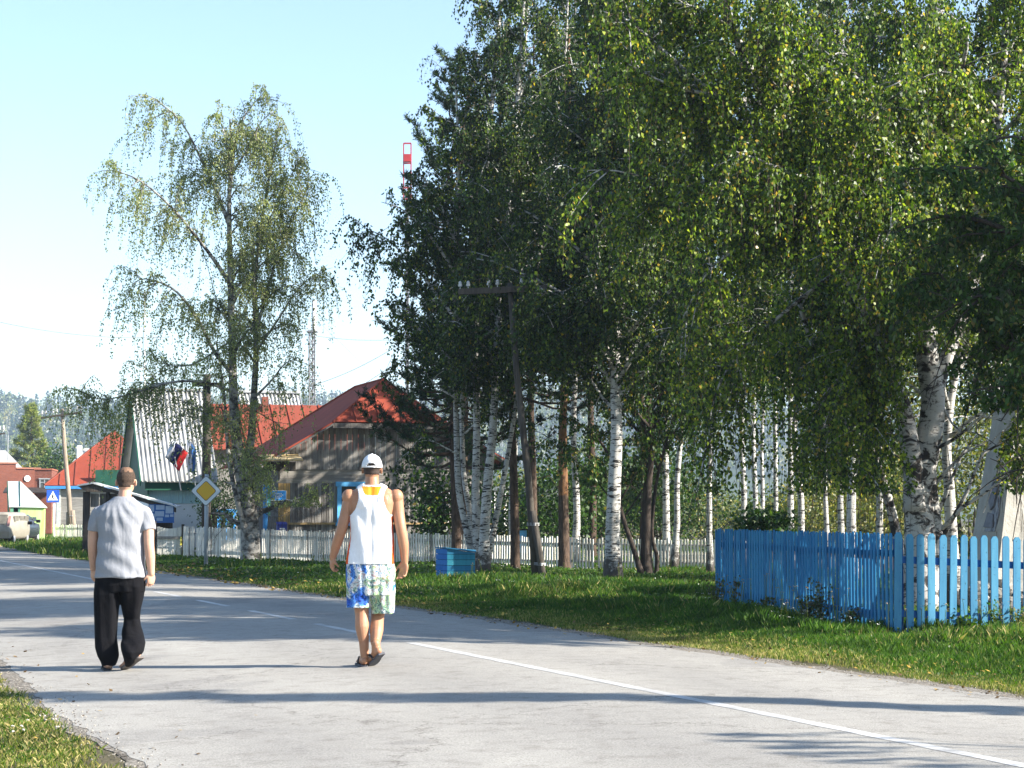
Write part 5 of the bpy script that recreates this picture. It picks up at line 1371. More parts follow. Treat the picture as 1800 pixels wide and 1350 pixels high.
conifer('pine_tree', g0, pxs(D_, (802, 1000), (802, 900), (798, 780), (800, 640), (802, 480), (805, 330), (815, 230), (826, 150), (834, 95)), .13, 'tall bushy pine at the left edge of the grove, beside the red roof', 63, n_br=150, start=.2, lenf=lambda t: 1.3 * (1.15 - t) * 1.1 + .65, tuft=(.12, .022, 20),
        extra=[pxs(D_, (805, 330), (770, 290), (740, 240), (722, 212)), pxs(D_, (810, 250), (790, 200), (795, 150), (792, 120)), pxs(D_, (812, 230), (830, 170), (838, 120), (836, 95)), pxs(D_, (803, 500), (760, 480), (710, 468), (668, 462)), pxs(D_, (805, 420), (770, 400), (735, 380), (718, 350)),
               pxs(D_, (806, 360), (760, 330), (730, 320)), pxs(D_, (800, 600), (770, 600), (755, 575), (745, 560)), pxs(D_, (800, 760), (760, 740), (720, 720), (695, 690)), pxs(D_, (799, 800), (760, 800), (720, 810), (700, 830)), pxs(D_, (800, 860), (770, 870), (745, 890)), pxs(D_, (799, 700), (770, 680), (735, 690), (705, 700))])
g0 = gpt(812, 52)
conifer('pine_tree', g0, pxs(52, (812, 990), (812, 930), (815, 860), (818, 740), (822, 600), (826, 430), (832, 280)), .12, 'second pine trunk standing directly behind the five-stemmed birch clump', 64, n_br=50, start=.3, lenf=lambda t: 1.7 * (1.15 - t) + .4)
# back rows closing the grove (real trees further off)
for i, (x, D0, tp, r, lab) in enumerate([(935, 56, 60, .13, 'dark pine in the back of the grove behind the telegraph pole'), (1040, 60, 20, .13, 'dark pine at the back of the grove left of the stout birch'), (1130, 62, 60, .12, 'back row pine behind the dark crooked tree')]):
    g0 = gpt(x, D0); yb = 907 + FPX * CAMH / D0
    conifer('pine_tree', g0, pxs(D0, (x, yb + 4), (x + 2, 860), (x - 2, 700), (x + 3, 500), (x, 300), (x + 4, tp)), r, lab, 70 + i, n_br=100, start=.3, lenf=lambda t: 2.8 * (1.1 - t) + .5, tuft=(.13, .028, 18))
# larch on the left skyline
g0 = gpt(62, 210)
conifer('larch_tree', g0, pxs(210, (62, 930), (60, 860), (56, 780), (54, 712)), .28, 'yellow-green larch standing before the wooded hill behind the brick building', 75, n_br=130, start=.22, lenf=lambda t: 3.6 * (1.05 - t) + .25, tuft=(.42, .08, 12), tuft_gap=.45, sub=4, up=.1, dead=False,
        mats=[leaf_mat('larch_needle', (.17, .22, .04), .2), leaf_mat('larch_needle_yellow', (.24, .26, .05), .2), leaf_mat('larch_needle_brown', (.12, .12, .05), .2)])
# shrubs and low trees
def bush(name, c, rx, rz, n, label, seed, mats=LM, leaf=(.07, .05), pm=(.45, .3, .2, .05), zc=None, cat='shrub', group=None, ry=None):
    rng = np.random.default_rng(seed); c = np.array([c[0], c[1], 0.])
    root = thing(name, tuple(c), label, cat, group); tk = MB(); V = []
    zc = rz if zc is None else zc; ry = ry or rx
    blobs = []
    for k in range(14):
        d = unit(rng.normal(0, 1, 3)); rad = rng.uniform(.3, .85); q = c + np.array([d[0] * rx * rad, d[1] * ry * rad, zc + d[2] * rz * rad])
        blobs.append(q); tk.tube([tuple(c + np.array([d[0] * .1, d[1] * .1, -.05])), tuple((c + q) / 2 + np.array([0, 0, .1])), tuple(q)], [.03, .02, .008], 5)
    B_ = np.array(blobs); idx = rng.integers(0, len(B_), n)
    pos = B_[idx] + rng.normal(0, .36, (n, 3)) * np.array([rx, ry, rz]) * .75; pos = pos[pos[:, 2] > .03]
    Q = leaf_quads(rng, pos, leaf[0], leaf[1], .4); mi = np.searchsorted(np.cumsum(pm), rng.random(len(pos)) * sum(pm))
    tk.build('stems', M_DARKB, root); quads_object('foliage', Q, mats, root, mi)
    return root
LY = [leaf_mat('willow_leaf', (.13, .15, .035)), leaf_mat('willow_leaf_dark', (.07, .095, .025)), leaf_mat('willow_leaf_yellow', (.22, .20, .045)), leaf_mat('willow_leaf_gold', (.34, .26, .05))]
bush('shrub', P(1345, 960, 28.8), .55, .28, 1500, 'dark green bush showing over the top of the blue fence side', 81, zc=1.12, leaf=(.07, .055), pm=(.3, .6, .1, 0))
bush('shrub', gpt(1010, 72), 2.2, 1.6, 5000, 'sunny yellow-green bush behind the grey fence between the orange pine and the stout birch', 82, mats=LY, leaf=(.12, .09), zc=1.7)
bush('shrub', gpt(900, 82), 2.4, 1.7, 5000, 'dull green bush behind the grey fence, left of the storage tank', 83, mats=LY, leaf=(.13, .1), zc=1.7, pm=(.4, .5, .1, 0))
bush('shrub', gpt(1120, 88), 3.0, 1.8, 5000, 'broad olive bush far behind the dark crooked tree', 84, mats=LY, leaf=(.15, .11), zc=1.8)
bush('shrub', gpt(1520, 52), 1.8, 1.3, 5000, 'sunlit yellowish bush seen between trunks above the middle of the blue fence', 85, mats=LY, leaf=(.1, .07), zc=1.5, pm=(.4, .25, .25, .1))
bush('shrub', gpt(1440, 60), 2.0, 1.2, 4500, 'low golden-green bush in the gap behind the blue fence side', 86, mats=LY, leaf=(.1, .08), zc=1.3)
bush('shrub', gpt(1700, 38), 1.9, 2.2, 9000, 'yellow-green thicket between the huge old birch and the monument', 87, mats=LY, leaf=(.08, .06), zc=2.6, pm=(.45, .35, .15, .05))
bush('shrub', gpt(1250, 95), 3.0, 1.4, 4000, 'pale bush far off in the gap left of the blue fence', 88, mats=LY, leaf=(.16, .12), zc=1.2)
bush('shrub', gpt(1530, 96), 3.2, 2.2, 6000, 'tall dull thicket far behind the blue fence', 89, mats=LY, leaf=(.18, .13), zc=2.8, pm=(.4, .5, .1, 0))
for i_, (x_, D_, h_, lab_) in enumerate([(1040, 66, 1.9, 'dark leafy bush behind the grey fence left of the stout birch'), (1165, 63, 2.0, 'dark leafy bush behind the close pair of birches'), (1400, 72, 1.0, 'low dark bush behind the slim birches in the gap'), (1500, 64, 2.0, 'dark bush behind the hanging leaves of the huge old birch'), (955, 60, 1.5, 'dark bush screening the storage tank'), (790, 57, 1.5, 'dark bush under the bushy pine against the timber house')]):
    bush('shrub', gpt(x_, D_), 1.9 if i_ < 5 else 1.2, h_, 5200 if i_ < 5 else 3200, lab_, 120 + i_, mats=LM, leaf=(.13, .09), zc=h_ * 1.05, pm=(.45, .4, .13, .02))
bush('shrub', gpt(112, 175), 2.6, 2.2, 3500, 'dark green bush behind the peak of the leaning telegraph pole shaft', 90, mats=LM, leaf=(.24, .18), zc=5.0)
bush('shrub', gpt(30, 200), 4.0, 2.6, 3500, 'green bush at the foot of the larch', 91, mats=LY, leaf=(.28, .2), zc=3.6)
bush('shrub', gpt(385, 62), .8, .9, 2000, 'dark shrub behind the grey fence at the foot of the dark pole', 92, mats=LM, leaf=(.08, .055), zc=1.6, pm=(.35, .55, .1, 0))

# ---- wooded hill: thousands of far trees reading as one mass
rng = np.random.default_rng(99)
def forest(name, n, kind, seed, mats, pm):
    rng = np.random.default_rng(seed)
    x = rng.uniform(-520, 620, n); y = rng.uniform(900, 1420, n); z = ridge_h(x, y) - 6
    h = rng.uniform(13, 20, n) if kind == 'b' else rng.uniform(12, 22, n); k = 46
    idx = np.repeat(np.arange(n), k); u = rng.random(len(idx))
    if kind == 'b':
        t = .35 + .65 * u; rad = 2.6 * np.sqrt(np.clip(1 - ((t - .68) / .36) ** 2, 0, 1)) * rng.uniform(.5, 1, len(idx)); sz = (1.5, 1.1)
    else:
        t = .08 + .92 * u; rad = 3.0 * (1.02 - t) * rng.uniform(.5, 1, len(idx)); sz = (1.7, 1.2)
    az = rng.uniform(0, 6.28, len(idx))
    pos = np.stack([x[idx] + rad * np.cos(az), y[idx] + rad * np.sin(az), z[idx] + t * h[idx]], -1)
    Q = leaf_quads(rng, pos, sz[0], sz[1], .7)
    mi = np.repeat(np.searchsorted(np.cumsum(pm), rng.random(n) * sum(pm)), k)
    if kind == 'b':
        a = np.stack([x, y, z], -1); b = a + np.stack([rng.normal(0, .4, n), rng.normal(0, .4, n), h * .75], -1)
        rb = ribbons(rng, a, b, .38); rb[:, :, 1] = rb[:, :1, 1]; dxy = np.zeros_like(a); dxy[:, 0] = .19
        rb = np.stack([a - dxy, a + dxy, b + dxy * .5, b - dxy * .5], 1)
        Q = np.concatenate([Q, rb]); mi = np.concatenate([mi, np.full(n, len(mats))]); mats = list(mats) + [simple('far_birch_trunk', (.6, .6, .58), (.5, .5, .48), .1)]
    o = quads_object(name, Q, mats, None, mi); tag(o, kind='stuff'); return o
o = forest('conifer_forest', 4200, 'c', 1, [leaf_mat('far_fir', (.025, .055, .025), .1), leaf_mat('far_fir_dark', (.016, .038, .02), .1)], (.5, .5))
tag(o, 'dark firs covering the far hillside', 'forest')
o = forest('birch_forest', 3000, 'b', 2, [leaf_mat('far_birch', (.16, .19, .055), .3), leaf_mat('far_birch_green', (.10, .14, .045), .3), leaf_mat('far_birch_gold', (.24, .22, .06), .3)], (.5, .35, .15))
tag(o, 'pale birches mixed among firs on the far hillside', 'forest')

print('LEAVES', NLEAF)
# ------------------------------------------------------------------ parked cars at the left edge
def super_ring(c, rx, ry, n=40, pw=5):
    out = []
    for k in range(n):
        a = 2 * math.pi * k / n; ca, sa = math.cos(a), math.sin(a)
        out.append(Vector(c) + Vector((rx * math.copysign(abs(ca) ** (2 / pw), ca), ry * math.copysign(abs(sa) ** (2 / pw), sa), 0)))
    return out
def ring_body(mb, prof, c, n=40, pw=5):
    b = len(mb.v)
    for z, rx, ry, dy in prof: mb.v += [tuple(p) for p in super_ring(Vector(c) + Vector((0, dy, z)), rx, ry, n, pw)]
    for i in range(len(prof) - 1):
        for k in range(n):
            k2 = (k + 1) % n; mb.f.append((b + i * n + k, b + i * n + k2, b + (i + 1) * n + k2, b + (i + 1) * n + k)); mb.m.append(0)
    mb.f.append(tuple(b + k for k in reversed(range(n)))); mb.m.append(0); e = b + (len(prof) - 1) * n; mb.f.append(tuple(e + k for k in range(n))); mb.m.append(0)
def car(name, c, prof, wheels, paint, label, cat, rear, tail, plate, glassm, mirrors=True):
    t = thing(name, c, label, cat, 'cars parked by the green kiosk')
    b = MB(); ring_body(b, prof, c); b.build('body', paint, t, smooth=True)
    zz = [p[0] for p in prof]
    f = lambda z, i: float(np.interp(z, zz, [p[i] for p in prof]))
    back = lambda z, o=.012: c[1] + f(z, 3) - f(z, 2) - o
    def panel(nm, x0, x1, z0, z1, m, par=t, o=.012, th=.02):
        q = [(c[0] + x0, back(z0, o), c[2] + z0), (c[0] + x1, back(z0, o), c[2] + z0), (c[0] + x1, back(z1, o), c[2] + z1), (c[0] + x0, back(z1, o), c[2] + z1)]
        w = MB(); w.prism(q, (0, th, 0)); return w.build(nm, m, par, bevel=.006)
    panel('rear_window', -rear[0], rear[0], rear[1], rear[2], glassm)
    for s in (-1, 1):
        a, b_ = sorted((s * tail[0], s * tail[1])); panel('tail_light', a, b_, tail[2], tail[3], M_TAIL, o=.02, th=.05)
        w = MB(); x = c[0] + s * (f(1.1, 1) - .06)
        for yy in (-.9, .1, 1.0):
            w.box((c[0] + s * (f((rear[1] + rear[2]) / 2, 1) + .004), c[1] + yy, c[2] + (rear[1] + rear[2]) / 2), (.012, .8, (rear[2] - rear[1]) * .75))
        w.build('side_windows', glassm, t)
        if mirrors: w = MB(); ell_box = w.box((c[0] + s * (f(1.0, 1) + .12), c[1] + 1.05, c[2] + rear[1] + .05), (.2, .1, .15)); w.build('mirror', M_BLACK, t, bevel=.03)
    pl = panel('number_plate', -plate[0], plate[0], plate[1], plate[1] + .12, simple('plate_dusty', (.5, .47, .4), (.4, .38, .33), 20), o=.02)
    panel('bumper', -f(.45, 1) * .97, f(.45, 1) * .97, .32, .62, paint, o=.06, th=.12)
    w = MB(); w.bar((c[0] - .45, back(rear[1]) - .015, c[2] + rear[1] + .02), (c[0] - .05, back(rear[1] + .2) - .015, c[2] + rear[1] + .08), .02, .02); w.build('wiper', M_BLACK, t)
    for sx in (-1, 1):
        for sy in wheels:
            w = MB(); w.lathe((c[0] + sx * (f(.4, 1) - .12), c[1] + sy, c[2] + .31), [(.2, -.10), (.30, -.09), (.31, 0), (.30, .09), (.2, .10)], 20, axis=(1, 0, 0)); wh = w.build('wheel', M_TYRE, t, smooth=True)
            w = MB(); w.lathe((c[0] + sx * (f(.4, 1) - .02), c[1] + sy, c[2] + .31), [(.17, -.01), (.18, .0), (.05, .02 * sx)], 14, axis=(1, 0, 0)); w.build('rim', M_METAL, wh)
    return t
M_TAIL = simple('dusty_tail_light', (.42, .22, .18), (.34, .16, .13), 8, .4, .5); M_TYRE = simple('tyre_rubber', (.03, .03, .03), (.02, .02, .02), 9, .9, .2)
M_DUST = simple('dusty_silver_paint', (.30, .275, .225), (.22, .2, .16), 3, .45, .4, lo=.3, hi=.7); M_DGLASS = simple('dusty_glass', (.17, .155, .12), (.11, .1, .08), 4, .4, .5)
M_NAVY = simple('dark_car_paint', (.02, .03, .04), (.015, .02, .03), 3, .25, .5)
vD = 90.5
vc = gpt(11, vD + 2.1); zc_ = gz(vc.x, vD)
car('minivan', (vc.x, vc.y, zc_), [(.28, .72, 2.0, 0), (.4, .80, 2.12, 0), (.7, .83, 2.15, 0), (.92, .82, 2.1, 0), (1.05, .79, 2.0, .04), (1.3, .74, 1.80, .02), (1.42, .68, 1.65, 0), (1.47, .55, 1.5, 0)], (-1.25, 1.25), M_DUST, 'dusty beige minivan seen from behind at the left edge', 'van', (.60, .93, 1.36), (.64, .76, .85, 1.3), (.27, .66), M_DGLASS)
dc = gpt(31, vD + 6.2)
car('parked_car', (dc.x, dc.y, zc_), [(.25, .70, 2.0, 0), (.4, .80, 2.15, 0), (.7, .82, 2.18, 0), (.9, .80, 2.1, 0), (.98, .72, 1.3, 0), (1.25, .60, .95, 0), (1.36, .48, .75, 0)], (-1.3, 1.3), M_NAVY, 'dark blue car parked just beyond the dusty minivan', 'car', (.5, 1.0, 1.28), (.6, .76, .68, .84), (.26, .5), M_GLASS)

# ------------------------------------------------------------------ flags on slanting poles
def flag(pole_px, D, bands, label, poleD=0):
    a, b = P(*pole_px[0], D), P(*pole_px[1], D)
    t = thing('flag', a, label, 'flag', 'flags hanging before the corrugated roof')
    w = MB(); w.tube([a, b], .018, 8); w.build('pole', M_METAL, t)
    for nm, m, q in bands:
        q = [P(x, y, D) for x, y in q]; n = 6; w = MB(); V = []
        for j in range(n + 1):
            for i in range(n + 1):
                u, v = i / n, j / n; p = q[0].lerp(q[1], u).lerp(q[3].lerp(q[2], u), v)
                p.y += .05 * math.sin(u * 5 + v * 6 + q[0].x * 9); V.append(p)
        w.add(V, [(j * (n + 1) + i, j * (n + 1) + i + 1, (j + 1) * (n + 1) + i + 1, (j + 1) * (n + 1) + i) for j in range(n) for i in range(n)])
        o = w.build(nm, m, t, smooth=True); s = o.modifiers.new('s', 'SOLIDIFY'); s.thickness = .006
    return t
MW_, MN_, MR_, ML_ = simple('flag_white', (.62, .64, .70), (.5, .54, .64), 9), simple('flag_navy', (.012, .018, .09), (.01, .012, .06), 9), simple('flag_red', (.55, .02, .02), (.42, .015, .015), 9), simple('flag_blue', (.05, .16, .42), (.04, .12, .34), 9)
flag([(318, 862), (301, 768)], 64, [('white_band', MW_, [(301, 773), (309, 777), (298, 811), (291, 804)]), ('navy_band', MN_, [(309, 777), (322, 788), (306, 819), (298, 811)]), ('red_band', MR_, [(322, 788), (330, 796), (315, 829), (306, 819)])], 'drooping white, dark blue and red flag in front of the corrugated roof')
flag([(345, 862), (330, 768)], 64.3, [('white_band', MW_, [(329, 773), (336, 777), (338, 832), (330, 828)]), ('blue_band', ML_, [(336, 777), (345, 792), (343, 833), (338, 832)])], 'narrow pale and blue flag hanging right of the red-striped one')
# ------------------------------------------------------------------ grass and wild flowers
GR = [leaf_mat('grass_green', (.062, .130, .014), .4, .5, .2), leaf_mat('grass_deep', (.024, .064, .009), .4, .5, .2), leaf_mat('grass_yellow_green', (.115, .145, .022), .4, .55, .3), leaf_mat('grass_dry', (.33, .28, .12), .3, .7, .2)]
def blades(name, s0, s1, t0, t1, n, h, w, label, seed, pm, keep=None, hmul=None, lean=.35, pmf=None):
    rng = np.random.default_rng(seed)
    s = rng.uniform(s0, s1, n); t = t0 + (t1 - t0) * rng.random(n) ** 1.25
    k = np.ones(n, bool)
    if keep is not None: k &= keep(s, t, rng)
    s, t = s[k], t[k]; n = len(s)
    X, Y = xy_of(s, t); Z = zs(s) + rbump(s, t)
    H_ = h * rng.uniform(.45, 1.25, n) * (1 if hmul is None else hmul(s, t)); sc = np.clip(Y / 20, .8, 3)
    az = rng.uniform(0, 6.28, n); le = rng.normal(0, lean, n) * H_; la = rng.uniform(0, 6.28, n)
    W_ = w * sc * rng.uniform(.7, 1.3, n)
    dx, dy = np.cos(az) * W_ / 2, np.sin(az) * W_ / 2
    B0 = np.stack([X - dx, Y - dy, Z - .01], -1); B1 = np.stack([X + dx, Y + dy, Z - .01], -1)
    M1 = np.stack([X + dx * .7 + np.cos(la) * le * .35, Y + dy * .7 + np.sin(la) * le * .35, Z + H_ * .6], -1)
    T_ = np.stack([X + np.cos(la) * le, Y + np.sin(la) * le, Z + H_], -1)
    V = np.stack([B0, B1, M1, T_], 1)
    if pmf is None: mi = np.searchsorted(np.cumsum(pm), rng.random(n) * sum(pm))
    else:
        q = pmf(s, t); u = rng.random(n); mi = np.where(u < q, np.where(rng.random(n) < .45, 3, 2), np.where(rng.random(n) < .55, 0, 1))
    o = quads_object(name, V, GR, None, mi); tag(o, label, 'grass', kind='stuff'); return o
def dryf(s, t):
    n = vnoise(s * 2.2, t * .9, 77)
    return np.clip(.95 - (s - S_R) * .72 + n * .3, .07, .95)
edge = lambda s, t, r: (s > S_R + .12 + .12 * vnoise(t * 1.3, s * 2, 5) + r.random(len(s)) * .25)
blades('verge_grass', S_R, 4.4, 9, 32, 230000, .08, .0055, 'mown grass verge along the right edge of the road', 1, None, keep=edge, hmul=lambda s, t: np.clip(.30 + (s - S_R) * .45 + .25 * vnoise(s * 3, t * 2, 8), .3, 1.5), pmf=dryf)
blades('fence_grass', 4.2, 7.4, 11, 32, 200000, .115, .0055, 'taller green grass at the foot of the blue fence', 2, None, hmul=lambda s, t: np.clip(1 + .5 * vnoise(s * 2.4, t * 1.7, 12) + .35 * vnoise(s * 7, t * 6, 13), .25, 2.1), pmf=lambda s, t: np.clip(.10 + .12 * vnoise(s, t * .7, 4), .02, .4))
blades('grove_grass', S_R, 17, 31, 66, 190000, .125, .010, 'green grass growing among the trunks of the grove', 3, None, keep=edge, hmul=lambda s, t: np.interp(t, [36, 46], [1, .62]) * np.clip(.42 + (s - S_R) * .28, .4, 1.15) * np.clip(1 + .4 * vnoise(s * 1.2, t * .8, 14), .5, 1.7), pmf=lambda s, t: np.clip(.5 - (s - S_R) * .28 + .2 * vnoise(s * .8, t * .5, 21), .10, .7))
blades('far_grass', S_R + .1, 30, 66, 130, 60000, .22, .016, 'grass in front of the kiosk, the sign and the far picket fence', 4, (.4, .25, .3, .05), keep=edge)
def keepL(s, t, r):
    lim = S_L - .0 + .07 * vnoise(t * 1.1, s * 2.0, 6) + .07 * vnoise(t * 4, s * 5, 16)
    return (s < lim - r.random(len(s)) * .2)
blades('near_grass', -8.5, S_L - .05, 6.0, 26, 330000, .034, .0048, 'short dry yellowish grass in the lower left corner', 5, None, keep=keepL, pmf=lambda s, t: np.clip(.84 + .25 * vnoise(s * 1.1, t * .9, 19), .3, .97), lean=.7)
blades('left_verge_grass', -14, -4.6, 30, 90, 30000, .1, .012, 'short grass beyond the left edge of the road', 6, (.4, .2, .3, .1))

# dry seed stems and white flower heads scattered in the taller grass
def flowers(name, n, s0, s1, t0, t1, h, head, label, seed, m, hr=6, near=None):
    rng = np.random.default_rng(seed); V = []; mi = []
    for k in range(n):
        s = rng.uniform(s0, s1); t = rng.uniform(t0, t1)
        if near is not None: s, t = near(rng)
        x, y = xy_of(s, t); z = float(zs(s)); hh = h * rng.uniform(.6, 1.3); lx, ly = rng.normal(0, .12, 2) * hh
        a = np.array([x, y, z]); b = a + np.array([lx, ly, hh]); w = .0022 * max(1, y / 20)
        V.append([a - [w, 0, 0], a + [w, 0, 0], b + [w, 0, 0], b - [w, 0, 0]]); mi.append(0)
        for j in range(hr):
            c = b + np.array([rng.normal(0, head), rng.normal(0, head), rng.normal(0, head * .35)]); r = head * rng.uniform(.3, .6)
            az = rng.uniform(0, 3.1); u = np.array([math.cos(az), math.sin(az), rng.normal(0, .3)]) * r; v = np.array([-math.sin(az), math.cos(az), rng.uniform(.2, 1)]) * r
            V.append([c - u, c - v, c + u, c + v]); mi.append(1)
    o = quads_object(name, np.array(V), [GR[2], m], None, np.array(mi)); tag(o, label, 'wild flowers', kind='stuff')
M_FLW = simple('white_petals', (.62, .62, .56), (.5, .5, .44), 20, .9, .1)
M_SEED = simple('dry_seed_heads', (.34, .26, .16), (.24, .18, .11), 20, .9, .1)
def foot_of_fence(rng):
    k = rng.uniform(-.05, 1.02); p = Vector((c0.x, c0.y)).lerp(Vector((c1_.x, c1_.y)), k) + Vector((-.12 - abs(rng.normal(0, .28)), rng.normal(0, .1)))
    return s_of(p.x, p.y), (p.y + RK / RN * 0 + RK * s_of(p.x, p.y) / RN) * RN
def foot_of_front(rng):
    k = rng.uniform(0, 2.7); p = Vector((c0.x, c0.y)) + fd * k + fn * abs(rng.normal(.06, .18)); s = s_of(p.x, p.y); return s, (p.y + RK * s / RN) * RN
flowers('yarrow_flowers', 60, 0, 1, 0, 1, .17, .014, 'small white flower heads in the grass beside the blue fence side', 1, M_FLW, near=foot_of_fence)
flowers('grove_flowers', 150, 3.2, 12, 31, 60, .2, .02, 'tiny white flowers dotted through the grove grass', 2, M_FLW, hr=3)
flowers('gate_flowers', 60, 4.0, 6.6, 62, 69, .3, .04, 'white flowers in front of the plank gate', 3, M_FLW)
flowers('seed_stalks', 46, 0, 1, 0, 1, .42, .012, 'dry seed stalks leaning against the blue fence side', 4, M_SEED, hr=9, near=foot_of_fence)
flowers('front_seed_stalks', 40, 0, 1, 0, 1, .30, .012, 'dry stalks at the foot of the front pickets', 5, M_SEED, hr=9, near=foot_of_front)
flowers('grove_stalks', 160, 4, 14, 33, 58, .34, .012, 'dry grass stalks standing in the grove', 6, M_SEED, hr=6)
def weed(c, h, r, n, label, seed, mats, leaf=(.05, .035), pm=(.45, .4, .1, .05)):
    rng = np.random.default_rng(seed); c = Vector(c); root = thing('weed_plant', c, label, 'weed', 'weeds by the blue fence'); tk = MB(); pos = []
    for k in range(9):
        a = rng.uniform(0, 6.28); d = rng.uniform(.2, 1) * r; hh = h * rng.uniform(.5, 1)
        pts = [c, c + Vector((math.cos(a) * d * .4, math.sin(a) * d * .4, hh * .6)), c + Vector((math.cos(a) * d, math.sin(a) * d, hh))]
        tk.tube(pts, [.004, .003, .0015], 4)
        p, _ = poly_at([list(q) for q in pts], rng.uniform(.15, 1, n // 9)); pos.append(p + rng.normal(0, .025, p.shape))
    pos = np.concatenate(pos); tk.build('stems', GR[2], root)
    quads_object('leaves', leaf_quads(rng, pos, leaf[0], leaf[1], .15), mats, root, np.searchsorted(np.cumsum(pm), rng.random(len(pos)) * sum(pm)))
def fp(k, off): p = Vector((c0.x, c0.y)).lerp(Vector((c1_.x, c1_.y)), k); return (p.x - off, p.y, gz(p.x - off, p.y))
def ffp(k, off): p = Vector((c0.x, c0.y)) + fd * k + fn * off; return (p.x, p.y, -.02)
DW = [leaf_mat('weed_dark', (.03, .055, .015)), leaf_mat('weed_brown', (.055, .045, .022)), leaf_mat('weed_green', (.06, .11, .02)), leaf_mat('weed_dry', (.16, .11, .05))]
weed(fp(.27, .16), .62, .22, 260, 'tall dark withered weed clump against the middle of the blue fence side', 1, DW)
weed(fp(.36, .13), .36, .22, 200, 'low dark weed left of the tall withered clump', 2, DW)
weed(fp(.14, .16), .30, .26, 220, 'low dark weed near the fence corner', 3, DW)
weed(fp(.60, .12), .26, .3, 200, 'low dark weed half way along the blue fence side', 4, DW)
weed(fp(.93, .14), .42, .2, 220, 'dark leafy weed at the far end of the blue fence side', 5, DW)
weed(fp(.80, .12), .5, .1, 90, 'single thin vine climbing the far half of the blue fence side', 6, DW)
weed(ffp(.74, .12), .30, .16, 190, 'fresh green nettle clump before the sixth front picket', 7, GR, (.06, .045), (.5, .3, .2, 0))
weed(ffp(1.08, .12), .42, .12, 150, 'upright leafy weed before the ninth front picket', 8, GR, (.045, .03), (.4, .4, .2, 0))
weed(ffp(1.32, .14), .34, .2, 200, 'yellowish weed tuft before the right end of the front pickets', 9, GR, (.05, .025), (.2, .2, .4, .2))
weed(ffp(1.65, .1), .36, .2, 160, 'pale dry weed tuft at the right end of the fence', 10, GR, (.05, .025), (.1, .1, .5, .3))

# pale scraps of litter and pebbles in the left corner
r_ = random.Random(8)
lg = MB()
for (px_, py_) in ((90, 1267), (78, 1264), (100, 1270), (60, 1272), (35, 1282), (33, 1290), (112, 1284), (96, 1284)):
    g = G(px_, py_)
    for k in range(2):
        q = g + Vector((r_.gauss(0, .03), r_.gauss(0, .03), .02)); s = r_.uniform(.006, .018)
        lg.lathe(q, [(s * .5, -.004), (s, 0), (s * .7, .006), (s * .2, .01)], 6, axis=(r_.gauss(0, .4), r_.gauss(0, .4), 1))
o = lg.build('feather_litter', simple('pale_scraps', (.45, .43, .39), (.34, .32, .29), 30, .9, .1)); tag(o, 'pale scraps of down lying on the short dry grass', 'litter', kind='stuff')
lg = MB()
for k in range(2600):
    side = r_.random() < .6
    t = r_.uniform(6, 32) if side else r_.uniform(10, 40)
    s = (S_L - .02 + r_.gauss(0, .12)) if side else (S_R + .1 + r_.gauss(0, .1))
    x, y = xy_of(s, t); z = float(zs(s)); r = r_.uniform(.003, .008) * max(1, y / 22)
    lg.lathe((x, y, z + .012), [(r * .5, -r * .4), (r, 0), (r * .6, r * .5)], 5, mi=r_.randrange(2), axis=(r_.gauss(0, .4), r_.gauss(0, .4), 1))
o = lg.build('pebbles', [simple('pebble_light', (.42, .39, .34), (.3, .27, .23), 30), simple('pebble_dark', (.16, .14, .12), (.1, .09, .08), 30)]); tag(o, 'loose pebbles along the crumbling road edges', 'pebbles', kind='stuff')

# fallen yellow leaves on the verges and the road edge
rng = np.random.default_rng(123); n = 2600
s_ = np.where(rng.random(n) < .8, S_R + np.abs(rng.normal(0, 1.6, n)) - .25, S_L + rng.normal(-.2, .5, n)); t_ = rng.uniform(9, 55, n)
X, Y = xy_of(s_, t_); Z = zs(s_) + rbump(s_, t_) + np.where((s_ > S_R + .2) | (s_ < S_L - .1), rng.uniform(.01, .07, n), .012)
a = rng.uniform(0, 6.28, n); r = rng.uniform(.012, .024, n) * np.clip(Y / 18, 1, 2.4); tz = rng.normal(0, .3, n) * r
C_ = np.stack([X, Y, Z], -1); u = np.stack([np.cos(a) * r, np.sin(a) * r, tz], -1); v = np.stack([-np.sin(a) * r * .7, np.cos(a) * r * .7, -tz * .5], -1)
o = quads_object('fallen_leaves', np.stack([C_ - u, C_ - v, C_ + u, C_ + v], 1), [simple('fallen_yellow', (.42, .28, .05), (.3, .18, .04), 9), simple('fallen_brown', (.20, .12, .05), (.12, .075, .035), 9)], None, (rng.random(n) < .45).astype(int)); tag(o, 'fallen yellow and brown birch leaves scattered on the verges', 'leaves', kind='stuff')

# low broad-leaved weeds mixed into the turf in patches
rng = np.random.default_rng(321); n = 90000
s_ = rng.uniform(S_R + .5, 11, n); t_ = rng.uniform(10, 60, n)
pn = vnoise(s_ * 1.7, t_ * 1.3, 44) + .5 * vnoise(s_ * 5, t_ * 4, 45); k = pn > .25 - .06 * (s_ - S_R); s_, t_ = s_[k], t_[k]; n = len(s_)
X, Y = xy_of(s_, t_); Z = zs(s_) + rbump(s_, t_) + rng.uniform(.015, .10, n) * np.clip((s_ - S_R) / 2.5, .3, 1.1)
Q = leaf_quads(rng, np.stack([X, Y, Z], -1), .035, .026, .05); ctr = Q.mean(1, keepdims=True); Q = ctr + (Q - ctr) * np.clip(Y / 20, .9, 2.3)[:, None, None]
o = quads_object('ground_weeds', Q, [DW[2], DW[0], GR[0]], None, rng.integers(0, 3, n)); tag(o, 'low broad leaved weeds growing in patches through the grass', 'weeds', kind='stuff')
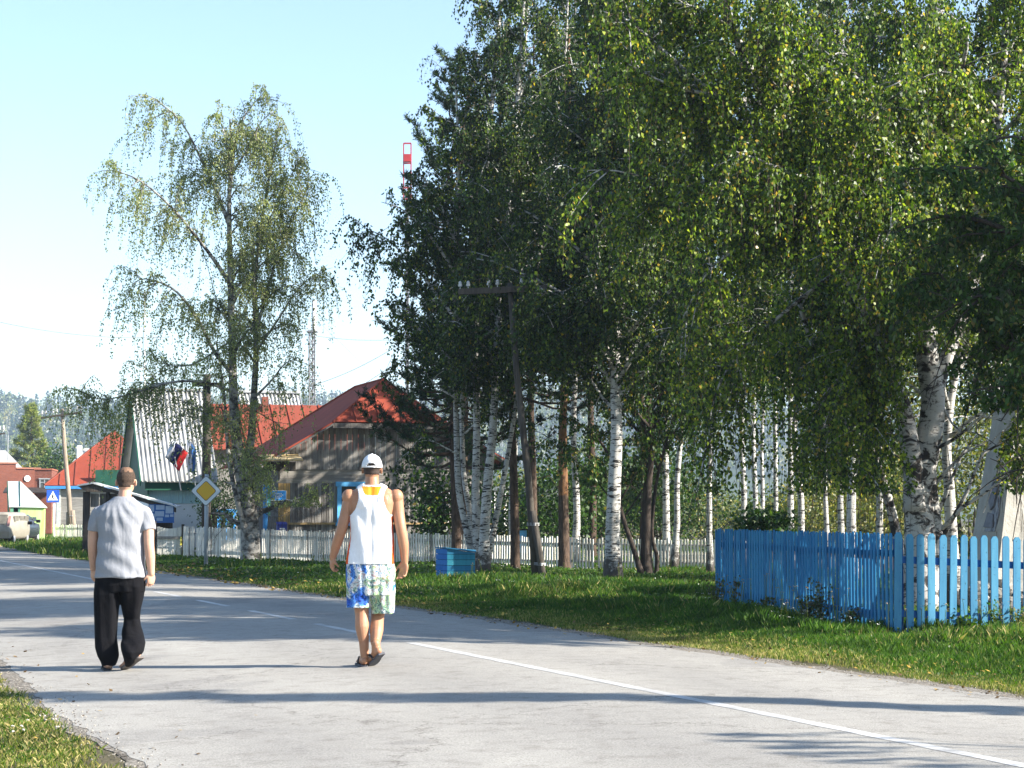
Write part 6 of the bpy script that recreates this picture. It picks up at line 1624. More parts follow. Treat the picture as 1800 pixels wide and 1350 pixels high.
# ------------------------------------------------------------------ the two walking men
def remeshed(mb, voxel=.005, smooth=2, disp=None):
    me = bpy.data.meshes.new('tmp'); me.from_pydata(mb.v, [], mb.f); me.update()
    o = bpy.data.objects.new('tmp', me); COL.objects.link(o)
    m = o.modifiers.new('r', 'REMESH'); m.mode = 'VOXEL'; m.voxel_size = voxel
    if smooth: k = o.modifiers.new('s', 'SMOOTH'); k.iterations = smooth; k.factor = .6
    dg = bpy.context.evaluated_depsgraph_get(); dg.update()
    e = o.evaluated_get(dg); out = bpy.data.meshes.new_from_object(e)
    bpy.data.objects.remove(o); bpy.data.meshes.remove(me)
    n = len(out.vertices)
    co = np.empty(n * 3, np.float32); out.vertices.foreach_get('co', co); co = co.reshape(-1, 3)
    no = np.empty(n * 3, np.float32); out.vertices.foreach_get('normal', no); no = no.reshape(-1, 3)
    if disp is not None:
        co = co + no * disp(co, no)[:, None]; out.vertices.foreach_set('co', co.ravel()); out.update()
    return out, co, no
def finish(me, name, mats, parent, midx=None):
    me.name = name; me.materials.clear()
    for m in (mats if isinstance(mats, (list, tuple)) else [mats]): me.materials.append(m)
    o3 = origin_of(parent); n = len(me.vertices); co = np.empty(n * 3, np.float32); me.vertices.foreach_get('co', co)
    co = co.reshape(-1, 3) - np.array(o3, np.float32); me.vertices.foreach_set('co', co.ravel())
    me.polygons.foreach_set('use_smooth', [True] * len(me.polygons))
    if midx is not None: me.polygons.foreach_set('material_index', midx.astype(np.int32))
    else: me.polygons.foreach_set('material_index', np.zeros(len(me.polygons), np.int32))
    me.update(); o = bpy.data.objects.new(name, me); COL.objects.link(o); o.parent = parent; return o
def ell(mb, c, r, rot=None, n=16):
    """ellipsoid"""
    R = rot or Matrix.Identity(3); c = Vector(c); b = len(mb.v); m = 9
    for i in range(1, m):
        th = math.pi * i / m
        for k in range(n):
            a = 2 * math.pi * k / n
            mb.v.append(tuple(c + R @ Vector((r[0] * math.sin(th) * math.cos(a), r[1] * math.sin(th) * math.sin(a), -r[2] * math.cos(th)))))
    for i in range(m - 2):
        for k in range(n):
            k2 = (k + 1) % n; mb.f.append((b + i * n + k, b + i * n + k2, b + (i + 1) * n + k2, b + (i + 1) * n + k)); mb.m.append(0)
    mb.f.append(tuple(b + k for k in reversed(range(n)))); mb.m.append(0); e = b + (m - 2) * n
    mb.f.append(tuple(e + k for k in range(n))); mb.m.append(0)
def rings(mb, rs, n=28, pw=2.3):
    """stack of horizontal super-elliptic rings (c, rx, ry) from bottom to top, closed"""
    b = len(mb.v)
    for c, rx, ry in rs:
        c = Vector(c)
        for k in range(n):
            a = 2 * math.pi * k / n; ca, sa = math.cos(a), math.sin(a)
            mb.v.append(tuple(c + Vector((rx * math.copysign(abs(ca) ** (2 / pw), ca), ry * math.copysign(abs(sa) ** (2 / pw), sa), 0))))
    for i in range(len(rs) - 1):
        for k in range(n):
            k2 = (k + 1) % n; mb.f.append((b + i * n + k, b + i * n + k2, b + (i + 1) * n + k2, b + (i + 1) * n + k)); mb.m.append(0)
    mb.f.append(tuple(b + k for k in reversed(range(n)))); mb.m.append(0); e = b + (len(rs) - 1) * n
    mb.f.append(tuple(e + k for k in range(n))); mb.m.append(0)
def limb(mb, pts, rr, n=14):
    sp = smooth_poly(pts, 4); ts = np.linspace(0, len(pts) - 1, len(sp)); r = np.interp(ts, range(len(pts)), rr)
    mb.tube(sp, list(r), n)
    for p, q in ((sp[0], r[0]), (sp[-1], r[-1])): ell(mb, p, (q, q, q), n=12)
def hand(mb, wrist, d, nrm, thumb, size=1.0, curls=(.5, .6, .7, .8), tc=.5):
    """palm, four fingers and a thumb; d points from the wrist to the fingers, nrm is where the palm looks, thumb = +1/-1 side"""
    d = Vector(d).normalized(); nrm = Vector(nrm); nrm = (nrm - d * nrm.dot(d)).normalized(); w = d.cross(nrm).normalized() * thumb
    wrist = Vector(wrist); R = Matrix((w, nrm, d)).transposed()
    ell(mb, wrist + d * .05 * size, (.041 * size, .017 * size, .056 * size), R); ell(mb, wrist + d * .008, (.028 * size, .022 * size, .03 * size), R)
    ell(mb, wrist + d * .035 * size + w * .024 * size + nrm * .008, (.017 * size, .016 * size, .032 * size), R)
    for k, (off, ln_) in enumerate(((.030, .074), (.010, .082), (-.010, .076), (-.029, .060))):
        p = wrist + d * (.086 - abs(off) * .15) * size + w * off * size; a = .12 + curls[k] * .35; pts = [p - d * .01]; cur = p
        for f in (.45, .30, .25):
            v = d * math.cos(a) + nrm * math.sin(a) + w * off * .9; cur = cur + v * ln_ * f * size; pts.append(cur); a += curls[k] * 1.05
        mb.tube(pts, [.0092 * size, .0088 * size, .008 * size, .0068 * size], 8); ell(mb, pts[-1], (.0068 * size,) * 3, n=8)
        for q in pts[1:-1]: ell(mb, q, (.0088 * size,) * 3, n=8)
    p = wrist + d * .028 * size + w * .034 * size + nrm * .004
    v1 = (d * .75 + w * .55 + nrm * .3 * tc * 2).normalized(); v2 = (d * .9 + w * .05 + nrm * .5 * tc * 2).normalized()
    pts = [p, p + v1 * .034 * size, p + v1 * .034 * size + v2 * .030 * size]
    mb.tube(pts, [.0115 * size, .0105 * size, .008 * size], 8); ell(mb, pts[1], (.0105 * size,) * 3, n=8); ell(mb, pts[2], (.008 * size,) * 3, n=8)
def foot(mb, ankle, heel, toe, side):
    """bare foot: heel and toe are points of the sole"""
    ankle, heel, toe = Vector(ankle), Vector(heel), Vector(toe); d = (toe - heel).normalized()
    up = (ankle - heel); up = (up - d * up.dot(d)).normalized(); w = d.cross(up).normalized() * side; L_ = (toe - heel).length
    R = Matrix((w, d, up)).transposed()
    ell(mb, heel + d * .035 + up * .036, (.033, .042, .036), R)
    ell(mb, heel + d * L_ * .45 + up * .036, (.034, .085, .034), R)
    ell(mb, heel + d * L_ * .68 + up * .022, (.045, .055, .023), R)
    mb.tube([ankle, heel.lerp(ankle, .5) + d * .045, heel + d * .08 + up * .04], [.036, .042, .038], 12)
    for k, (o_, l) in enumerate(((.030, 1.0), (.010, .99), (-.006, .96), (-.021, .92), (-.034, .86))):
        a = heel + d * (L_ * .72) + w * o_ + up * .016; b = heel + d * (L_ * l - .012) + w * o_ * 1.1 + up * .012; r = .0125 if k == 0 else .0085
        mb.tube([a, b], [r * 1.1, r], 8); ell(mb, b, (r, r, r), n=8)
    return R, d, up, w, L_
def flipflop(parent, heel, toe, up, w, m_sole, m_strap, side):
    heel, toe = Vector(heel), Vector(toe); d = (toe - heel).normalized(); L_ = (toe - heel).length + .03; h0 = heel - d * .015
    prof = [(0, .026), (.04, .037), (.1, .038), (.35, .034), (.55, .043), (.72, .050), (.88, .045), (.97, .028), (1.0, .012)]
    mb = MB(); outl = [h0 + d * L_ * t + w * r for t, r in prof] + [h0 + d * L_ * t - w * r for t, r in reversed(prof)]
    mb.prism([p - up * .020 for p in outl], up * .018); so = mb.build('flip_flop', m_sole, parent, bevel=.004)
    s = MB(); k = h0 + d * L_ * .80 + w * .008
    for sg in (1, -1):
        a = h0 + d * L_ * .42 + w * .040 * sg; mid = h0 + d * L_ * .60 + w * .030 * sg + up * .058
        s.tube(smooth_poly([a - up * .004, a + up * .03 + d * .01, mid, k + up * .035, k], 4), .0075, 6)
    s.build('strap', m_strap, so); return so

def skin_mat(name, c):
    m, nt, b, vec = new_mat(name, .5, .4)
    n = noise(nt, vec, 14, 4, .6); r = ramp(nt, n.outputs[0], [(.3, tuple(k * .86 for k in c)), (.7, c)])
    nt.links.new(r.outputs[0], b.inputs['Base Color']); b.inputs['Subsurface Weight'].default_value = .08
    b.inputs['Subsurface Radius'].default_value = (.02, .008, .004); b.inputs['Subsurface Scale'].default_value = .5
    return m
M_SKL, M_SKR = skin_mat('skin_fair', (.58, .335, .235)), skin_mat('skin_tanned', (.39, .195, .112))
M_EYE = simple('eye_white', (.7, .7, .68), (.6, .6, .58), 5, .3, .5); M_IRIS = simple('iris', (.05, .04, .03), (.03, .02, .02), 5, .2, .5); M_LIP = simple('lips', (.36, .13, .10), (.3, .1, .08), 8, .5, .3)
def cloth(name, c, c2, sc=5, rough=.85, weave=.25):
    m, nt, b, vec = new_mat(name, rough, .15)
    n = noise(nt, vec, sc, 4, .6); r = ramp(nt, n.outputs[0], [(.3, c2), (.7, c)]); nt.links.new(r.outputs[0], b.inputs['Base Color'])
    n2 = noise(nt, vec, 9, 3, .5, (1.6, 1.6, .7), 1.2); n3 = noise(nt, vec, 260, 2, .5)
    ad = nt.nodes.new('ShaderNodeMath'); ad.operation = 'MULTIPLY_ADD'; nt.links.new(n3.outputs[0], ad.inputs[0]); ad.inputs[1].default_value = .03; nt.links.new(n2.outputs[0], ad.inputs[2])
    bp = nt.nodes.new('ShaderNodeBump'); bp.inputs['Strength'].default_value = weave; bp.inputs['Distance'].default_value = .02
    nt.links.new(ad.outputs[0], bp.inputs['Height']); nt.links.new(bp.outputs[0], b.inputs['Normal']); return m

def head(mb, hc, neck, nr, s=1.0):
    hc = Vector(hc)
    ell(mb, hc + Vector((0, -.012, .022)) * s, (.077 * s, .094 * s, .096 * s), n=24)
    ell(mb, hc + Vector((0, .022, -.045)) * s, (.062 * s, .068 * s, .072 * s), n=20)
    ell(mb, hc + Vector((0, -.03, -.03)) * s, (.066 * s, .066 * s, .070 * s), n=20)
    ell(mb, hc + Vector((0, .062, -.088)) * s, (.030 * s, .026 * s, .022 * s))
    mb.tube([hc + Vector((0, .088, .015)) * s, hc + Vector((0, .106, -.022)) * s], [.008 * s, .015 * s], 8); ell(mb, hc + Vector((0, .103, -.026)) * s, (.017 * s, .012 * s, .01 * s))
    ell(mb, hc + Vector((0, .080, .028)) * s, (.05 * s, .016 * s, .012 * s))
    for sg in (-1, 1):
        R = Matrix.Rotation(sg * .35, 3, 'Z')
        ell(mb, hc + Vector((sg * .083, -.008, -.018)) * s, (.008 * s, .019 * s, .031 * s), R); ell(mb, hc + Vector((sg * .075, .0, -.02)) * s, (.012 * s, .014 * s, .02 * s))
    limb(mb, [hc + Vector((0, -.022, -.05)) * s, neck], [nr * .94, nr * 1.08], 18)
def face_bits(parent, hc, s=1.0):
    hc = Vector(hc)
    for sg in (-1, 1):
        mb = MB(); ell(mb, hc + Vector((sg * .031, .078, .003)) * s, (.014 * s, .012 * s, .009 * s)); e = mb.build('eye', M_EYE, parent, smooth=True)
        mb = MB(); ell(mb, hc + Vector((sg * .031, .088, .003)) * s, (.006 * s, .004 * s, .006 * s)); mb.build('iris', M_IRIS, e, smooth=True)
    mb = MB(); ell(mb, hc + Vector((0, .085, -.058)) * s, (.024 * s, .009 * s, .007 * s)); mb.build('mouth', M_LIP, parent, smooth=True)
def shell(me, co, no, keep, off, name, mats, parent, midf=None, amp=None):
    """cloth or hair laid on the body: the body's faces chosen by keep(face centres, normals), lifted along the normals"""
    npoly = len(me.polygons); c = np.empty(npoly * 3, np.float32); me.polygons.foreach_get('center', c); c = c.reshape(-1, 3)
    nn = np.empty(npoly * 3, np.float32); me.polygons.foreach_get('normal', nn); nn = nn.reshape(-1, 3)
    k = keep(c, nn); sel = np.nonzero(k)[0]
    fs = [tuple(me.polygons[int(i)].vertices) for i in sel]; used = sorted({v for f in fs for v in f}); mp = {v: i for i, v in enumerate(used)}
    u = np.array(used); a = off if amp is None else off + amp(co[u], no[u])[:, None] if hasattr(amp(co[u], no[u]), '__len__') else off
    vv = co[u] + no[u] * a
    m2 = bpy.data.meshes.new(name); m2.from_pydata(vv.tolist(), [], [tuple(mp[v] for v in f) for f in fs]); m2.update()
    o = finish(m2, name, mats, parent, None if midf is None else midf(c[sel], nn[sel]))
    sd = o.modifiers.new('solid', 'SOLIDIFY'); sd.thickness = min(.006, off * .9); sd.offset = -1
    return o

def fold(co, dirs, seed=0):
    """cloth folds: list of (direction vector, wavelength, amplitude, sharpness)"""
    d = np.zeros(len(co))
    for i, (v, wl, a, sh) in enumerate(dirs):
        ph = (co @ np.array(v)) / wl * 6.283 + 1.8 * vnoise(co[:, 0] * 5 + co[:, 1] * 4, co[:, 2] * 4, seed + i) * 1.3
        msk = np.clip(.5 + .75 * vnoise(co[:, 0] * 4, co[:, 2] * 3 + co[:, 1] * 3, seed + 20 + i), 0, 1)
        s = np.sin(ph); d += a * msk * np.sign(s) * np.abs(s) ** sh
    return d

def man_left():
    g0 = G(204, 1179); D = g0.y; zg = g0.z
    def m(px, py, dy=0): return P(px, py, D + dy)
    W = lambda w: w / FPX * D
    root = thing('person', (g0.x, D, zg), 'man with close-cropped hair in a grey T-shirt and baggy black trousers walking away', 'person', 'two men walking on the road')
    hc = m(222, 845, .03)
    b = MB(); head(b, hc, m(218, 886, -.01), .056, 1.02)
    rings(b, [(m(211, 1030), .155, .115), (m(211, 1000), .165, .115), (m(212, 960), .165, .110), (m(213, 925), .185, .115), (m(214, 900), .195, .105), (m(215, 888), .15, .08), (m(217, 880), .075, .06)])
    for sg, sx in ((-1, 176), (1, 252)): limb(b, [m(215, 897), m(sx, 899)], [.07, .052])
    # arms
    limb(b, [m(173, 900), m(165, 930, .02), m(163, 955, .03), m(163.5, 975, .06), m(164, 1001, .10)], [.048, .047, .044, .042, .028])
    limb(b, [m(256, 900), m(261, 930, -.02), m(262, 958, -.05), m(264, 980, -.04), m(266, 1008, -.02)], [.048, .047, .044, .043, .029])
    hand(b, m(164, 1000, .10), (-.05, .15, -1), (.6, .5, .1), 1, .95, (.9, 1.0, 1.1, 1.2), .7)
    hand(b, m(266, 1007, -.02), (-.05, .1, -1), (-.55, .65, .0), -1, 1.0, (1.15, 1.25, 1.35, 1.4), .8)
    # legs and feet
    zh = lambda p, z: Vector((p.x, p.y, z))
    aL = m(190, 1160, .0); aL = Vector((aL.x, D + .00, zg + .085)); hL = Vector((aL.x + .003, D - .045, zg + .021)); tL = Vector((aL.x - .05, D + .20, zg + .021))
    limb(b, [m(192, 1030), m(189, 1095, .03), aL], [.085, .058, .038]); RL, dL, upL, wL, _ = foot(b, aL, hL, tL, 1)
    hR = m(246, 1154, -.17); tR = m(217, 1172.5, .03); tR.z = zg + .024
    aR = hR + Vector((-.035, .035, .085)); limb(b, [m(230, 1030), m(233, 1094, .10), m(233, 1128, .0), aR], [.085, .05, .045, .036]); RR, dR, upR, wR, _ = foot(b, aR, hR, tR, -1)
    me, co, no = remeshed(b, .0045, 3)
    hx, hy, hz = hc
    def hair(c, n):
        d = c - np.array(hc); back = -d[:, 1]
        line = np.where(back > -.02, -.055 + .02 * (np.abs(d[:, 0]) > .05), .045 + .0 * d[:, 0])
        ear = (np.abs(d[:, 0]) > .068) & (d[:, 2] < .012) & (d[:, 1] > -.035)
        return (d[:, 2] > line) & ~ear & (d[:, 2] < .2) & (c[:, 2] > hz - .06)
    def hmi(c, n): d = c - np.array(hc); r = np.hypot(d[:, 0] - .01, d[:, 1] + .035); return np.where((d[:, 2] > .07) & (r < .055 + .012 * np.sin(d[:, 0] * 160)), 1, 0)
    shell(me, co, no, hair, .003, 'hair', [simple('cropped_hair', (.075, .048, .033), (.045, .03, .022), 60, .8, .3, bump=.6, bscale=300), simple('thinning_crown', (.20, .115, .07), (.12, .07, .045), 60, .7, .3)], root, hmi)
    finish(me, 'body', M_SKL, root); face_bits(root, hc, 1.02)
    M_SOLE = simple('flip_flop_dark', (.03, .03, .035), (.02, .02, .024), 20, .7, .3); M_SOLE2 = simple('flip_flop_worn', (.16, .14, .13), (.09, .08, .075), 20, .8, .2)
    flipflop(root, hL, tL, upL, wL, M_SOLE, M_SOLE, 1); flipflop(root, hR, tR, upR, wR, M_SOLE2, M_SOLE, -1)
    # T-shirt
    c = MB()
    rs = []
    for y, l, r, dp in ((1015, 167.5, 256, .150), (998, 168.5, 255.5, .148), (970, 171.5, 253.5, .142), (945, 173, 252.5, .138), (925, 172, 254, .140), (908, 169, 258, .137), (896, 171, 258, .125), (887, 180, 251, .105), (879, 193, 240, .085), (873, 202, 233, .072)):
        rs.append((m((l + r) / 2, y), W((r - l) / 2), dp))
    rings(c, rs, 36, 2.35)
    for pts, rr in (([m(192, 899), m(175, 903), m(168, 917, .01), m(165.5, 933, .02)], [.062, .066, .060, .062]), ([m(238, 899), m(252, 902), m(258.5, 916, -.01), m(261.2, 932, -.02)], [.062, .067, .064, .064])):
        sp = smooth_poly(pts, 4); c.tube(sp, list(np.interp(np.linspace(0, 3, len(sp)), range(4), rr)), 20)
    o0 = np.array(m(212, 960))
    def ds(co, no):
        q = co - o0; back = np.clip(-no[:, 1] + .2, 0, 1.2)
        # long folds fanning from between the shoulder blades towards the right hip
        r = np.hypot(q[:, 0] + .06, q[:, 2] - .50); ang = np.arctan2(q[:, 0] + .06, -(q[:, 2] - .50))
        f = np.sin(ang * 21 + 1.2 * vnoise(q[:, 0] * 9, q[:, 2] * 5, 4)); m1 = np.clip((r - .14) / .12, 0, 1) * np.clip((.62 - r) / .18, 0, 1) * np.clip(.55 + .6 * vnoise(q[:, 0] * 6, q[:, 2] * 4, 9), .1, 1)
        return back * m1 * .0095 * np.sign(f) * np.abs(f) ** .8 + fold(q, [((.7, .1, 1.1), .17, .006, .9), ((1.2, .4, .3), .11, .004, .8)], 3) + .004 * np.clip((-q[:, 2] - .24) * 30, 0, 1)
    me2, _, _ = remeshed(c, .006, 3, ds)
    finish(me2, 'tshirt', cloth('heather_grey_cotton', (.28, .29, .32), (.25, .26, .29), 60), root)
    # trousers: seat and two legs with their own hang
    c = MB(); rings(c, [(m(211, 1040), W(43), .115), (m(211, 1028), W(44), .130), (m(211.5, 1014), W(43.5), .128), (m(212, 1006), W(41), .12)], 28, 2.4)
    M_TR = cloth('black_jersey', (.006, .006, .008), (.004, .004, .005), 12, .9, .35); M_TR.node_tree.nodes['Principled BSDF'].inputs['Specular IOR Level'].default_value = .12
    rl = []
    for y, l, r, dp, dy in ((1170, 180, 203, .062, .01), (1163, 178, 206, .075, .01), (1152, 172.5, 209, .098, .02), (1138, 168.5, 208.5, .102, .03), (1120, 168, 206.5, .098, .035), (1098, 167.5, 207, .095, .03), (1070, 166.5, 209, .105, .02), (1045, 166.5, 211, .118, 0), (1022, 168, 212, .115, 0)):
        rl.append((m((l + r) / 2, y, dy), W((r - l) / 2), dp))
    rings(c, rl, 26, 2.2)
    rl = []
    for y, l, r, dp, dy in ((1171, 221.5, 229, .035, -.05), (1165, 219.5, 237, .055, -.11), (1156, 217, 244, .09, -.14), (1145, 214.5, 251, .115, -.13), (1130, 213, 256, .12, -.07), (1115, 214.5, 253, .095, .03), (1100, 218, 248, .085, .07), (1088, 218.5, 246.5, .082, .09), (1070, 215, 248.5, .095, .07), (1050, 211, 252, .11, .03), (1030, 208, 254.5, .118, 0)):
        rl.append((m((l + r) / 2, y, dy), W((r - l) / 2), dp))
    rings(c, rl, 26, 2.2)
    o1 = np.array(m(211, 1090))
    def dt(co, no): q = co - o1; return fold(q, [((1.2, .5, .25), .15, .006, .8), ((1.1, .6, .7), .19, .006, .9)], 40) * np.clip((.36 - q[:, 2]) / .1, .15, 1)
    me3, _, _ = remeshed(c, .0065, 4, dt); finish(me3, 'trousers', M_TR, root)
    return root
man_left()

def man_right():
    g0 = G(637, 1173); D = g0.y; zg = g0.z
    def m(px, py, dy=0): return P(px, py, D + dy)
    W = lambda w: w / FPX * D
    root = thing('person', (g0.x, D, zg), 'tanned man in a backwards white cap, white tank top and bright patterned shorts walking away', 'person', 'two men walking on the road')
    hc = m(654, 824, .03)
    b = MB(); head(b, hc, m(654, 858, -.01), .058, .97)
    rings(b, [(m(651, 1030), .165, .115), (m(651, 1000), .185, .118), (m(652, 965), .178, .112), (m(653, 935), .172, .112), (m(654, 905), .180, .118), (m(655, 885), .195, .112), (m(655.5, 870), .205, .095), (m(655, 860), .15, .075), (m(654, 852), .085, .065)], 32)
    for sg in (-1, 1):
        q = m(655 + sg * 16, 885, -.085); ell(b, q, (.062, .030, .085), Matrix.Rotation(sg * .25, 3, 'Y'))      # shoulder blades
        ell(b, m(655 + sg * 20, 866, -.02), (.085, .055, .038), Matrix.Rotation(sg * .28, 3, 'Y'))           # trapezius
        ell(b, m(655 + sg * 41.5, 873, -.01), (.062, .060, .066))                                             # deltoid
    limb(b, [m(615, 876), m(608, 902, -.01), m(600.5, 930, -.02), m(592, 955, .02), m(585, 980, .06)], [.058, .050, .045, .044, .029])
    limb(b, [m(697, 876), m(700.5, 902, -.01), m(705, 930, -.04), m(709.5, 957, -.03), m(711.5, 987, .0)], [.058, .050, .046, .044, .030])
    hand(b, m(585, 979, .06), (-.12, .15, -1), (.75, .35, .0), 1, 1.0, (.85, .95, 1.0, 1.1), .9)
    hand(b, m(711.5, 987, .0), (-.12, -.05, -1), (-.45, -.75, .0), 1, 1.08, (.35, .5, .6, .7), .5)
    aL = m(641, 1150, 0); aL = Vector((aL.x, D, zg + .085)); hL = Vector((aL.x - .003, D - .045, zg + .021)); tL = Vector((aL.x - .055, D + .205, zg + .021))
    limb(b, [m(633, 1030), m(635, 1062, .02), m(636, 1080, .01), m(636.5, 1102, -.015), m(639.5, 1128, -.01), aL], [.085, .066, .058, .060, .043, .035]); _, dL, upL, wL, _ = foot(b, aL, hL, tL, 1)
    hR = m(669, 1148, -.15); tR = m(653, 1167, .06); tR.z = zg + .024
    aR = hR + Vector((-.045, .04, .08)); limb(b, [m(670, 1030), m(665, 1070, .10), m(663, 1090, .05), m(662, 1108, -.01), m(660, 1128, -.06), aR], [.085, .062, .057, .058, .043, .035]); _, dR, upR, wR, _ = foot(b, aR, hR, tR, -1)
    def db(co, no):
        q = co - np.array(m(654, 930)); return -.007 * np.exp(-(q[:, 0] / .018) ** 2) * np.clip(-no[:, 1], 0, 1) * (np.abs(q[:, 2]) < .36)
    me, co, no = remeshed(b, .0045, 3, db)
    co2 = co.copy()
    hz = hc.z
    def hair(c, n):
        d = c - np.array(hc); ear = (np.abs(d[:, 0]) > .066) & (d[:, 2] < .014) & (d[:, 1] > -.035)
        return (d[:, 2] > -.05) & (d[:, 2] < .1) & (d[:, 1] < .03) & ~ear
    shell(me, co, no, hair, .003, 'hair', simple('short_dark_hair', (.05, .035, .028), (.03, .022, .018), 60, .8, .3), root)
    # tank top: racer back, orange yoke and side panels
    zt = m(654, 993).z; znb = m(654, 848).z; ch = np.array(m(654, 930))
    ys = lambda py: m(654, py).z
    def hw(z, front):
        """half width of the cloth at height z"""
        return np.interp(z, [ys(1000), ys(912), ys(905), ys(896), ys(885), ys(876), ys(866), ys(858), ys(852), ys(846)], [9, 9, W(33), W(27), W(23), W(21), W(22.5), W(25), W(24), W(22)])
    xm = lambda z: np.interp(z, [ys(1000), ys(850)], [m(651.5, 1000).x, m(654.5, 850).x])
    def tk(c, n):
        x = np.abs(c[:, 0] - xm(c[:, 2])); z = c[:, 2]; arm = (x > W(37 + 6 * (0)) + np.interp(z, [ys(1000), ys(905)], [W(8), 0])) 
        neck = (z > ys(851) - .03 * np.clip((x / .1) ** 2, 0, 1) * 0) & (x < W(13)); neckf = (c[:, 1] > hc.y - .0) & (z > ys(866)) & (x < W(15))
        up = ((z > ys(853.5)) & (x < W(13.5))) | (z > ys(848))
        return (z > zt + .008) & (z < ys(846)) & (x < hw(z, 0)) & ~arm & ~up & ~neckf
    def tmi(c, n):
        x = c[:, 0] - xm(c[:, 2]); z = c[:, 2]; ax = np.abs(x); back = n[:, 1] < 0
        yoke = back & (z > ys(871)) & (z < ys(855) - .004) & (ax < W(12) + W(5) * np.clip((z - ys(871)) / (ys(855) - ys(871)), 0, 1))
        side = (ax > W(34) - W(8) * np.clip((z - ys(940)) / (ys(905) - ys(940)), 0, 1) * 0) & (z < ys(907)) & (n[:, 1] > -.62)
        return np.where(yoke, 1, np.where(side, 2, 0))
    def ta(co, no):
        q = co - ch; hem = np.clip((ys(925) - co[:, 2]) / .35, 0, 1)
        return .012 * hem + fold(q, [((1.0, .1, .18), .12, .004, .9), ((.8, .1, .5), .21, .006, .9)], 60) * np.clip((ys(872) - co[:, 2]) / .1, 0, 1)
    M_WT = cloth('white_jersey', (.78, .78, .80), (.73, .73, .75), 30); M_OR = cloth('orange_panel', (.82, .32, .03), (.76, .27, .02), 30); M_RD = cloth('red_orange_panel', (.68, .10, .02), (.6, .08, .02), 30)
    shell(me, co, no, tk, .010, 'tank_top', [M_WT, M_OR, M_RD], root, tmi, amp=ta)
    # white binding round the armholes and collar
    # cap worn backwards: crown with an arched opening and strap, peak to the front
    cc = Vector(hc) + Vector((0, -.012, .012)); cp = MB(); nU, nV = 40, 16; V = []; F = []; opening = []
    for j in range(nV + 1):
        th = (math.pi / 2) * j / nV * 1.0
        for i in range(nU):
            a = 2 * math.pi * i / nU
            V.append(cc + Vector((.089 * math.cos(th) * math.cos(a), .108 * math.cos(th) * math.sin(a), .118 * math.sin(th) ** .92 - .004)))
    for j in range(nV):
        for i in range(nU):
            a = 2 * math.pi * (i + .5) / nU - 1.5 * math.pi; a = (a + math.pi) % (2 * math.pi) - math.pi; z = j + .5
            if (a / .42) ** 2 + ((z - .9) / 2.6) ** 2 < 1 and z > 1.0: continue
            k2 = (i + 1) % nU; F.append((j * nU + i, j * nU + k2, (j + 1) * nU + k2, (j + 1) * nU + i))
    cp.add(V, F); M_CAP = cloth('white_cap_cotton', (.72, .73, .75), (.66, .67, .69), 40, .85, .5); co_ = cp.build('cap', M_CAP, root, smooth=True)
    sd = co_.modifiers.new('s', 'SOLIDIFY'); sd.thickness = .004
    vb = MB(); outl = []
    for k in range(13):
        a = math.pi * (.12 + .76 * k / 12); outl.append(cc + Vector((.084 * math.cos(a), .100 * math.sin(a), .004)))
    for k in reversed(range(13)):
        a = math.pi * (.12 + .76 * k / 12); outl.append(cc + Vector((.082 * math.cos(a), .105 * math.sin(a) + .07 * math.sin(a) ** .6, -.012)))
    vb.prism(outl, (0, 0, .004)); vb.build('peak', M_CAP, co_)
    sb = MB(); sb.lathe(cc + Vector((0, 0, .113)), [(.009, -.003), (.007, .004), (.002, .006)], 10); sb.build('button', M_CAP, co_)
    finish(me, 'body', M_SKR, root); face_bits(root, hc, .97)
    M_SOLE = simple('flip_flop_grey', (.10, .10, .115), (.07, .07, .08), 20, .8, .2); M_ST = simple('strap_dark', (.03, .03, .035), (.02, .02, .02), 20, .7, .3)
    flipflop(root, hL, tL, upL, wL, M_SOLE, M_ST, 1); flipflop(root, hR, tR, upR, wR, M_SOLE, M_ST, -1)
    # shorts
    c = MB(); rings(c, [(m(651, 1046), W(41), .118), (m(651, 1020), W(43), .134), (m(651.5, 1000), W(43), .132), (m(651.5, 990), W(41.5), .126)], 30, 2.4)
    for tab in (((1068, 608.5, 651, .112, .0), (1058, 609, 652, .115, .01), (1040, 608.5, 653, .120, .01), (1015, 609, 655, .125, 0)), ((1078, 653, 692.5, .108, .05), (1066, 652, 693, .112, .05), (1045, 651, 694, .120, .03), (1015, 649, 694, .125, 0))):
        rings(c, [(m((l + r) / 2, y, dy), W((r - l) / 2), dp) for y, l, r, dp, dy in tab], 26, 2.5)
    o1 = np.array(m(651, 1030))
    def dsn(co, no): q = co - o1; return fold(q, [((1.5, .4, .2), .10, .006, .8), ((.8, .5, 1.1), .15, .005, .8)], 80)
    me4, _, _ = remeshed(c, .0055, 2, dsn)
    mt, nt, bs, vec = new_mat('patterned_shorts', .8, .2)
    n1 = noise(nt, vec, 6.0, 3, .5, (1, 1, .8), .6); n2 = noise(nt, vec, 22, 2, .5, None, 2.0); n3 = noise(nt, vec, 60, 2, .4)
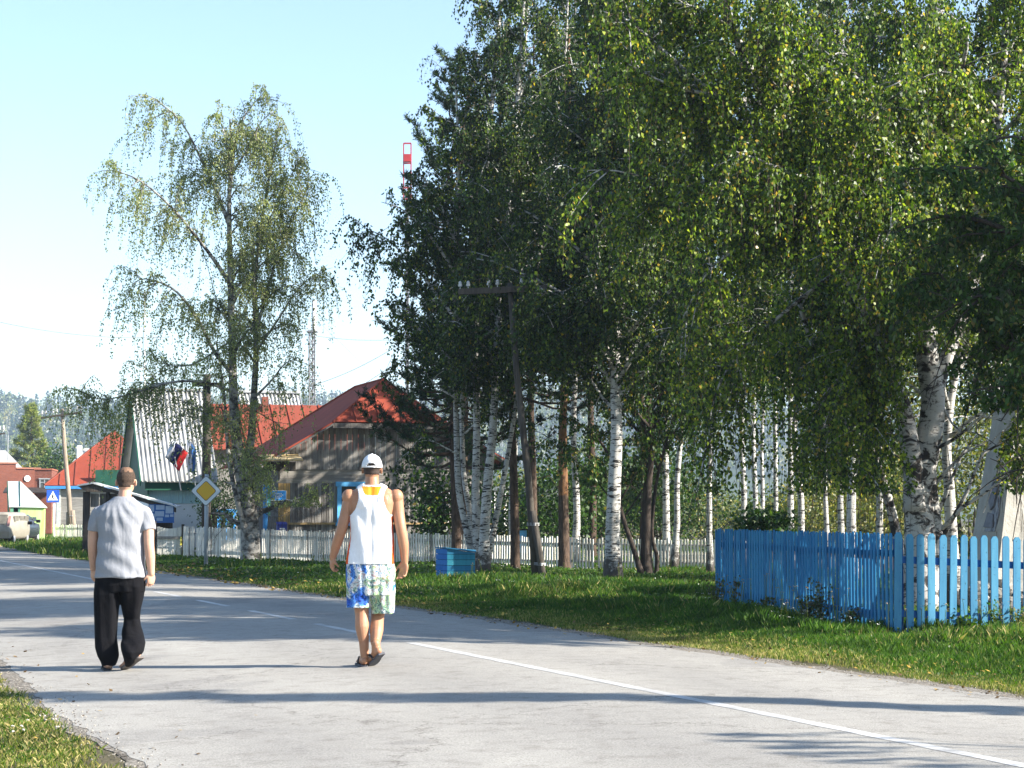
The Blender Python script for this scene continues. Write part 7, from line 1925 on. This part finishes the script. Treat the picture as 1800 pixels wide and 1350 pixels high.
    sxx = nt.nodes.new('ShaderNodeSeparateXYZ'); nt.links.new(vec, sxx.inputs[0]); shf = nt.nodes.new('ShaderNodeMath'); shf.operation = 'MULTIPLY_ADD'; shf.inputs[1].default_value = .32; nt.links.new(sxx.outputs[0], shf.inputs[0])
    sub = nt.nodes.new('ShaderNodeMath'); sub.operation = 'SUBTRACT'; sub.inputs[1].default_value = .02; nt.links.new(n1.outputs[0], sub.inputs[0]); nt.links.new(sub.outputs[0], shf.inputs[2])
    base = ramp(nt, shf.outputs[0], [(.36, (.03, .11, .50)), (.43, (.08, .24, .58)), (.47, (.55, .60, .64)), (.52, (.50, .56, .54)), (.56, (.36, .52, .30)), (.62, (.22, .32, .28)), (.68, (.70, .70, .66)), (.78, (.45, .52, .16))]); base.color_ramp.interpolation = 'EASE'
    ov_ = ramp(nt, n2.outputs[0], [(.40, (.22, .32, .40)), (.45, (1, 1, 1)), (.56, (1, 1, 1)), (.62, (.65, .42, .42))])
    gl = nt.nodes.new('ShaderNodeSeparateXYZ'); nt.links.new(vec, gl.inputs[0])
    c2 = mix(nt, 1.0, base.outputs[0], ov_.outputs[0], 'MULTIPLY')
    lx = ramp(nt, gl.outputs[0], [(.0, (1, 1, 1)), (.05, (1, 1, 1))])
    nt.links.new(c2, bs.inputs['Base Color']); finish(me4, 'shorts', mt, root)
    return root
man_right()
# ------------------------------------------------------------------ air
hz = MB(); hz.box((0, 2480, 74), (5400, 5200, 160))
hm = bpy.data.materials.new('air_haze'); hm.use_nodes = True
nt = hm.node_tree; nt.nodes.remove(nt.nodes['Principled BSDF'])
pv = nt.nodes.new('ShaderNodeVolumePrincipled'); pv.inputs['Color'].default_value = (.62, .78, 1.0, 1); pv.inputs['Density'].default_value = .00031; pv.inputs['Anisotropy'].default_value = .2
nt.links.new(pv.outputs[0], nt.nodes['Material Output'].inputs['Volume'])
ho = hz.build('haze', hm); ho['kind'] = 'stuff'; ho['label'] = 'thin blue air haze over the far hills'; ho['category'] = 'haze'
